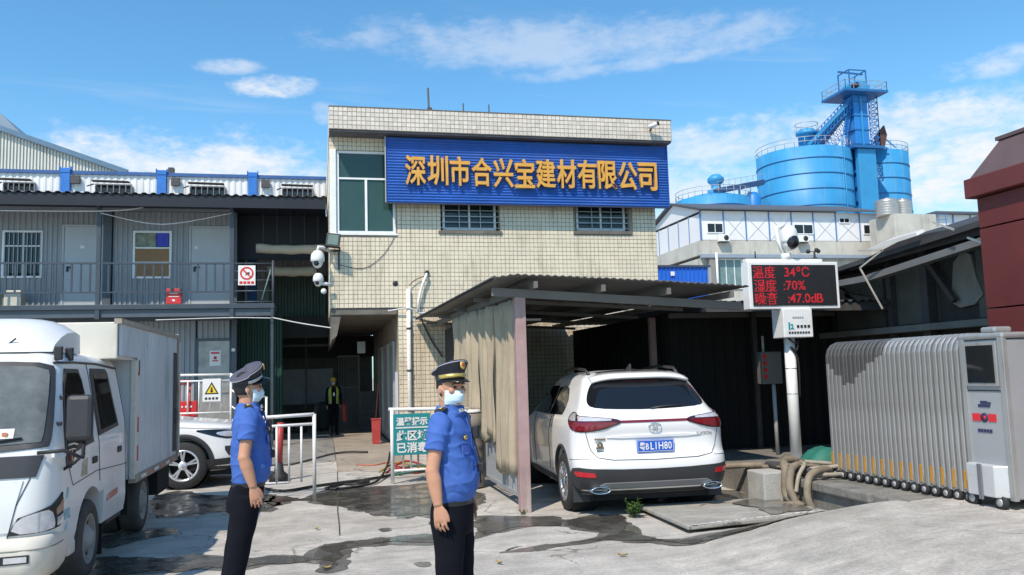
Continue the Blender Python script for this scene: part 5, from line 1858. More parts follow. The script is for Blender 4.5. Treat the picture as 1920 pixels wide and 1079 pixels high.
rf = MB().box(-.006, .006, -.012, .012, 0, .17).mesh('reflector')
rf.materials.append(YEL)
wh = MB()
wh.lathe([(.012, -.018), (.05, -.018), (.055, -.012), (.055, .012), (.05, .018), (.012, .018)], (0, 0, 0), 'x', 16, caps=True)
wh_me = wh.mesh('wheel', True)
wh_me.materials.append(RUB)
hub = MB()
hub.lathe([(.001, -.024), (.026, -.024), (.03, -.019), (.03, .019), (.001, .019)], (0, 0, 0), 'x', 12)
hub_me = hub.mesh('hub', True)
hub_me.materials.append(STEELG)
bk_me = MB().box(-.03, .03, -.03, .03, 0, .10).mesh('wheel_bracket')
bk_me.materials.append(GALU)
NF = 29
GX = 6.30
for i in range(NF):
    y = 8.86 - (8.86 - 6.83) * i / (NF - 1)
    x = GX + .045 * (i / (NF - 1))
    dk = max(0.0, (.10 + .40 * math.sin(PI * min(1, i / 13)) ** 1.2) * (1 - i / 15)) * rnd.uniform(.75, 1.2)
    f_ = piece('frame', gate_frame(dk if i < 14 else 0), gt, (x, y, ZB), (rnd.uniform(-.004, .004), 0, rnd.uniform(-.01, .01)))
    if i % 2 == 0:
        piece('reflector', rf, gt, (x - W2 - .034, y, ZB + .12), None)
        piece('wheel_bracket', bk_me, gt, (x - W2 - .0, y, ZB + .085))
        w = piece('wheel', wh_me, gt, (x - W2 - .025, y - .035, ZB + .05))
        h_ = piece('hub', hub_me, gt, (x - W2 - .025, y - .035, ZB + .05))
        h_.parent = w
        h_.location = (0, 0, 0)
# scissor links deep inside
for z in (.45, 1.0):
    mb = MB()
    for i in range(NF - 1):
        y = 8.86 - (8.86 - 6.83) * i / (NF - 1)
        mb.beam((GX - .1, y, ZB + z - .04), (GX + .1, y - .07, ZB + z + .04), .012, .02)
    mb.build('scissor_links', STEELG, gt, kind='stuff')
# drive head
gh = thing('gate_drive_head', 'tall grey gate drive head with dark window and red emblem at the gate end', 'gate motor', (6.3, 6.5, .325))
HEADG = M('head_grey', (.40, .41, .42), .35, metal=.3, var=.08, scale=2)
HY0, HY1 = 6.26, 6.76
B('body', HEADG, gh, (5.90, 6.75, HY0, HY1, ZB + .09, ZB + 1.50), bevel=.015)
B('side_frame', GALU, gh, (5.885, 5.93, HY1 - .05, HY1 + .012, ZB + .08, ZB + 1.52), bevel=.004)
B('side_frame', GALU, gh, (5.885, 5.93, HY0 - .012, HY0 + .05, ZB + .08, ZB + 1.52), bevel=.004)
B('top_cap', GALU, gh, (5.88, 6.8, HY0 - .02, HY1 + .02, ZB + 1.505, ZB + 1.56), bevel=.02)
B('top_lamp', GALU, gh, (6.0, 6.2, 6.45, 6.62, ZB + 1.565, ZB + 1.62), bevel=.02)
B('window_frame', GALU, gh, (5.875, 5.898, HY0 + .06, HY1 - .06, ZB + 1.08, ZB + 1.48), bevel=.003)
B('window', GLASSD, gh, (5.868, 5.876, HY0 + .09, HY1 - .09, ZB + 1.11, ZB + 1.45))
B('trim', INK, gh, (5.893, 5.899, HY0 + .05, HY1 - .05, ZB + 1.035, ZB + 1.045))
REDG = M('emblem_red', (.65, .03, .04), .5)
B('red_print', REDG, gh, (5.893, 5.899, 6.58, 6.68, ZB + .76, ZB + .83))
B('red_print', REDG, gh, (5.893, 5.899, 6.40, 6.49, ZB + .76, ZB + .83))
mb = MB()
mb.lathe([(.02, 5.892), (.042, 5.892), (.042, 5.898), (.02, 5.898), (.02, 5.892)], (0, 6.535, ZB + .795), 'x', 20)
mb.build('ring_print', M('navy_print', (.03, .035, .10), .5), gh)
mb = MB()
mb.lathe([(.001, 5.892), (.017, 5.892), (.017, 5.898), (.001, 5.898)], (0, 6.535, ZB + .795), 'x', 14)
mb.build('red_dot', REDG, gh)
B('dark_print', M('navy_print', (.03, .035, .10), .5), gh, (5.893, 5.899, 6.46, 6.60, ZB + .89, ZB + .915), (5.893, 5.899, 6.49, 6.57, ZB + .92, ZB + .945), (5.893, 5.899, 6.45, 6.49, ZB + .92, ZB + .935))
B('dark_print', M('navy_print', (.03, .035, .10), .5), gh, *[(5.893, 5.899, 6.46 + k * .035, 6.485 + k * .035, ZB + .66, ZB + .69) for k in range(5)])
mb = MB()
mb.prism([(5.90, 6.30, ZB + .10), (5.80, 6.38, ZB + .10), (5.80, 6.52, ZB + .10), (5.80, 6.70, ZB + .10), (5.90, 6.77, ZB + .10)], (0, 0, .28))
mb.build('skirt', M('skirt_silver', (.62, .63, .64), .3, metal=.3, var=.1), gh, bevel=.01)
B('skirt_pillar', M('dark_silver', (.2, .21, .22), .35, metal=.3), gh, (5.785, 5.80, 6.51, 6.56, ZB + .07, ZB + .385), bevel=.005)
for y in (6.38, 6.70):
    w = piece('wheel', wh_me, gh, (5.86, y, ZB + .06))
    w.scale = (1.3, 1.25, 1.25)
    h_ = piece('hub', hub_me, gh, (5.86, y, ZB + .06))
    h_.parent = w
    h_.location = (0, 0, 0)

# ------------------------------------------------------------------ hoses, block and tarp by the kerb
bl = thing('concrete_block', 'pale square concrete block at the corner of the raised kerb', 'block', (5.3, 9.6, 0))
B('block', M('pale_block', (.40, .39, .36), .85, var=.2, scale=4, bump=.4), bl, (5.05, 5.40, 9.05, 9.45, 0, .40), bevel=.015)
HOSE = M('dirty_hose', (.22, .18, .13), .75, var=.35, scale=6, dirt=(.10, .08, .06), dirt_amt=.6, dirt_scale=8)
hoses = [([(5.9, 9.3, .40), (5.55, 9.05, .47), (5.30, 8.85, .45), (5.22, 8.78, .25), (5.24, 8.74, .08), (5.0, 8.9, .05)], .045, 'thick muddy hose folded over the kerb corner, nearest the block'),
         ([(6.0, 9.0, .38), (5.65, 8.75, .44), (5.36, 8.58, .40), (5.28, 8.52, .2), (5.30, 8.48, .06)], .042, 'thick muddy hose hanging over the kerb edge, right of the others'),
         ([(5.95, 9.45, .38), (5.6, 9.3, .50), (5.42, 9.2, .5), (5.28, 8.95, .42), (5.25, 8.9, .15), (5.28, 8.6, .05)], .05, 'fattest muddy hose curling on top of the kerb heap'),
         ([(5.1, 9.0, .05), (4.7, 9.05, .055), (4.35, 9.1, .055), (4.2, 9.0, .055)], .035, 'flattened muddy hose trailing across the slab'),
         ([(4.75, 10.6, .03), (4.95, 10.45, .28), (5.2, 10.2, .36), (5.6, 10.0, .37)], .04, 'grey hose bending up behind the white car')]
for p_, r_, lab in hoses:
    cable('hose', p_, r_, HOSE, lab, 'hose', group='muddy hoses on the kerb', n=10)
hr_ = random.Random(21)
for k in range(3):
    p_ = []
    cx_, cy_ = 5.62 + hr_.uniform(-.15, .2), 9.15 + hr_.uniform(-.35, .25)
    a0 = hr_.uniform(0, 6.3)
    for q in range(11):
        a = a0 + q * hr_.uniform(.7, 1.3)
        r_ = hr_.uniform(.10, .36)
        p_.append((cx_ + r_ * math.cos(a), cy_ + r_ * 1.2 * math.sin(a), .37 + .012 * q * hr_.uniform(.5, 1) + hr_.uniform(0, .03)))
    if k % 2:
        p_ += [(5.34, cy_ - .1, .38), (5.27, cy_ - .14, .22 + hr_.uniform(-.08, .1))]
    cable('hose', p_, .016 + .008 * (k % 3), [HOSE, M('pale_muddy_hose', (.33, .29, .23), .8, var=.3, scale=9, dirt=(.14, .11, .08), dirt_amt=.7, dirt_scale=9), IRON][k % 3], ['thin brown muddy hose', 'thin pale muddy hose', 'thin dark hose'][k % 3] + ' tangled in the heap on the kerb corner', 'hose', group='thin muddy hoses in the kerb heap', n=8)
TARP = M('green_tarp', (.02, .15, .11), .6, var=.25, scale=4)
mb = MB()
nn = 12
for j in range(nn + 1):
    for i in range(nn + 1):
        u, v = i / nn, j / nn
        hgt = .30 * (1 - (2 * u - 1) ** 2) * (1 - (2 * v - 1) ** 2) ** .6
        mb.v.append((5.75 + u * .75, 9.15 + v * .6, .33 + max(0, hgt + .05 * noise.noise((u * 5, v * 5, 1)))))
for j in range(nn):
    for i in range(nn):
        a = j * (nn + 1) + i
        mb.f.append((a, a + 1, a + nn + 2, a + nn + 1))
        mb.sm.append(True)
tag(mb.build('green_tarp', TARP, recalc=False), 'crumpled green tarpaulin heap at the foot of the white pole', 'tarpaulin')

# ================================================================== VEHICLES
def interp(tab, z):
    """smooth monotone-ish interpolation through (z, value) rows"""
    if z <= tab[0][0]:
        return tab[0][1]
    for i in range(len(tab) - 1):
        (a, va), (b, vb) = tab[i], tab[i + 1]
        if z <= b:
            t = (z - a) / (b - a)
            va0 = tab[i - 1][1] if i > 0 else va
            za0 = tab[i - 1][0] if i > 0 else a - (b - a)
            vb1 = tab[i + 2][1] if i + 2 < len(tab) else vb
            zb1 = tab[i + 2][0] if i + 2 < len(tab) else b + (b - a)
            m0 = (vb - va0) / (b - za0) * (b - a)
            m1 = (vb1 - va) / (zb1 - a) * (b - a)
            d = vb - va
            lim = lambda m: 0 if m * d <= 0 else max(-3 * abs(d), min(3 * abs(d), m))
            m0, m1 = lim(m0), lim(m1)
            return (2 * t ** 3 - 3 * t * t + 1) * va + (t ** 3 - 2 * t * t + t) * m0 + (-2 * t ** 3 + 3 * t * t) * vb + (t ** 3 - t * t) * m1
    return tab[-1][1]


class Shell:
    """body shell made of horizontal plan outlines: half width w(z), near end r(z), far end f(z), rounded corners"""

    def __init__(s, w, r, f, cr, cf, n=2.4, bow=0.04):
        s.w, s.r, s.f, s.cr, s.cf, s.n, s.bow = w, r, f, cr, cf, n, bow

    def half(s, z, N=64):
        """right half outline from near-end centre to far-end centre"""
        w, r, f = interp(s.w, z), interp(s.r, z), interp(s.f, z)
        cr, cf = min(interp(s.cr, z), w * .98), min(interp(s.cf, z), w * .98)
        L_ = f - r
        kx = min(1, L_ / 2 / max(cr, cf, 1e-3))
        cr_y, cf_y = cr * kx, cf * kx
        pts = []
        for i in range(10):
            x = (w - cr) * i / 10
            pts.append((x, r + s.bow * (x / w) ** 2))
        bz = s.bow * ((w - cr) / w) ** 2
        for i in range(15):
            t = PI / 2 * i / 14
            x = (w - cr) + cr * math.sin(t) ** (2 / s.n)
            y = r + bz + cr_y * (1 - math.cos(t) ** (2 / s.n))
            pts.append((x, y))
        for i in range(1, 14):
            pts.append((w, r + bz + cr_y + (L_ - bz * 2 - cr_y - cf_y) * i / 14))
        for i in range(15):
            t = PI / 2 * i / 14
            x = (w - cf) + cf * math.cos(t) ** (2 / s.n)
            y = f - bz - cf_y * (1 - math.sin(t) ** (2 / s.n))
            pts.append((x, y))
        for i in range(9, -1, -1):
            x = (w - cf) * i / 10
            pts.append((x, f - s.bow * (x / w) ** 2))
        return pts

    def mesh(s, zs):
        mb = MB()
        rings = []
        for z in zs:
            h = s.half(z)
            ring = [(x, y, z) for x, y in h] + [(-x, y, z) for x, y in reversed(h[1:-1])]
            rings.append(ring)
        mb.loft(rings, caps=True, smooth=True)
        return mb

    def at(s, u, z):
        """point at arc length u from the near-end centre (negative = left side) and outward normal"""
        def pos(u, z):
            h = s.half(z)
            sg = 1 if u >= 0 else -1
            d = abs(u)
            for a, b in zip(h, h[1:]):
                l = math.hypot(b[0] - a[0], b[1] - a[1])
                if d <= l:
                    t = d / l if l else 0
                    return Vector((sg * (a[0] + (b[0] - a[0]) * t), a[1] + (b[1] - a[1]) * t, z))
                d -= l
            return Vector((sg * h[-1][0], h[-1][1], z))
        p = pos(u, z)
        du = pos(u + .01, z) - pos(u - .01, z)
        dz = pos(u, z + .01) - pos(u, z - .01)
        n = du.cross(dz)
        n = n.normalized() if n.length > 1e-9 else Vector((0, -1, 0))
        return p, n

    def arc(s, x, y, z):
        """arc length u of the outline point nearest to (|x|, y) at height z"""
        h = s.half(z)
        best, acc, bu = 9e9, 0, 0
        for a, b in zip(h, h[1:]):
            l = math.hypot(b[0] - a[0], b[1] - a[1])
            for t in (0, .25, .5, .75):
                q = (a[0] + (b[0] - a[0]) * t, a[1] + (b[1] - a[1]) * t)
                d = (q[0] - abs(x)) ** 2 + (q[1] - y) ** 2
                if d < best:
                    best, bu = d, acc + l * t
            acc += l
        return bu if x >= 0 else -bu

    def patch(s, poly, off=.004, depth=.012, grid=.05, smooth_poly=0):
        """poly of (u, z) points laid on the shell, standing off it"""
        pts = [Vector(p) for p in poly]
        for _ in range(smooth_poly):
            q = []
            for i in range(len(pts)):
                a, b = pts[i], pts[(i + 1) % len(pts)]
                q += [a.lerp(b, .25), a.lerp(b, .75)]
            pts = q
        fine = []
        for i in range(len(pts)):
            a, b = pts[i], pts[(i + 1) % len(pts)]
            k = max(1, int((b - a).length / grid))
            fine += [a.lerp(b, j / k) for j in range(k)]
        nb = len(fine)
        us, zs = [p.x for p in fine], [p.y for p in fine]
        inner = []
        u = min(us) + grid * .5
        while u < max(us):
            z = min(zs) + grid * .5
            while z < max(zs):
                c = False
                for i in range(nb):
                    a, b = fine[i], fine[i - 1]
                    if (a.y > z) != (b.y > z) and u < (b.x - a.x) * (z - a.y) / (b.y - a.y) + a.x:
                        c = not c
                if c and min((Vector((u, z)) - f).length for f in fine) > grid * .35:
                    inner.append(Vector((u, z)))
                z += grid
            u += grid
        v, e, f, ov, oe, of = delaunay_2d_cdt(fine + inner, [(i, (i + 1) % nb) for i in range(nb)], [], 1, 1e-5)
        mb = MB()
        V = []
        for q in v:
            p, n = s.at(q.x, q.y)
            V.append(p + n * off)
        mb.add(V, [tuple(t) for t in f], True)
        # skirt round the rim
        for i in range(nb):
            j = (i + 1) % nb
            (p0, n0), (p1, n1) = s.at(*fine[i]), s.at(*fine[j])
            mb.add([p0 + n0 * off, p1 + n1 * off, p1 - n1 * depth, p0 - n0 * depth], [(0, 1, 2, 3)])
        return mb

    def line(s, pts, w=.006, off=.0015, h=.003, n=10):
        """thin shut line along (u, z) points"""
        P_ = []
        for a, b in zip(pts, pts[1:]):
            for k in range(n):
                P_.append((a[0] + (b[0] - a[0]) * k / n, a[1] + (b[1] - a[1]) * k / n))
        P_.append(pts[-1])
        mb = MB()
        q = []
        for u, z in P_:
            p, nn = s.at(u, z)
            q.append(p + nn * off)
        mb.tube(q, w / 2, 5)
        return mb


def sharpen(o, deg=32):
    for p in o.data.polygons:
        p.use_smooth = True
    o.data.set_sharp_from_angle(angle=R(deg))


def arch_band(S, sx, y, z, r0, r1, zmin):
    rings = []
    for k in range(33):
        a = PI * 1.14 * k / 32 - PI * .07
        ring = []
        for rr, off in ((r0, -.03), (r0, .012), ((r0 + r1) / 2, .016), (r1, .010), (r1, -.01)):
            yy, zz = y + math.cos(a) * rr, max(zmin, z + math.sin(a) * rr)
            w = interp(S.w, zz)
            h = S.half(zz)
            best = min(h, key=lambda q: abs(q[1] - yy) + (0 if q[0] > w * .45 else 9))
            # exact x on the outline at this y
            xs = [(p, q) for p, q in zip(h, h[1:]) if (p[1] - yy) * (q[1] - yy) <= 0 and p[0] > w * .4]
            if xs:
                p, q = xs[0]
                t = (yy - p[1]) / (q[1] - p[1]) if q[1] != p[1] else 0
                xx = p[0] + (q[0] - p[0]) * t
            else:
                xx = best[0]
            ring.append((sx * (xx + off), yy, zz))
        rings.append(ring)
    mb = MB()
    mb.loft(rings, caps=True, smooth=False)
    return mb


def mir(poly):
    return [(-u, z) for u, z in reversed(poly)]


CARW = M('car_white', (.80, .80, .80), .22, var=.02, coat=.6, rvar=.03, spec=.5)
CARB = M('car_black_plastic', (.035, .036, .04), .5, var=.15, scale=4)
CARG = M('car_glass', (.008, .010, .013), .03, spec=.6, rvar=.02, var=.1)
CHROME = M('chrome', (.75, .76, .78), .12, metal=1.0, var=.03, rvar=.04)
SHUT = M('shut_line', (.05, .05, .055), .7)
LAMPR = M('lamp_red', (.17, .004, .010), .12, var=.15, scale=12, coat=.7, rvar=.04)
LAMPD = M('lamp_dark', (.05, .008, .012), .1, coat=.7, rvar=.04)
LAMPC = M('lamp_clear', (.62, .62, .64), .12, coat=.6, metal=.3, var=.15, scale=20, rvar=.05)
PLATEB = M('plate_blue', (.01, .10, .52), .4, var=.05)
TYRE = M('tyre', (.025, .025, .026), .8, var=.25, scale=10, bump=.3, bscale=60)
ALLOY = M('alloy', (.55, .56, .58), .25, metal=.85, var=.06)
UNDER = M('underbody', (.012, .012, .013), .9)


def wheel_parts(parent, x, y, z, r, w, side, style, spokes=5, rim=ALLOY):
    """wheel with its axle along x; side=+1 outer face towards +x"""
    t = MB()
    t.lathe([(r * .66, -w / 2), (r * .93, -w / 2), (r * .985, -w * .38), (r, -w * .25), (r, w * .25), (r * .985, w * .38), (r * .93, w / 2), (r * .66, w / 2), (r * .64, 0), (r * .66, -w / 2)], (x, y, z), 'x', 40)
    o = t.build('wheel', TYRE, parent)
    d = MB()
    xo = side * w * .5
    d.lathe([(r * .67, side * w * .15), (r * .67, xo + side * .004), (r * .60, xo + side * .006), (r * .58, xo - side * .02), (r * .56, side * w * .1)], (x, y, z), 'x', 40)
    for k in range(spokes):
        a = 2 * PI * k / spokes + .3
        for da in ((-.13, .13) if style == 'split' else (0,)):
            ww = .028 if style == 'split' else .075
            p0 = Vector((x + xo - side * .012, y + math.cos(a) * r * .12, z + math.sin(a) * r * .12))
            p1 = Vector((x + xo - side * .004, y + math.cos(a + da) * r * .62, z + math.sin(a + da) * r * .62))
            dr = (p1 - p0).normalized()
            d.beam(p0, p1, ww, .022, (1, 0, 0)) if abs(dr.x) < .9 else None
    d.build('rim', rim, o)
    h = MB()
    h.lathe([(.001, xo + side * .006), (r * .17, xo + side * .006), (r * .19, xo - side * .01), (.001, xo - side * .03)], (x, y, z), 'x', 20)
    h.build('hub', rim, o)
    b = MB()
    b.lathe([(.001, side * w * .05), (r * .66, side * w * .05), (r * .66, -side * w * .1), (.001, -side * w * .1)], (x, y, z), 'x', 24)
    b.build('brake_disc', UNDER, o)
    return o


# ------------------------------------------------------------------ white hatchback SUV in the carport, rear to the camera
car = thing('parked_suv', 'white suv backed under the carport roof showing red tail lights and blue number plate', 'car')
S1 = Shell(
    w=[(.24, .82), (.34, .885), (.5, .915), (.72, .925), (.92, .92), (1.04, .895), (1.10, .865), (1.2, .80), (1.35, .735), (1.5, .675), (1.57, .63), (1.61, .56), (1.645, .40), (1.66, .15)],
    r=[(.24, .22), (.30, .10), (.38, .045), (.48, .01), (.58, .0), (.66, .015), (.70, .045), (.80, .065), (.90, .06), (1.0, .035), (1.06, .035), (1.12, .07), (1.18, .13), (1.30, .26), (1.45, .42), (1.55, .54), (1.60, .62), (1.645, .95), (1.66, 1.3)],
    f=[(.24, 4.2), (.34, 4.36), (.55, 4.46), (.75, 4.42), (.88, 4.30), (.96, 4.0), (1.01, 3.55), (1.05, 3.30), (1.12, 3.14), (1.3, 2.82), (1.5, 2.42), (1.6, 2.1), (1.66, 1.6)],
    cr=[(.24, .25), (.6, .34), (1.0, .36), (1.15, .34), (1.5, .26), (1.6, .25), (1.66, .1)],
    cf=[(.24, .4), (.8, .5), (1.0, .5), (1.15, .35), (1.6, .3), (1.66, .1)], n=2.3, bow=.05)
zs = [.24, .27, .30, .34, .38, .43, .48, .53, .58, .62, .66, .68, .70, .74, .80, .85, .90, .95, 1.0, 1.03, 1.06, 1.09, 1.12, 1.15, 1.18, 1.24, 1.30, 1.37, 1.45, 1.5, 1.55, 1.58, 1.60, 1.62, 1.635, 1.645, 1.655, 1.66]
o = S1.mesh(zs).build('body', CARW, car)
cut = []
for y in (.80, 3.47):
    for sx in (-1, 1):
        c_ = MB()
        c_.cyl((sx * .62, y, .36), (sx * 1.1, y, .36), .395, n=40)
        cut.append(c_)
boolean_cut(o, cut)
sharpen(o)
# wheel wells
for y in (.80, 3.47):
    for sx in (-1, 1):
        w_ = MB()
        w_.lathe([(.001, sx * .60), (.392, sx * .60), (.392, sx * .86)], (0, y, .36), 'x', 32)
        w_.build('wheel_well', UNDER, car, recalc=False)
        arch_band(S1, sx, y, .36, .393, .425, .25).build('arch_trim', CARB, car)
        wheel_parts(car, sx * .80, y, .345, .345, .225, sx, 'split', 5)
# dark bumper cladding, sills
cl = [(-1.15, .255), (-.6, .25), (0, .25), (.6, .25), (1.15, .255), (1.16, .48), (1.05, .55), (.92, .565), (.75, .555), (.4, .54), (0, .535), (-.4, .54), (-.75, .555), (-.92, .565), (-1.05, .55), (-1.16, .48)]
S1.patch(cl, .006, .01, .06).build('rear_bumper_cladding', CARB, car)
S1.patch([(-.62, .335), (.62, .335), (.66, .37), (.60, .395), (-.60, .395), (-.66, .37)], .022, .02, .06).build('skid_plate', M('skid_grey', (.16, .16, .165), .4), car)
for sx in (-1, 1):
    u1, u2 = S1.arc(sx, 1.25, .3), S1.arc(sx, 3.0, .3)
    S1.patch([(u1, .26), (u2, .26), (u2, .36), (u1, .36)] if sx > 0 else [(u2, .26), (u1, .26), (u1, .36), (u2, .36)], .008, .01, .15).build('sill_cladding', CARB, car)
# rear screen
scr_ = [(-.585, 1.515), (-.3, 1.535), (0, 1.54), (.3, 1.535), (.585, 1.515), (.66, 1.44), (.72, 1.34), (.735, 1.27), (.69, 1.225), (.5, 1.205), (0, 1.19), (-.5, 1.205), (-.69, 1.225), (-.735, 1.27), (-.72, 1.34), (-.66, 1.44)]
S1.patch(scr_, .003, .01, .06, 1).build('rear_window', CARG, car)
S1.patch([(-.22, 1.495), (.22, 1.495), (.22, 1.518), (-.22, 1.518)], .009, .006, .08).build('brake_lamp', LAMPD, car)
# roof spoiler above it
sp = MB()
prof = []
for k in range(21):
    f = -1 + 2 * k / 20
    x = f * .60
    yb = .50 + .05 * f * f
    zt = 1.635 - .05 * f ** 4
    prof.append([(x, yb - .06, zt - .055), (x, yb - .075, zt - .075), (x, yb - .02, zt - .095), (x, yb + .22, zt - .07), (x, yb + .35, zt + .012), (x, yb + .05, zt - .02)])
sp.loft(prof, smooth=True)
sp.build('spoiler', CARW, car)
# tail lights
tl = [(.385, 1.055), (.46, 1.025), (.60, .985), (.74, .962), (.90, .955), (1.05, .985), (1.22, 1.05), (1.27, 1.10), (1.14, 1.165), (.96, 1.175), (.93, 1.135), (.72, 1.125), (.50, 1.105), (.40, 1.085)]
tr = [(.42, 1.052), (.5, 1.032), (.62, 1.0), (.76, .975), (.90, .968), (1.03, .99), (1.17, 1.05), (1.10, 1.065), (.94, 1.062), (.72, 1.066), (.5, 1.068)]
tcl = [(.50, 1.078), (.72, 1.076), (.90, 1.074), (.92, 1.125), (.72, 1.115), (.50, 1.096)]
tc2 = [(.96, 1.075), (1.10, 1.075), (1.20, 1.085), (1.12, 1.145), (.97, 1.16)]
for fn in (lambda p: p, mir):
    t_ = S1.patch(fn(tl), .010, .012, .05, 1).build('tail_light', LAMPD, car)
    S1.patch(fn(tr), .015, .004, .05, 1).build('red_lens', LAMPR, t_)
    S1.patch(fn(tcl), .015, .004, .04).build('clear_lens', LAMPC, t_)
    S1.patch(fn(tc2), .015, .004, .04).build('clear_lens', LAMPC, t_)
    S1.patch(fn([(.70, .458), (.94, .465), (1.00, .492), (.98, .522), (.72, .508)]), .013, .008, .05).build('reflector', M('reflector_red', (.50, .01, .02), .2, coat=.5, var=.1), car)
S1.patch([(-.40, 1.052), (.40, 1.052), (.40, 1.078), (-.40, 1.078)], .006, .006, .06).build('light_bar', M('bar_red', (.18, .008, .014), .2, coat=.5, var=.1), car)
# tailgate shut lines, plate recess, badge, lettering
S1.line([(-.93, 1.13), (-.80, .95), (-.745, .76), (-.68, .675), (-.5, .645), (0, .635), (.5, .645), (.68, .675), (.745, .76), (.80, .95), (.93, 1.13)], .009, .001).build('shut_line', SHUT, car)
S1.line([(-1.15, .64), (-.9, .655), (-.7, .66)], .005).build('shut_line', SHUT, car)
S1.line([(1.15, .64), (.9, .655), (.7, .66)], .005).build('shut_line', SHUT, car)
S1.patch([(-.56, .895), (-.36, .915), (.36, .915), (.56, .895), (.40, .882), (-.40, .882)], .014, .004, .06).build('plate_garnish', CARW, car)
pl_ = B('number_plate', PLATEB, car, (-.22, .22, .028, .040, .715, .855), bevel=.004)
B('plate_rim', PAPER, pl_, (-.213, .213, .0255, .0275, .722, .726), (-.213, .213, .0255, .0275, .844, .848), (-.213, -.209, .0255, .0275, .726, .844), (.209, .213, .0255, .0275, .726, .844))
text('plate_lettering', '粤B', .10, PAPER, pl_, (-.135, .0245, .785), .0008, .0015, .72)
text('plate_lettering', 'L1H80', .118, PAPER, pl_, (.065, .0245, .785), .0008, .0015, .78, None, 1.05)
mb = MB()
mb.ball((-.048, .025, .785), (.006, .002, .006), 8, 4)
mb.build('plate_dot', PAPER, pl_)
bd = MB()
p0, nn_ = S1.at(0, 1.0)
ring = []
for k in range(28):
    a = 2 * PI * k / 28
    c_ = Vector((math.cos(a) * .072, -.012, 1.0 + math.sin(a) * .038))
    c_.y += p0.y
    ring.append(c_)
bd.tube(ring + [ring[0]], .006, 6, caps=False)
bd.beam((-.028, p0.y - .012, .968), (-.012, p0.y - .012, 1.032), .008, .01, (0, 1, 0))
bd.beam((.012, p0.y - .012, .968), (.028, p0.y - .012, 1.032), .008, .01, (0, 1, 0))
bd.beam((-.02, p0.y - .012, .998), (.02, p0.y - .012, 1.002), .008, .01, (0, 1, 0))
bd.build('badge', CHROME, car)
text('model_lettering', 'TUCSON', .045, CHROME, car, (.60, S1.at(.6, .905)[0].y - .006, .905), .001, .0005, 1.1, (0, 0, R(8)))
pS = S1.at(-.62, .8)[0]
stk = MB()
for k in range(5):
    stk.box(-.70 + k * .026, -.68 + k * .026, pS.y - .016, pS.y - .008, .868, .886)
stk.lathe([(.016, -.002), (.034, -.002), (.034, .002), (.016, .002), (.016, -.002)], (-.64, pS.y - .012, .815), 'y', 16)
stk.box(-.685, -.595, pS.y - .016, pS.y - .008, .772, .79)
stk.build('sticker', M('sticker_gold', (.16, .11, .05), .5), car)
stk = MB()
for k in range(4):
    stk.box(-.675 + k * .02, -.66 + k * .02, pS.y - .016, pS.y - .008, .742, .754)
stk.build('sticker', INK, car)
# exhaust tips
for sx in (-1, 1):
    e_ = MB()
    rg = []
    for kk, (rx, rz, yy) in enumerate(((.115, .042, .015), (.105, .034, .012), (.10, .03, .05), (.10, .03, .2))):
        rg.append([(sx * .66 + rx * math.cos(2 * PI * k / 24), yy, .315 + rz * math.sin(2 * PI * k / 24)) for k in range(24)])
    rg.insert(0, [(sx * .66 + .115 * math.cos(2 * PI * k / 24), .16, .315 + .042 * math.sin(2 * PI * k / 24)) for k in range(24)])
    e_.loft(rg, caps=False)
    e_.build('exhaust_tip', CHROME, car)
B('underbody', UNDER, car, (-.7, .7, .25, 4.1, .17, .26))
B('rear_silencer', UNDER, car, (-.5, .5, .35, .6, .2, .28), bevel=.04)
for sx in (-1, 1):
    B('mud_flap', CARB, car, (sx * .80 - .1, sx * .80 + .1, .36, .375, .15, .34))
# side windows, doors
for sx in (-1, 1):
    def U(y, z):
        return S1.arc(sx, y, z)
    for poly, nm in (([(1.02, 1.12), (1.75, 1.10), (1.75, 1.44), (1.45, 1.47), (1.2, 1.44), (1.06, 1.3)], 'side_window'), ([(1.79, 1.10), (2.75, 1.10), (2.45, 1.38), (2.2, 1.46), (1.79, 1.47)], 'side_window')):
        q = [(U(y, z), z) for y, z in poly]
        S1.patch(q if sx > 0 else list(reversed(q)), .004, .01, .08).build(nm, CARG, car)
    for y in (1.55, 2.55):
        S1.line([(U(y, 1.08), 1.08), (U(y, .8), .8), (U(y, .42), .42)], .008).build('shut_line', SHUT, car)
    q0 = S1.at(U(1.35, .92), .92)
    for y in (1.72, 2.7):
        p, n_2 = S1.at(U(y, .93), .93)
        B('door_handle', CARW, car, (p.x - .02 if sx < 0 else p.x - .005, p.x + .005 if sx < 0 else p.x + .02, p.y - .1, p.y + .1, .915, .94), bevel=.006)
    B('wing_mirror', CARW, car, (sx * 1.02 - .1, sx * 1.02 + .1, 2.9, 3.05, 1.06, 1.2), bevel=.04)
    rr_ = MB()
    rr_.tube([(sx * .56, .75, 1.60), (sx * .57, .9, 1.665), (sx * .57, 1.5, 1.69), (sx * .55, 2.1, 1.655)], .018, 8)
    rr_.build('roof_rail', CARB, car)
fin = MB()
fin.prism([(-.012, .85, 1.64), (-.012, 1.06, 1.65), (-.012, .88, 1.725), (-.012, .86, 1.72)], (.024, 0, 0))
fin.build('roof_fin', CARB, car, bevel=.006)
S1.patch([(-.42, 1.62), (.42, 1.62), (.33, 1.652), (-.33, 1.652)], .003, .004, .08).build('roof_glass', CARG, car)
wp = MB()
wp.tube([(0, S1.at(0, 1.2)[0].y - .02, 1.205), (.2, S1.at(.2, 1.23)[0].y - .02, 1.225), (.38, S1.at(.38, 1.23)[0].y - .02, 1.225)], .01, 6)
wp.build('rear_wiper', CARB, car)
car.location = (3.70, 8.98, 0)
car.rotation_euler.z = R(-3.6)

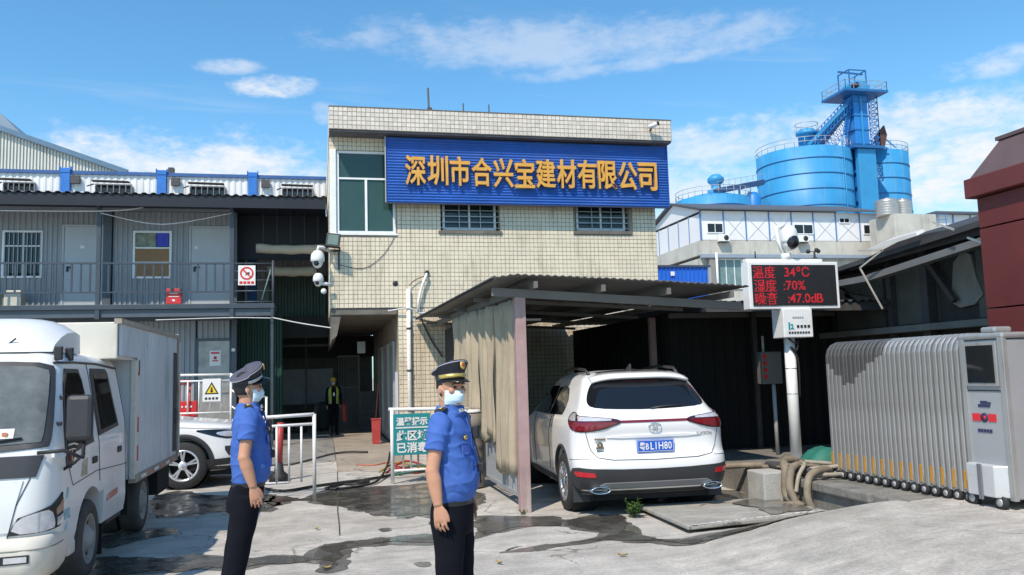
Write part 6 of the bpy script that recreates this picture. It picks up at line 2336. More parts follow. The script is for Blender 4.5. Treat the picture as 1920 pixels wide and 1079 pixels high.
# ------------------------------------------------------------------ white SUV on the left, front showing behind the truck
c2 = thing('white_crossover', 'white crossover behind the truck showing front wheel, bonnet and headlight', 'car')
S2 = Shell(
    w=[(.26, .82), (.36, .90), (.55, .93), (.8, .93), (.95, .91), (1.05, .87), (1.12, .82), (1.3, .74), (1.5, .66), (1.6, .58), (1.66, .3)],
    r=[(.26, .22), (.34, .08), (.45, .02), (.6, .0), (.72, .03), (.82, .07), (.90, .13), (.96, .26), (1.01, .55), (1.05, .95), (1.09, 1.22), (1.14, 1.36), (1.3, 1.66), (1.5, 2.1), (1.6, 2.4), (1.66, 2.9)],
    f=[(.26, 4.4), (.5, 4.62), (.8, 4.62), (1.0, 4.55), (1.2, 4.45), (1.5, 4.15), (1.6, 3.95), (1.66, 3.4)],
    cr=[(.26, .45), (.6, .62), (.9, .66), (1.02, .6), (1.1, .4), (1.6, .3), (1.66, .1)], cf=[(.26, .3), (1.6, .3), (1.66, .1)], n=2.2, bow=.10)
o = S2.mesh([.26, .30, .34, .38, .43, .48, .55, .6, .66, .72, .77, .82, .86, .90, .93, .96, .985, 1.01, 1.03, 1.05, 1.07, 1.09, 1.12, 1.15, 1.2, 1.3, 1.4, 1.5, 1.57, 1.61, 1.64, 1.66]).build('body', CARW, c2)
cut = []
for y in (.98, 3.65):
    for sx in (-1, 1):
        c_ = MB()
        c_.cyl((sx * .60, y, .38), (sx * 1.1, y, .38), .41, n=40)
        cut.append(c_)
boolean_cut(o, cut)
sharpen(o)
for y in (.98, 3.65):
    for sx in (-1, 1):
        w_ = MB()
        w_.lathe([(.001, sx * .58), (.408, sx * .58), (.408, sx * .88)], (0, y, .38), 'x', 32)
        w_.build('wheel_well', UNDER, c2, recalc=False)
        arch_band(S2, sx, y, .38, .408, .47, .29).build('arch_trim', CARB, c2)
        wheel_parts(c2, sx * .82, y, .365, .365, .235, sx, 'split', 5, M('bright_alloy', (.75, .76, .78), .25, metal=.6, var=.05))
S2.patch([(-1.35, .275), (-.7, .27), (0, .27), (.7, .27), (1.35, .275), (1.33, .44), (.9, .46), (0, .45), (-.9, .46), (-1.33, .44)], .008, .01, .07).build('bumper_cladding', CARB, c2)
S2.patch([(-.55, .55), (.55, .55), (.6, .78), (-.6, .78)], .006, .01, .07).build('grille', CARB, c2)
for fn in (lambda p: p, mir):
    hl_ = S2.patch(fn([(.66, .80), (.78, .755), (1.0, .76), (1.22, .835), (1.36, .90), (1.1, .905), (.82, .89), (.68, .865)]), .008, .012, .05, 1).build('headlight', CARG, c2)
    S2.patch(fn([(.72, .80), (.84, .775), (1.0, .79), (1.1, .85), (.86, .87), (.74, .85)]), .012, .004, .04, 1).build('lens', LAMPC, hl_)
    S2.patch(fn([(.78, .50), (.98, .50), (1.03, .58), (1.02, .64), (.80, .64)]), .008, .01, .05).build('fog_lamp_recess', CARB, c2)
for sx in (-1, 1):
    def U2(y, z):
        return S2.arc(sx, y, z)
    q = [(U2(y, z), z) for y, z in ((1.75, 1.13), (2.75, 1.12), (2.75, 1.48), (2.3, 1.45))]
    S2.patch(q if sx > 0 else list(reversed(q)), .004, .01, .08).build('side_window', CARG, c2)
    q = [(U2(y, z), z) for y, z in ((2.8, 1.12), (3.8, 1.14), (3.6, 1.44), (2.8, 1.48))]
    S2.patch(q if sx > 0 else list(reversed(q)), .004, .01, .08).build('side_window', CARG, c2)
    S2.line([(U2(1.62, 1.08), 1.08), (U2(1.55, .8), .8), (U2(1.5, .42), .42)], .008).build('shut_line', SHUT, c2)
S2.patch([(-.62, 1.16), (.62, 1.16), (.55, 1.5), (-.55, 1.5)], .004, .01, .1, 1).build('windscreen', CARG, c2)
S2.line([(-1.5, .955), (-1.2, .93), (-.7, .90), (0, .885), (.7, .90), (1.2, .93), (1.5, .955)], .008).build('shut_line', SHUT, c2)
B('underbody', UNDER, c2, (-.7, .7, .25, 4.3, .18, .28))
c2.location = (-1.12, 14.88, 0)
c2.rotation_euler.z = R(90)

# ------------------------------------------------------------------ crew cab box truck, left foreground
TRW = M('truck_white', (.74, .74, .73), .35, var=.05, scale=1.5, coat=.25, dirt=(.42, .38, .32), dirt_amt=.35, dirt_scale=1.6, dirt_stretch=(1, 1, .6))
TRB = M('truck_bumper', (.66, .62, .54), .45, var=.1, scale=2, dirt=(.35, .31, .25), dirt_amt=.5, dirt_scale=2)
BOXS = M('box_sheet', (.56, .58, .60), .42, metal=.15, var=.12, scale=1.2, dirt=(.27, .265, .25), dirt_amt=.85, dirt_scale=1.5, dirt_stretch=(2, 2, .3))
RUST = M('rusty_trim', (.34, .30, .25), .7, var=.25, scale=4, dirt=(.26, .10, .04), dirt_amt=.9, dirt_scale=5)
CREAM = M('box_cream', (.66, .63, .55), .5, var=.08, dirt=(.4, .28, .16), dirt_amt=.5, dirt_scale=2.2)
WSG = M('windscreen_glass', (.13, .135, .125), .06, spec=.8, var=.55, scale=3.2, rvar=.03)
tk = thing('box_truck', 'white crew cab box truck with roof fairing and ribbed cargo box at the left edge', 'truck')
# cab local: front at y=0, x centred, width 1.80
S3 = Shell(
    w=[(.40, .90), (.5, .915), (.8, .92), (1.1, .915), (1.22, .905), (1.5, .865), (1.75, .83), (1.84, .81), (1.90, .77), (1.935, .68), (1.95, .5)],
    r=[(.40, .10), (.5, .02), (.7, .0), (.95, .02), (1.1, .05), (1.2, .08), (1.5, .22), (1.75, .34), (1.84, .40), (1.90, .46), (1.935, .56), (1.95, .75)],
    f=[(.40, 2.55), (1.2, 2.58), (1.7, 2.50), (1.88, 2.44), (1.935, 2.34), (1.95, 2.1)],
    cr=[(.40, .24), (.8, .26), (1.2, .22), (1.8, .20), (1.9, .2), (1.95, .1)], cf=[(.4, .05), (1.8, .08), (1.95, .1)], n=2.3, bow=.10)
o = S3.mesh([.40, .44, .5, .58, .7, .82, .95, 1.03, 1.1, 1.16, 1.22, 1.3, 1.4, 1.5, 1.6, 1.7, 1.78, 1.84, 1.87, 1.90, 1.92, 1.935, 1.945, 1.95]).build('cab', TRW, tk)
cut = []
for sx in (-1, 1):
    c_ = MB()
    c_.cyl((sx * .55, 1.15, .36), (sx * 1.1, 1.15, .36), .44, n=32)
    c_.v = [(x, y, z if z < .6 else .6 + (z - .6) * .9) for x, y, z in c_.v]
    cut.append(c_)
    c_ = MB()
    c_.box(sx * .5 if sx > 0 else -1.2, 1.2 if sx > 0 else -.5, 1.15, 1.58, .3, .7)
    cut.append(c_)
boolean_cut(o, cut)
sharpen(o)
cab = o
sm_ = o.modifiers.new('edge', 'EDGE_SPLIT')
sm_.split_angle = R(35)
ws = S3.patch([(-.80, 1.21), (.80, 1.21), (.815, 1.3), (.79, 1.70), (.76, 1.795), (.4, 1.815), (-.4, 1.815), (-.76, 1.795), (-.79, 1.70), (-.815, 1.3)], .017, .014, .06, 1).build('windscreen', WSG, tk)
S3.patch([(-.86, 1.17), (.86, 1.17), (.88, 1.28), (.835, 1.74), (.79, 1.83), (.4, 1.85), (-.4, 1.85), (-.79, 1.83), (-.835, 1.74), (-.88, 1.28)], .012, .016, .06, 1).build('windscreen_rubber', CARB, tk)
# card behind the glass, cowl
S3.patch([(.35, 1.265), (.62, 1.265), (.62, 1.335), (.35, 1.335)], .020, .002, .06).build('dash_card', PAPER, ws)
cm = MB()
for k in range(4):
    p, n_2 = S3.at(.40 + k * .055, 1.30)
    cm.box(p.x - .018, p.x + .018, p.y - .030, p.y - .022, 1.282, 1.318)
cm.build('printed_marks', M('orange_print', (.55, .2, .1), .6), ws)
S3.patch([(-.80, .985), (.80, .985), (.84, 1.14), (-.84, 1.14)], .010, .01, .08).build('cowl_panel', CARB, tk)
S3.patch([(-.64, .60), (.64, .60), (.72, .965), (-.72, .965)], .010, .01, .08).build('front_panel', TRW, tk)
S3.line([(.63, .55), (.68, .78), (.76, .97), (.80, 1.12)], .008).build('shut_line', SHUT, tk)
for fn in (lambda p: p, mir):
    hd = S3.patch(fn([(.63, .575), (.70, .70), (.92, .765), (1.06, .845), (1.08, .64), (1.02, .60), (.9, .585)]), .012, .014, .05).build('headlight', INK, tk)
    S3.patch(fn([(.645, .585), (.70, .695), (.82, .73), (.92, .74), (.955, .64), (.94, .59)]), .018, .006, .04, 1).build('lens', LAMPC, hd)
    S3.patch(fn([(.965, .735), (1.06, .80), (1.065, .715), (.975, .69)]), .018, .006, .04).build('indicator', M('indicator_amber', (.45, .26, .18), .15, coat=.5, var=.2), hd)
    S3.patch(fn([(.98, .67), (1.065, .69), (1.065, .625), (.98, .61)]), .018, .006, .04).build('side_lamp', LAMPC, hd)
# bumper
S4 = Shell(w=[(.24, .86), (.30, .90), (.45, .925), (.53, .925), (.56, .91)], r=[(.24, .0), (.30, -.05), (.42, -.07), (.53, -.055), (.56, -.03)], f=[(.24, .55), (.56, .55)], cr=[(.24, .22), (.56, .22)], cf=[(.24, .03), (.56, .03)], n=2.4, bow=.08)
S4.mesh([.24, .27, .30, .36, .42, .475, .48, .485, .53, .55, .56]).build('front_bumper', TRB, tk)
S4.line([(-1.2, .478), (-.8, .478), (0, .478), (.8, .478), (1.2, .478)], .012, .0).build('bumper_groove', M('groove', (.3, .28, .24), .6), tk)
for fn in (lambda p: p, mir):
    fg_ = S4.patch(fn([(.60, .385), (.80, .385), (.80, .445), (.60, .445)]), .006, .008, .05).build('fog_lamp', INK, tk)
    S4.patch(fn([(.64, .395), (.785, .395), (.785, .435), (.64, .435)]), .010, .004, .05).build('lens', LAMPC, fg_)
# side glass and doors, both sides
for sx in (-1, 1):
    def U3(y, z):
        return S3.arc(sx, y, z)

    def side(poly, off, nm, mat, sp=0, par=tk):
        q = [(U3(y, z), z) for y, z in poly]
        return S3.patch(q if sx > 0 else list(reversed(q)), off, .01, .07, sp).build(nm, mat, par)
    side([(.40, 1.02), (.52, 1.0), (.64, 1.12), (1.22, 1.16), (1.14, 1.5), (1.06, 1.70), (1.0, 1.79), (.60, 1.79), (.50, 1.65), (.40, 1.3)], .009, 'door_window', CARB)
    side([(.46, 1.06), (.54, 1.06), (.66, 1.17), (1.17, 1.20), (1.10, 1.5), (1.02, 1.70), (.96, 1.755), (.65, 1.755), (.55, 1.62), (.46, 1.32)], .013, 'glass', CARG)
    side([(1.42, 1.20), (2.16, 1.25), (1.98, 1.76), (1.92, 1.80), (1.40, 1.80), (1.36, 1.74)], .009, 'door_window', CARB)
    side([(1.48, 1.245), (2.10, 1.285), (1.93, 1.75), (1.43, 1.75)], .013, 'glass', CARG)
    S3.line([(U3(1.32, 1.84), 1.84), (U3(1.36, 1.5), 1.5), (U3(1.42, 1.15), 1.15), (U3(1.42, .8), .8)], .008).build('shut_line', SHUT, tk)
    S3.line([(U3(.42, 1.15), 1.15), (U3(.5, .95), .95), (U3(.6, .86), .86), (U3(1.3, .90), .90), (U3(2.3, .86), .86), (U3(2.5, .86), .86)], .007).build('shut_line', SHUT, tk)
    S3.line([(U3(2.46, 1.8), 1.8), (U3(2.5, 1.3), 1.3), (U3(2.5, .55), .55)], .008).build('shut_line', SHUT, tk)
    for y, z in ((1.25, 1.0), (2.15, 1.02)):
        p, n_2 = S3.at(U3(y, z), z)
        B('door_handle', INK, tk, (p.x - .012, p.x + .012, p.y - .075, p.y + .075, z - .03, z + .03), bevel=.01)
    if sx > 0:
        # faded decals
        for y0, z0, y1, z1, mt in ((.80, .80, 1.02, .92, 'gold'), (.30, .62, .52, .70, 'teal'), (.36, .50, .46, .60, 'teal'), (.40, .78, .46, .86, 'teal')):
            side([(y0, z0 + (.1 if mt == 'gold' else 0)), (y1, z0 + (.1 if mt == 'gold' else 0)), (y1, z1 + (.12 if mt == 'gold' else 0)), (y0 + .05, z1 + (.1 if mt == 'gold' else 0))], .003, 'faded_decal', M('decal_gold', (.40, .34, .22), .6, var=.4, scale=20, dirt=(.7, .7, .68), dirt_amt=1.0, dirt_scale=18) if mt == 'gold' else M('decal_teal', (.25, .42, .50), .6, var=.4, scale=20, dirt=(.7, .7, .7), dirt_amt=1.0, dirt_scale=16))
        side([(1.7, .58), (2.1, .60), (2.1, .66), (1.7, .64)], .003, 'reflective_strip', M('strip_red', (.5, .12, .1), .4, var=.3, scale=15, dirt=(.6, .58, .55), dirt_amt=.9, dirt_scale=9))
    mm = MB()
    mm.tube([(sx * .80, .10, 1.16), (sx * .98, .10, 1.17), (sx * 1.06, .16, 1.12), (sx * 1.08, .22, 1.10), (sx * 1.08, .25, 1.22)], .014, 8)
    mm.tube([(sx * .90, .35, 1.0), (sx * 1.0, .32, 1.06), (sx * 1.08, .26, 1.13)], .012, 8)
    mr_ = mm.build('mirror_arm', INK, tk)
    mi = B('mirror', CARB, tk, (sx * 1.05 - .095, sx * 1.05 + .095, .20, .28, 1.23, 1.58), bevel=.035)
    mi.rotation_euler = (0, 0, 0)
    side([(.10, 1.10), (.30, 1.10), (.30, 1.16), (.10, 1.16)], .03, 'mirror_base', TRW, 1)
    for y in (.55, .85):
        B('roof_clip', INK, tk, (sx * .80 - .03, sx * .80 + .03, y - .02, y + .02, 1.86, 1.97), bevel=.008)
    S3.line([(U3(.3, 1.82), 1.835), (U3(.9, 1.84), 1.845), (U3(1.6, 1.84), 1.845), (U3(2.35, 1.8), 1.81)], .02, .006).build('rain_gutter', CARB, tk)
    # hinges on the windscreen pillar
    for z in (1.36, 1.56):
        p, n_2 = S3.at(sx * .93, z)
        B('pillar_clip', INK, tk, (p.x - .025, p.x + .025, p.y - .02, p.y + .01, z - .015, z + .015), bevel=.004)
for u0, u1 in ((-.55, .05), (.1, .68)):
    wq = MB()
    a_, n_a = S3.at(u0, 1.185)
    b_, n_b = S3.at(u1, 1.26)
    wq.tube([a_ + n_a * .03, a_.lerp(b_, .5) + n_b * .04, b_ + n_b * .03], .009, 6)
    wq.build('wiper', INK, tk)
S3.patch([(-.5, .78), (.5, .78), (.53, .90), (-.53, .90)], .016, .008, .08).build('grille_slot', INK, tk)
# roof fairing
fa = MB()
rg = []
for k in range(17):
    f = -1 + 2 * k / 16
    e = (1 - abs(f) ** 5)
    x = f * .74
    top = 2.12 + .13 * e
    rg.append([(x, .50 + .10 * (f ** 4), 1.93), (x, .54 + .12 * f ** 4, 1.99), (x, .72 + .12 * f ** 4, 2.06 + .08 * e), (x, 1.0, top - .02), (x, 1.25, top), (x, 1.38, top - .02), (x, 1.40, 1.93)])
fa.loft(rg, smooth=True)
fo = fa.build('roof_fairing', TRW, tk)
es = fo.modifiers.new('edge', 'EDGE_SPLIT')
es.split_angle = R(40)
mk = MB()
mk.tube([(.30, .56, 2.03), (.33, .575, 2.0), (.43, .575, 2.0), (.48, .57, 2.04)], .007, 6)
mk.build('fairing_mark', SHUT, tk)
# cargo box: local y from 2.72 (overhang from 1.9 above the cab)
BX = .92
sd = MB()
sd.corrugated((BX, 2.88, .70), (0, 2.40, 0), (0, 0, 1.55), 1, 25, (.030, 0, 0), (0, 0, 1, 1))
sd.corrugated((BX, 2.02, 1.93), (0, .86, 0), (0, 0, .32), 1, 9, (.028, 0, 0), (0, 0, 1, 1))
bs_ = sd.build('box_side', BOXS, tk, recalc=False)
bs_.data.materials.append(M('box_groove', (.34, .355, .37), .6, var=.15, scale=3))
for i_, p_ in enumerate(bs_.data.polygons):
    if i_ % 4 == 0:
        p_.material_index = 1
sd = MB()
sd.corrugated((-BX, 2.88, .70), (0, 2.40, 0), (0, 0, 1.55), 1, 25, (-.030, 0, 0), (0, 0, 1, 1))
sd.build('box_side', BOXS, tk, recalc=False)
B('box_body', BOXS, tk, (-BX + .005, BX - .005, 2.72, 5.28, .66, 2.24))
B('box_nose', CREAM, tk, (-BX, BX, 1.98, 2.715, 1.90, 2.26), bevel=.01)
B('box_corner_post', CREAM, tk, (BX - .02, BX + .034, 2.70, 2.86, .66, 1.90), bevel=.005)
mb = MB()
mb.prism([(BX + .022, 2.70, 1.90), (BX + .022, 2.87, 1.90), (BX + .022, 2.87, 1.70)], (.018, 0, 0))
mb.build('box_gusset', CREAM, tk)
B('top_rail', RUST, tk, (BX - .03, BX + .04, 1.98, 5.3, 2.245, 2.295))
B('bottom_rail', RUST, tk, (BX - .03, BX + .04, 2.72, 5.3, .62, .70))
B('rear_frame', RUST, tk, (BX - .05, BX + .045, 5.285, 5.36, .62, 2.31))
B('rear_hinge_bar', CREAM, tk, (BX - .03, BX + .055, 5.37, 5.41, .66, 2.2))
STR = M('strip_red', (.5, .12, .1), .4)
for z in (1.74, 1.14, .84):
    B('reflective_strip', REDM, tk, (BX + .036, BX + .04, 2.80, 2.845, z, z + .16))
for k in range(6):
    B('reflective_strip', STR if k % 2 else PAPER, tk, (BX + .041, BX + .044, 3.0 + k * .37, 3.25 + k * .37, .64, .675))
B('latch', IRON, tk, (BX + .02, BX + .06, 5.1, 5.25, 1.12, 1.3), bevel=.01)
B('grime_panel', M('sooty_patch', (.05, .05, .05), .8, var=.3), tk, (BX + .0315, BX + .0335, 5.02, 5.27, .75, 2.05))
# chassis
B('chassis_rail', UNDER, tk, (-.42, -.34, .3, 5.2, .42, .58))
B('chassis_rail', UNDER, tk, (.34, .42, .3, 5.2, .42, .58))
B('floor_pan', UNDER, tk, (-.85, .85, .2, 2.5, .52, .56))
B('wheel_well', UNDER, tk, (-.56, .56, .5, 2.4, .40, .9))
B('mud_guard', UNDER, tk, (.60, .88, 2.74, 2.76, .30, .66))
B('battery_box', M('dusty_black', (.07, .065, .06), .8, var=.3), tk, (.55, .85, 2.0, 2.6, .32, .60), bevel=.02)
B('side_step', TRB, tk, (.72, .90, .60, .78, .30, .42), bevel=.02)
B('mud_flap', UNDER, tk, (.62, .9, 1.62, 1.64, .12, .55))
B('rear_guard', UNDER, tk, (.6, .88, 4.4, 5.2, .28, .60))
STW = M('steel_wheel', (.30, .29, .27), .6, var=.25, scale=8, dirt=(.16, .13, .1), dirt_amt=.6, dirt_scale=6)
DTY = M('dusty_tyre', (.07, .065, .06), .9, var=.3, scale=8)
for sx in (-1, 1):
    for y, rr in ((1.20, .335), (3.55, .335)):
        t_ = MB()
        r_, w_, x_ = rr, .20, sx * (.80 if y < 2 else .78)
        t_.lathe([(r_ * .62, -w_ / 2), (r_ * .92, -w_ / 2), (r_ * .985, -w_ * .40), (r_, -w_ * .25), (r_, w_ * .25), (r_ * .985, w_ * .40), (r_ * .92, w_ / 2), (r_ * .62, w_ / 2), (r_ * .6, 0), (r_ * .62, -w_ / 2)], (x_, y, rr), 'x', 40)
        wo_ = t_.build('wheel', DTY, tk)
        xo = sx * w_ * .5
        d = MB()
        d.lathe([(r_ * .63, xo), (r_ * .58, xo + sx * .004), (r_ * .55, xo - sx * .03), (r_ * .40, xo - sx * .045), (r_ * .30, xo - sx * .01), (r_ * .16, xo + sx * .03), (.001, xo + sx * .032)], (x_, y, rr), 'x', 32)
        d.build('rim', STW, wo_)
        for k in range(6):
            d = MB()
            a = 2 * PI * k / 6
            d.cyl((x_ + xo - sx * .05, y + math.cos(a) * r_ * .46, rr + math.sin(a) * r_ * .46), (x_ + xo - sx * .034, y + math.cos(a) * r_ * .46, rr + math.sin(a) * r_ * .46), .024, n=10)
            d.build('rim_hole', INK, wo_)
        if y > 2:
            t_ = MB()
            x2 = sx * .55
            t_.lathe([(r_ * .5, -w_ / 2), (r_ * .95, -w_ / 2), (r_, -w_ * .3), (r_, w_ * .3), (r_ * .95, w_ / 2), (r_ * .5, w_ / 2)], (x2, y, rr), 'x', 32, caps=True)
            t_.build('inner_wheel', DTY, tk)
tk.location = (-2.86, 6.82, 0)

# ================================================================== BARRIERS AND THINGS ON THE GROUND
tb = thing('white_barrier', 'white pipe barrier standing behind the left officer', 'barrier', (-.5, 12.4, 0), 'white crowd barriers')
for nm, a, c, r in (('top_rail', (-1.2, 12.45, 1.11), (-.10, 12.42, 1.145), .027), ('mid_rail', (-1.2, 12.45, .985), (-.10, 12.42, 1.01), .021), ('post', (-.10, 12.42, 0), (-.10, 12.42, 1.15), .027), ('post', (-1.2, 12.45, 0), (-1.2, 12.45, 1.12), .027), ('low_rail', (-1.2, 12.45, .2), (-.45, 12.43, .2), .018)):
    mb = MB()
    mb.cyl(a, c, r, n=10)
    mb.build(nm, WHITEP, tb)
for x in (-.28, -.45, -.62, -.79, -.96):
    mb = MB()
    mb.cyl((x, 12.43, .2), (x, 12.43, 1.0), .016, n=8)
    mb.build('bar', WHITEP, tb)
tb = thing('white_barrier', 'white pipe barrier holding the teal notice, left of the curtains', 'barrier', (1.7, 13.2, 0), 'white crowd barriers')
for nm, a, c, r in (('top_rail', (1.02, 13.2, 1.145), (2.45, 13.25, 1.10), .027), ('post', (1.07, 13.2, 0), (1.07, 13.2, 1.15), .03), ('post', (1.93, 13.22, 0), (1.93, 13.22, 1.42), .027), ('mid_rail', (1.07, 13.2, .98), (2.4, 13.25, .96), .02), ('low_rail', (1.07, 13.2, .2), (2.4, 13.25, .2), .018)):
    mb = MB()
    mb.cyl(a, c, r, n=10)
    mb.build(nm, WHITEP, tb)
for k, x in enumerate((1.24, 1.36, 1.47, 1.62, 1.78, 2.1)):
    mb = MB()
    mb.cyl((x, 13.22, .2), (x, 13.22, .98), .015, n=8)
    mb.build('bar', M('pink_paint', (.6, .32, .30), .5) if k == 2 else WHITEP, tb)
ts = thing('disinfection_notice', 'teal notice with white chinese lettering fixed to the barrier behind the right officer', 'sign', (1.4, 13.1, .45))
TEAL = M('notice_teal', (.015, .25, .27), .5, var=.08)
B('board', TEAL, ts, (1.085, 1.66, 13.15, 13.165, .435, 1.07), bevel=.004)
B('rule', PAPER, ts, (1.12, 1.63, 13.144, 13.149, .845, .865))
for body, z, size, sx in (('温馨提示', .95, .128, .95), ('此区域', .735, .165, 1.0), ('已消毒', .55, .165, 1.0)):
    text('lettering', body, size, PAPER, ts, (1.375, 13.145, z), .001, .005, sx)
rp_ = thing('red_post', 'short faded red post with dark foot behind the left barrier', 'post', (-.62, 14.0, 0))
mb = MB()
mb.cyl((-.68, 14.4, .28), (-.66, 14.4, .95), .055, n=12)
mb.build('shaft', M('faded_red', (.42, .05, .045), .5), rp_)
mb = MB()
mb.lathe([(.16, 0), (.15, .1), (.08, .16), (.06, .3)], (-.68, 14.4, 0), n=16, caps=True)
mb.build('foot', INK, rp_)
cable('hose', [(-.9, 13.2, .06), (-.55, 12.9, .03), (-.1, 13.3, .025), (.35, 13.6, .025), (.8, 13.8, .03), (1.3, 14.4, .03)], .022, CABB, 'black hose lying from the left officer past the barrier to the cable heap', 'hose')
cable('hose', [(.05, 12.95, .02), (.3, 12.85, .025), (.7, 13.1, .03), (.9, 13.6, .05), (1.1, 14.6, .16), (1.2, 15.3, .3)], .02, CABB, 'black hose rising towards the passage ramp', 'hose')
cable('hose', [(.35, 13.35, .02), (.55, 13.25, .03), (.72, 13.45, .03), (.62, 13.65, .03), (.4, 13.5, .025), (.05, 13.0, .02)], .02, CABB, 'black hose loop on the wet floor by the ramp', 'hose')
heap = [([(1.05, 14.3, .05), (1.4, 14.6, .2), (1.75, 14.3, .1), (1.5, 14.0, .06), (1.2, 14.2, .15), (1.6, 14.5, .05)], .02, (.30, .03, .03), 'red hose coiled in the heap behind the teal notice'),
        ([(1.1, 14.0, .04), (1.5, 13.9, .1), (1.85, 14.2, .08), (1.6, 14.4, .14), (1.2, 14.4, .08)], .022, (.02, .10, .08), 'green hose coiled in the heap behind the teal notice'),
        ([(.95, 14.5, .05), (1.3, 14.9, .15), (1.7, 14.8, .05), (1.9, 14.4, .05)], .018, (.30, .22, .03), 'yellow cable in the heap behind the teal notice'),
        ([(.6, 15.2, .12), (.9, 15.0, .12), (1.2, 15.3, .12), (1.5, 15.0, .06)], .012, (.45, .12, .07), 'orange cable lying on the passage ramp'),
        ([(-1.3, 17.2, .03), (-.6, 16.9, .02), (.3, 17.2, .17), (.9, 17.1, .17)], .02, (.02, .02, .02), 'black cable across the mouth of the passage')]
for p_, r_, c_, lab in heap:
    cable('hose', p_, r_, M('hose_%d' % int(c_[0] * 1000 + c_[1] * 100), c_, .6, var=.2), lab, 'hose', n=8)


def weed(x, y, z, s, n, label, seed):
    rr = random.Random(seed)
    t = thing('weed', label, 'weed', (x, y, z))
    mb, ms = MB(), MB()
    for k in range(n):
        a, lean, ln = rr.uniform(0, 2 * PI), rr.uniform(.1, .9), s * rr.uniform(.5, 1)
        d = Vector((math.cos(a) * lean, math.sin(a) * lean, 1)).normalized()
        b0 = Vector((x + rr.uniform(-.08, .08) * s * 3, y + rr.uniform(-.08, .08) * s * 3, z))
        ms.tube([b0, b0 + d * ln * .6, b0 + d * ln], .0025, 4)
        for j in range(9):
            f = .25 + .75 * j / 9
            p = b0 + d * ln * f
            aa = rr.uniform(0, 2 * PI)
            o_ = Vector((math.cos(aa), math.sin(aa), rr.uniform(-.1, .6))).normalized()
            sd_ = o_.cross(Vector((0, 0, 1))).normalized() * s * .07
            L_ = s * rr.uniform(.16, .28)
            mb.add([p, p + o_ * L_ * .5 - sd_, p + o_ * L_, p + o_ * L_ * .5 + sd_], [(0, 1, 2), (0, 2, 3)])
    mb.build('leaves', M('weed_green', (.07, .15, .03), .55, var=.35, scale=9), t, recalc=False)
    ms.build('stems', M('weed_stem', (.08, .12, .03), .6), t)


weed(3.42, 9.05, .0, .24, 16, 'small green weed tuft growing at the slab corner', 3)
weed(1.95, 13.7, .0, .55, 26, 'leafy green weed behind the right officer below the barrier', 5)
weed(2.3, 9.72, .0, .08, 10, 'tiny weed at the foot of the pink post', 8)

# ================================================================== PEOPLE
SKIN = M('skin', (.50, .255, .16), .5, var=.12, scale=14, spec=.4)
SHIRT = M('uniform_blue', (.045, .122, .42), .8, var=.07, scale=8, bump=.15, bscale=300)
TROU = M('uniform_navy', (.0035, .004, .0085), .9, var=.25, scale=5, spec=.2)
HAIR = M('black_hair', (.01, .009, .009), .55, var=.3, scale=60)
MASKM = M('mask_blue', (.60, .75, .82), .8, var=.05, scale=10)
CAPM = M('cap_navy', (.012, .013, .022), .6, var=.15, scale=8)
CAPTOP = M('cap_top', (.075, .075, .105), .8, var=.12, scale=8)
SILVER = M('silver_braid', (.55, .54, .48), .35, metal=.5, var=.25, scale=60)
GOLDB = M('gold_braid', (.62, .46, .14), .35, metal=.6, var=.2, scale=60)
BOOT = M('black_shoe', (.012, .012, .013), .35)


def ering(cx, cy, z, rx, ry, n=28, p=2.0):
    out = []
    for k in range(n):
        a = 2 * PI * k / n
        c_, s_ = math.cos(a), math.sin(a)
        out.append((cx + rx * math.copysign(abs(c_) ** (2 / p), c_), cy + ry * math.copysign(abs(s_) ** (2 / p), s_), z))
    return out


def fuse(name, mb, mat, parent, voxel, smooth=4, wrinkle=None, scale=1.0):
    """all closed shapes of mb grown into ONE continuous surface"""
    me = mb.mesh(name, True)
    o = bpy.data.objects.new(name, me)
    COL.objects.link(o)
    r_ = o.modifiers.new('r', 'REMESH')
    r_.mode = 'VOXEL'
    r_.voxel_size = voxel
    s_ = o.modifiers.new('s', 'SMOOTH')
    s_.factor = .5
    s_.iterations = smooth
    bpy.context.view_layer.update()
    evaluated(o)
    me = o.data
    if wrinkle:
        co = [v.co.copy() for v in me.vertices]
        no = [v.normal.copy() for v in me.vertices]
        for v, c_, n_ in zip(me.vertices, co, no):
            v.co = c_ + n_ * wrinkle(c_, n_)
    for p in me.polygons:
        p.use_smooth = True
    me.materials.clear()
    me.materials.append(mat)
    o.parent = parent
    return o


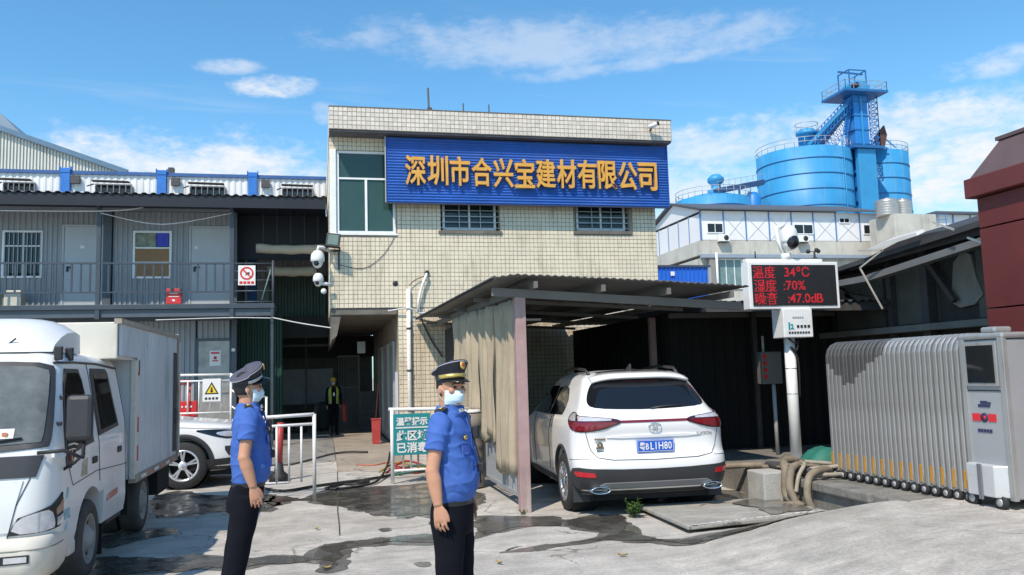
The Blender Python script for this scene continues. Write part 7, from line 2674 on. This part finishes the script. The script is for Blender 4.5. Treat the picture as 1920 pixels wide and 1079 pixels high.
def hand(mb, w, d, side, curl=.55, fore=-1, k_=.88):
    """palm and five fingers hanging from wrist w along d; palm faces the thigh, thumb to the front"""
    w, d = Vector(w), Vector(d).normalized()
    fwd = Vector((0, fore, 0))
    fwd = (fwd - d * fwd.dot(d)).normalized()
    inn = Vector((-side, 0, 0))
    inn = (inn - d * inn.dot(d)).normalized()
    rings = []
    for f, hw, ht in ((-.02, .024, .020), (.0, .026, .019), (.03, .036, .017), (.06, .041, .016), (.085, .041, .014), (.095, .036, .010)):
        c_ = w + d * f
        rings.append([w + (c_ + fwd * hw * math.cos(2 * PI * k / 16) + inn * ht * math.sin(2 * PI * k / 16) - w) * k_ for k in range(16)])
    mb.loft(rings)
    for q, ln, rad in ((.034, .074, .0082), (.0115, .083, .0084), (-.0115, .078, .0082), (-.0335, .062, .0075)):
        b = w + d * .082 + fwd * q
        fan = (d + fwd * q * 2.2).normalized()
        p1 = b + fan * ln * .42 + inn * .004
        d2 = (fan + inn * curl).normalized()
        p2 = p1 + d2 * ln * .33
        d3 = (fan + inn * curl * 2.4).normalized()
        p3 = p2 + d3 * ln * .28
        b, p1, p2, p3 = [w + (q_ - w) * k_ for q_ in (b, p1, p2, p3)]
        mb.tube([b, p1, p2, p3], [rad * 1.0, rad * .95, rad * .88, rad * .7], 10)
        mb.ball(p3, rad * .72, 8, 6)
    b = w + d * .018 + fwd * .022
    dt = (d * .75 + fwd * .62 + inn * .22).normalized()
    p1 = b + dt * .034
    p2 = p1 + (d * .95 + fwd * .28 + inn * .2).normalized() * .030
    p3 = p2 + (d + fwd * .05 + inn * .25).normalized() * .024
    b, p1, p2, p3 = [w + (q_ - w) * k_ for q_ in (b, p1, p2, p3)]
    mb.tube([b, p1, p2, p3], [.013, .0108, .0098, .0076], 10)
    mb.ball(p3, .0082, 8, 6)


def xf(mb, rz, c=(0, 0), tilt=0.0, roll=0.0, zc=1.5):
    """rotate vertices about the neck axis: turn, then nod and tilt"""
    m = Matrix.Rotation(rz, 3, 'Z') @ Matrix.Rotation(roll, 3, 'Y') @ Matrix.Rotation(tilt, 3, 'X')
    out = []
    for p in mb.v:
        q = Vector((p[0] - c[0], p[1] - c[1], p[2] - zc))
        q = m @ q
        out.append((q.x + c[0], q.y + c[1], q.z + zc))
    mb.v = out
    return mb


def person(label, loc, rotz, head_turn, cat='person', height=1.0, outfit='officer', arms=None, belly=0.0, step=0.0, head_nod=0.0, head_roll=0.0, vox=.0046, legs_back=0.0, cap_roll=0.0, cap_nod=0.0):
    t = thing('person', label, cat)
    def hr(mb):
        xf(mb, R(head_turn), (0, .0), R(head_nod), R(head_roll))
        mb.v = [(p[0] * 1.03, .008 + (p[1] - .008) * .915, 1.478 + (p[2] - 1.478) * .875) for p in mb.v]
        return mb
    hc = lambda mb: hr(xf(mb, 0, (0, .014), R(cap_nod), R(cap_roll), 1.66))
    arms = arms or {-1: [(-.195, .01, 1.385), (-.235, .035, 1.12), (-.235, -.02, .875)], 1: [(.195, .01, 1.385), (.245, .03, 1.12), (.245, -.04, .875)]}
    # ---- body, one continuous surface
    b = MB()
    h = MB()
    h.ball((0, .012, 1.608), (.076, .094, .108), 28, 18)
    h.ball((0, -.022, 1.535), (.055, .066, .062), 24, 14)
    h.ball((0, -.062, 1.508), (.026, .024, .020), 14, 8)
    h.loft([[(-.012, -.078, 1.605), (.012, -.078, 1.605), (.006, -.09, 1.605), (-.006, -.09, 1.605)], [(-.018, -.078, 1.562), (.018, -.078, 1.562), (.012, -.108, 1.562), (-.012, -.108, 1.562)], [(-.014, -.078, 1.552), (.014, -.078, 1.552), (.008, -.098, 1.550), (-.008, -.098, 1.550)]], smooth=False)
    h.ball((0, -.082, 1.618), (.05, .012, .010), 14, 6)
    for sx in (-1, 1):
        h.ball((sx * .076, .020, 1.584), (.011, .017, .029), 12, 8)
        h.ball((sx * .043, -.062, 1.578), (.024, .02, .022), 12, 8)
    hr(h)
    b.add(h.v, h.f)
    b.tube([(0, .02, 1.36), (0, .014, 1.45), (0, .008, 1.54)], [.075, .06, .056], 18)
    b.loft([ering(0, .01, z, rx, ry) for z, rx, ry in ((.86, .11, .07), (1.0, .12, .07), (1.2, .12, .07), (1.34, .10, .06), (1.40, .07, .05))])
    for sx in (-1, 1):
        A = [Vector(p) for p in arms[sx]]
        b.tube([(sx * .10, .01, 1.36), A[0], A[0].lerp(A[1], .5), A[1], A[1].lerp(A[2], .28), A[1].lerp(A[2], .7), A[2]], [.03, .036, .040, .039, .043, .034, .0265], 16)
        b.ball(A[1], .041, 14, 10)
        hand(b, A[2], (A[2] - A[1]).normalized() + Vector((0, .05, -.25)), sx)
        st = step * sx
        b.tube([(sx * .085, 0, .90), (sx * .092, st * .5 - .005, .48), (sx * .098, st + .02, .09)], [.07, .05, .04], 14)
        b.tube([(sx * .098, st + .03, .05), (sx * .105, st - .1, .035)], [.035, .03], 10)
    fuse('body', b, SKIN, t, vox, 3)
    for sx in (-1, 1):
        e = MB()
        e.ball((sx * .031, -.0755, 1.600), (.0145, .008, .0075), 12, 8)
        hr(e).build('eye', M('eye_dark', (.03, .02, .018), .2), t)
        e = MB()
        e.tube([(sx * .012, -.088, 1.620), (sx * .032, -.086, 1.626), (sx * .052, -.072, 1.618)], .0042, 6)
        hr(e).build('eyebrow', HAIR, t)
    # ---- hair: a cap of short hair over skull, back and sides
    hm = MB()
    rings = []
    for i in range(13):
        z = 1.545 + (1.716 - 1.545) * i / 12
        k = math.sqrt(max(.02, 1 - ((z - 1.612) / .112) ** 2))
        ring = []
        for j in range(30):
            a = 2 * PI * j / 30
            c_, s_ = math.cos(a), math.sin(a)
            ry = .098 * k
            y = .016 + ry * s_
            lim = -.055 if z > 1.645 else (.012 if z < 1.60 else .012 - (z - 1.60) / .045 * .067)
            x = .0805 * k * c_
            if y < lim:
                # pull the face opening back to the hairline
                x *= .86
                y = max(y, lim) + .012
            ring.append((x, y, z))
        rings.append(ring)
    hm.loft(rings)
    hr(hm).build('hair', HAIR, t)
    # ---- clothing
    sh_ = MB()
    if outfit == 'officer':
        tor = [(.975, .158, .108, .0), (.99, .166, .114, -.002), (1.03, .174, .119 + belly * .5, -.006 - belly * .4), (1.10, .176, .120 + belly, -.008 - belly * .6), (1.18, .178, .119 + belly * .7, -.006 - belly * .4), (1.27, .186, .117, -.002), (1.34, .192, .110, .004), (1.39, .175, .096, .010), (1.425, .130, .080, .014), (1.455, .082, .072, .014), (1.478, .070, .070, .010)]
        sh_.loft([ering(0, yo, z, rx, ry, 32, 2.35) for z, rx, ry, yo in tor])
        for sx in (-1, 1):
            A = [Vector(p) for p in arms[sx]]
            e1 = A[0].lerp(A[1], .57)
            sh_.tube([(sx * .11, .01, 1.37), A[0] + Vector((-sx * .012, 0, .008)), A[0].lerp(A[1], .25), A[0].lerp(A[1], .45), e1], [.060, .066, .063, .062, .064], 20)
            # collar wing
            sh_.prism([(sx * .012, -.068, 1.44), (sx * .085, -.045, 1.43), (sx * .078, -.01, 1.492), (sx * .05, -.055, 1.482)], (sx * .004, -.012, 0))

        def wr(c_, n_):
            v = noise.noise((c_.x * 9, c_.y * 9, c_.z * 5 + 3)) * .0045
            v += noise.noise((c_.x * 16 + c_.z * 9, c_.y * 16, c_.z * 13)) * .0028
            if c_.z < 1.12:
                v += .0035 * noise.noise((math.atan2(c_.y, c_.x) * 5, c_.z * 3, 2)) * (1.12 - c_.z) / .13
            v += .0085 * (1 - abs(noise.noise((c_.x * 6 + c_.z * 9, c_.y * 6 + c_.z * 4, c_.z * 9)))) ** 7 - .006 * (1 - abs(noise.noise((c_.x * 5, c_.y * 8 - c_.z * 6, c_.z * 7 + 4)))) ** 9
            return v
        fuse('shirt', sh_, SHIRT, t, .0065, 3, wr)
    else:
        tor = [(.97, .165, .12, 0), (1.1, .165, .12, -.005), (1.25, .185, .125, 0), (1.36, .19, .11, .005), (1.42, .13, .085, .01), (1.46, .075, .07, .01)]
        sh_.loft([ering(0, yo, z, rx, ry, 28, 2.3) for z, rx, ry, yo in tor])
        for sx in (-1, 1):
            A = [Vector(p) for p in arms[sx]]
            sh_.tube([(sx * .11, .01, 1.37), A[0], A[1], A[2]], [.065, .066, .055, .042], 16)
        fuse('shirt', sh_, TROU, t, .012, 3)
    tr_ = MB()
    tr_.loft([ering(0, yo, z, rx, ry, 28, 2.4) for z, rx, ry, yo in ((.80, .146, .105, .01), (.86, .160, .114, .012), (.93, .160, .113, .008), (1.0, .152, .103, .0), (1.02, .148, .100, 0))])
    for sx in (-1, 1):
        st = step * sx
        tr_.tube([(sx * .082, .008, .90), (sx * .088, .0 + st * .15, .74), (sx * .092, st * .5, .48), (sx * .097, st * .8 + .012, .26), (sx * .10, st + .015, .075)], [.094, .088, .075, .068, .066], 20)

    def wt(c_, n_):
        v = noise.noise((c_.x * 10, c_.y * 10, c_.z * 3)) * .007 + noise.noise((c_.x * 8, c_.y * 8 + c_.z * 7, c_.z * 12)) * .004
        return v
    fuse('trousers', tr_, TROU, t, .008, 3, wt)
    for sx in (-1, 1):
        st = step * sx
        s_ = MB()
        s_.loft([[(sx * .102 + wx * math.cos(2 * PI * k / 16), st + .015 + yc + wy * math.sin(2 * PI * k / 16), z) for k in range(16)] for z, wx, wy, yc in ((.0, .047, .13, -.055), (.02, .05, .135, -.055), (.05, .047, .125, -.05), (.075, .042, .085, -.02), (.10, .04, .05, .01))])
        s_.build('shoe', BOOT, t)
    # ---- head gear
    if outfit == 'officer':
        band = MB()
        band.loft([ering(0, .014, z, rx, ry, 36) for z, rx, ry in ((1.640, .0845, .1035), (1.665, .0865, .106), (1.684, .0875, .107))], caps=False)
        cap_ = thing_part = None
        c0_ = MB()
        rings = []
        for f, rx, ry, dz in ((0, .086, .105, 0), (.25, .094, .112, .012), (.6, .107, .122, .024), (.9, .112, .127, .034), (1.0, .111, .126, .040)):
            ring = []
            for k in range(40):
                a = 2 * PI * k / 40
                x, y = rx * math.cos(a), ry * math.sin(a)
                tilt_ = (-y) * .24 * f
                ring.append((x, .014 + y - .004 * f, 1.676 + dz + tilt_ + (.012 * f if y < 0 else 0)))
            rings.append(ring)
        c0_.loft(rings, caps=False)
        cap = hc(c0_).build('cap', CAPM, t)
        ct_ = MB()
        ct_.loft([[(x * q, .010 + (y - .010) * q, z + .006 * (1 - q * q)) for x, y, z in rings[-1]] for q in (1.0, .96, .75, .45, .1)], caps=True)
        hc(ct_).build('cap_top', CAPTOP, cap)
        pi_ = MB()
        pi_.tube(rings[-2] + [rings[-2][0]], .004, 6, caps=False)
        hc(pi_).build('piping', M('cap_piping', (.30, .30, .36), .6), cap)
        hc(band).build('cap_band', M('cap_band', (.03, .032, .05), .6), cap)
        br_ = MB()
        arc = []
        for k in range(25):
            a = PI * (1.0 + .0) + PI * k / 24
            arc.append((.090 * math.cos(a), .014 + .111 * math.sin(a), 1.662))
        ring = [[(x, y, z - .012), (x * 1.02, .014 + (y - .014) * 1.02, z - .012), (x * 1.025, .014 + (y - .014) * 1.025, z + .012), (x, y, z + .012)] for x, y, z in arc]
        br_.loft(ring, smooth=True)
        hc(br_).build('cap_braid', SILVER if 'left' in label else GOLDB, cap)
        vi = MB()
        ring = []
        for k in range(25):
            a = PI + PI * (k / 24) * .86 + PI * .07
            q = math.sin((a - PI)) ** .8
            x0_, y0_ = .086 * math.cos(a), .014 + .106 * math.sin(a)
            x1_, y1_ = (.086 + .012 * q) * math.cos(a), .014 + (.106 + .058 * q) * math.sin(a)
            ring.append([(x0_, y0_, 1.646), (x1_, y1_, 1.646 - .030 * q), (x1_, y1_, 1.642 - .030 * q), (x0_, y0_, 1.640)])
        vi.loft(ring, smooth=True)
        hc(vi).build('visor', M('visor_black', (.012, .012, .013), .18), cap)
        em_ = MB()
        em_.ball((0, -.122, 1.722), (.021, .008, .026), 16, 8)
        hc(em_).build('cap_badge', GOLDB, cap)
        em_ = MB()
        em_.ball((0, -.129, 1.724), (.011, .004, .013), 12, 6)
        hc(em_).build('badge_centre', M('badge_red', (.4, .05, .03), .4), cap)
        # face mask
        mk_ = MB()
        rings = []
        for i in range(9):
            f = i / 8
            z = 1.488 + .092 * f
            ring = []
            for j in range(17):
                a = R(-78 + 156 * j / 16)
                bulge = .012 * math.sin(PI * f) + .022 * math.exp(-(a / .5) ** 2) * (.4 + .6 * f if f < .8 else .75) + .003 * math.cos(f * 3 * 2 * PI)
                rx, ry = .069 + bulge * .3, .084 + bulge - .020 * (1 - f) ** 2
                ring.append(((rx) * math.sin(a), .0 - ry * math.cos(a) * (1.0 if f > .15 else .95), z))
            rings.append(ring)
        mk_.loft(rings, closed=False, caps=False)
        mo = hr(mk_).build('face_mask', MASKM, t, recalc=False)
        so2 = mo.modifiers.new('s', 'SOLIDIFY')
        so2.thickness = .003
        for sx in (-1, 1):
            lp_ = MB()
            lp_.tube([(sx * .066, -.02, 1.572), (sx * .078, .01, 1.60), (sx * .086, .035, 1.585), (sx * .078, .02, 1.545), (sx * .066, -.018, 1.50)], .0018, 5)
            hr(lp_).build('ear_loop', PAPER, mo)
        # rank boards, badges
        for sx in (-1, 1):
            ep = MB()
            ax_ = Vector((sx * .088, .014, 1.470))
            bx2 = Vector((sx * .178, .014, 1.456))
            ep.beam(ax_, bx2, .052, .012)
            ep_ = ep.build('epaulette', INK, t, bevel=.003)
            g2 = MB()
            g2.ball(ax_.lerp(bx2, .35) + Vector((0, 0, .012)), (.010, .010, .004), 10, 5)
            g2.ball(ax_.lerp(bx2, .68) + Vector((0, 0, .012)), (.007, .015, .004), 10, 5)
            g2.build('rank_mark', GOLDB, ep_)
            cb_ = MB()
            cb_.prism([(sx * .028, -.084, 1.452), (sx * .062, -.074, 1.447), (sx * .060, -.068, 1.464), (sx * .03, -.078, 1.468)], (0, -.006, 0))
            cb_.build('collar_badge', SILVER, t)
        bg_ = MB()
        bg_.ball((-.10, -.121, 1.315), (.026, .008, .013), 14, 6)
        bg_.build('chest_badge', GOLDB, t)
        bg_ = MB()
        bg_.ball((-.10, -.117, 1.315), (.032, .006, .018), 14, 6)
        bg_.build('badge_backing', INK, t)
        lc = MB()
        lc.prism([(-.135, -.108, 1.275), (-.06, -.122, 1.275), (-.06, -.124, 1.235), (-.10, -.124, 1.225), (-.135, -.112, 1.235)], (0, -.004, 0))
        lc.build('pocket_flap', M('pocket_blue', (.06, .125, .45), .8, var=.1), t)
        ln_ = MB()
        yb = -.126 - belly * 1.4
        ln_.tube([(.03, -.09, 1.44), (.02, -.112, 1.36), (.035, -.127 - belly * .4, 1.27), (.05, yb - .012, 1.17), (.055, yb - .008, 1.06)], .005, 6)
        ln_.build('radio_cord', INK, t)
        rd = MB()
        rd.box(.02, .07, -.15, -.118, 1.30, 1.37)
        rd.build('body_camera', INK, t, bevel=.006)
        rd = MB()
        rd.box(.035, .085, yb - .035, yb, 1.12, 1.17)
        rd.build('radio', INK, t, bevel=.006)
        pk = MB()
        pk.tube([(0, -.082, 1.43), (.0, -.112, 1.36), (.0, -.122, 1.27), (0, -.130 - belly * 1.2, 1.14), (0, -.126 - belly, 1.03)], .0045, 6)
        pk.build('placket_seam', M('seam_blue', (.03, .08, .36), .85), t)
        for kz in (1.34, 1.25, 1.16, 1.07):
            bu = MB()
            bu.ball((-.006, -.117 - (.010 + belly * 1.3 if kz < 1.28 else 0), kz), (.007, .004, .007), 10, 6)
            bu.build('button', M('button_blue', (.05, .09, .22), .4), t)
        bt = MB()
        bt.loft([ering(0, .002, z, .158, .110, 32, 2.35) for z in (.955, .980)], caps=False)
        bt.build('belt', BOOT, t)
    else:
        hm_ = MB()
        hm_.loft([ering(0, .01, 1.64 + dz, .105 * k, .128 * k, 32) for dz, k in ((0, 1.0), (.03, .99), (.06, .92), (.085, .78), (.105, .55), (.115, .2))])
        hm_.loft([ering(0, -.004, z, rx, ry, 32) for z, rx, ry in ((1.632, .115, .155), (1.640, .118, .158), (1.646, .112, .15))])
        hr(hm_).build('hard_hat', M('hat_yellow', (.55, .38, .04), .4, var=.12), t)
        mk_ = MB()
        mk_.ball((0, -.052, 1.54), (.055, .05, .042), 16, 10)
        hr(mk_).build('face_mask', M('grey_mask', (.35, .42, .45), .8), t)
        vs_ = MB()
        HV = M('vest_lime', (.42, .55, .06), .7, var=.15)
        rings = []
        for z, rx, ry in ((.93, .185, .140), (1.1, .182, .138), (1.25, .20, .142), (1.36, .20, .128), (1.43, .13, .10)):
            rings.append([(rx * math.sin(a), -ry * math.cos(a), z) for a in [R(28) + (2 * PI - R(56)) * k / 28 for k in range(29)]])
        vs_.loft(rings, closed=False, caps=False)
        vo_ = vs_.build('safety_vest', HV, t, recalc=False)
        q_ = vo_.modifiers.new('s', 'SOLIDIFY')
        q_.thickness = .008
        for z, rx, ry in ((1.0, .190, .145), (1.15, .192, .146)):
            st_ = MB()
            st_.loft([[(rx * math.sin(a), -ry * math.cos(a), zz_) for a in [R(29) + (2 * PI - R(58)) * k / 28 for k in range(29)]] for zz_ in (z - .025, z + .025)], closed=False, caps=False)
            st_.build('reflective_band', SILVER, vo_, recalc=False)
        bd_ = MB()
        bd_.prism([(-.03, -.128, 1.26), (.03, -.128, 1.26), (.03, -.130, 1.16), (-.03, -.130, 1.16)], (0, -.004, 0))
        bd_.build('name_card', PAPER, t)
    if legs_back:
        for o_ in t.children_recursive:
            if o_.type == 'MESH':
                for v in o_.data.vertices:
                    if v.co.z < .98 and o_.name.split('.')[0] in ('trousers', 'shoe', 'belt') or (o_.name.startswith('body') and v.co.z < .85 and abs(v.co.x) < .17):
                        v.co.y += legs_back * (.98 - v.co.z)
    t.location = loc
    t.rotation_euler = (0, 0, R(rotz))
    t.scale = (height * .84, height * .95, height)
    return t


LEFTO = {-1: [(-.188, .012, 1.388), (-.235, .046, 1.150), (-.232, -.012, .968)], 1: [(.188, .02, 1.388), (.220, .03, 1.150), (.20, -.045, .968)]}
person('officer in blue shirt and peaked cap at the left, side view, turned to the building', (-.462, 5.80, 0), 98, 4, height=1.015, arms=LEFTO, belly=.008, head_nod=-2, legs_back=.17, cap_roll=-20, cap_nod=-13)
RIGHTO = {-1: [(-.182, .008, 1.388), (-.230, .036, 1.150), (-.234, .002, .972)], 1: [(.182, .01, 1.388), (.215, .03, 1.150), (.20, -.02, .972)]}
person('officer in blue shirt with gold braided cap at the right, facing half towards the car', (.70, 4.60, 0), 58, -28, height=1.0, arms=RIGHTO, belly=.012, head_nod=2, cap_nod=-7)
person('worker in yellow hard hat and lime vest standing in the dark passage', (.32, 23.0, .15), 5, 4, height=.89, outfit='worker', vox=.011)
fx = thing('fire_extinguisher', 'dull red fire extinguisher held low at the worker side', 'fire extinguisher', (.58, 23.05, .16))
mb = MB()
mb.lathe([(.001, .5), (.08, .5), (.09, .53), (.09, .9), (.06, .98), (.02, 1.0), (.02, 1.06)], (.60, 23.0, 0), n=16, caps=True)
mb.build('cylinder', M('dull_red', (.22, .03, .02), .5), fx)
mb = MB()
mb.beam((.56, 23.0, 1.06), (.66, 23.0, 1.09), .02, .02)
mb.build('handle', INK, fx)

# small litter on the concrete
LEAFY = M('dry_leaf', (.36, .25, .08), .8, var=.3, scale=30)
for k, (x, y, a, lab) in enumerate(((.04, 7.62, .3, 'curled dry yellow leaf beside the front puddle'), (-.05, 9.6, 1.1, 'dry leaf on the bare concrete left of the joint'), (1.5, 7.3, 2.0, 'dry leaf on the concrete behind the right officer'), (4.9, 7.75, .8, 'dry leaf stuck at the slab edge'), (2.6, 7.2, 2.6, 'dry leaf on the concrete in front of the car'))):
    mb = MB()
    n_l = 8
    for i in range(n_l + 1):
        f = i / n_l
        w = .018 * math.sin(PI * f) ** .8 + .001
        c_, s_ = math.cos(a), math.sin(a)
        for sd in (-1, 0, 1):
            lx, ly, lz = (f - .5) * .09, sd * w, .012 + .012 * abs(sd) + .012 * (2 * f - 1) ** 2
            mb.v.append((x + lx * c_ - ly * s_, y + lx * s_ + ly * c_, lz))
    for i in range(n_l):
        for q in (0, 1):
            o_ = i * 3 + q
            mb.f.append((o_, o_ + 1, o_ + 4, o_ + 3))
            mb.sm.append(True)
    tag(mb.build('dry_leaf', LEAFY, recalc=False), lab, 'leaf', 'dry leaves on the yard')
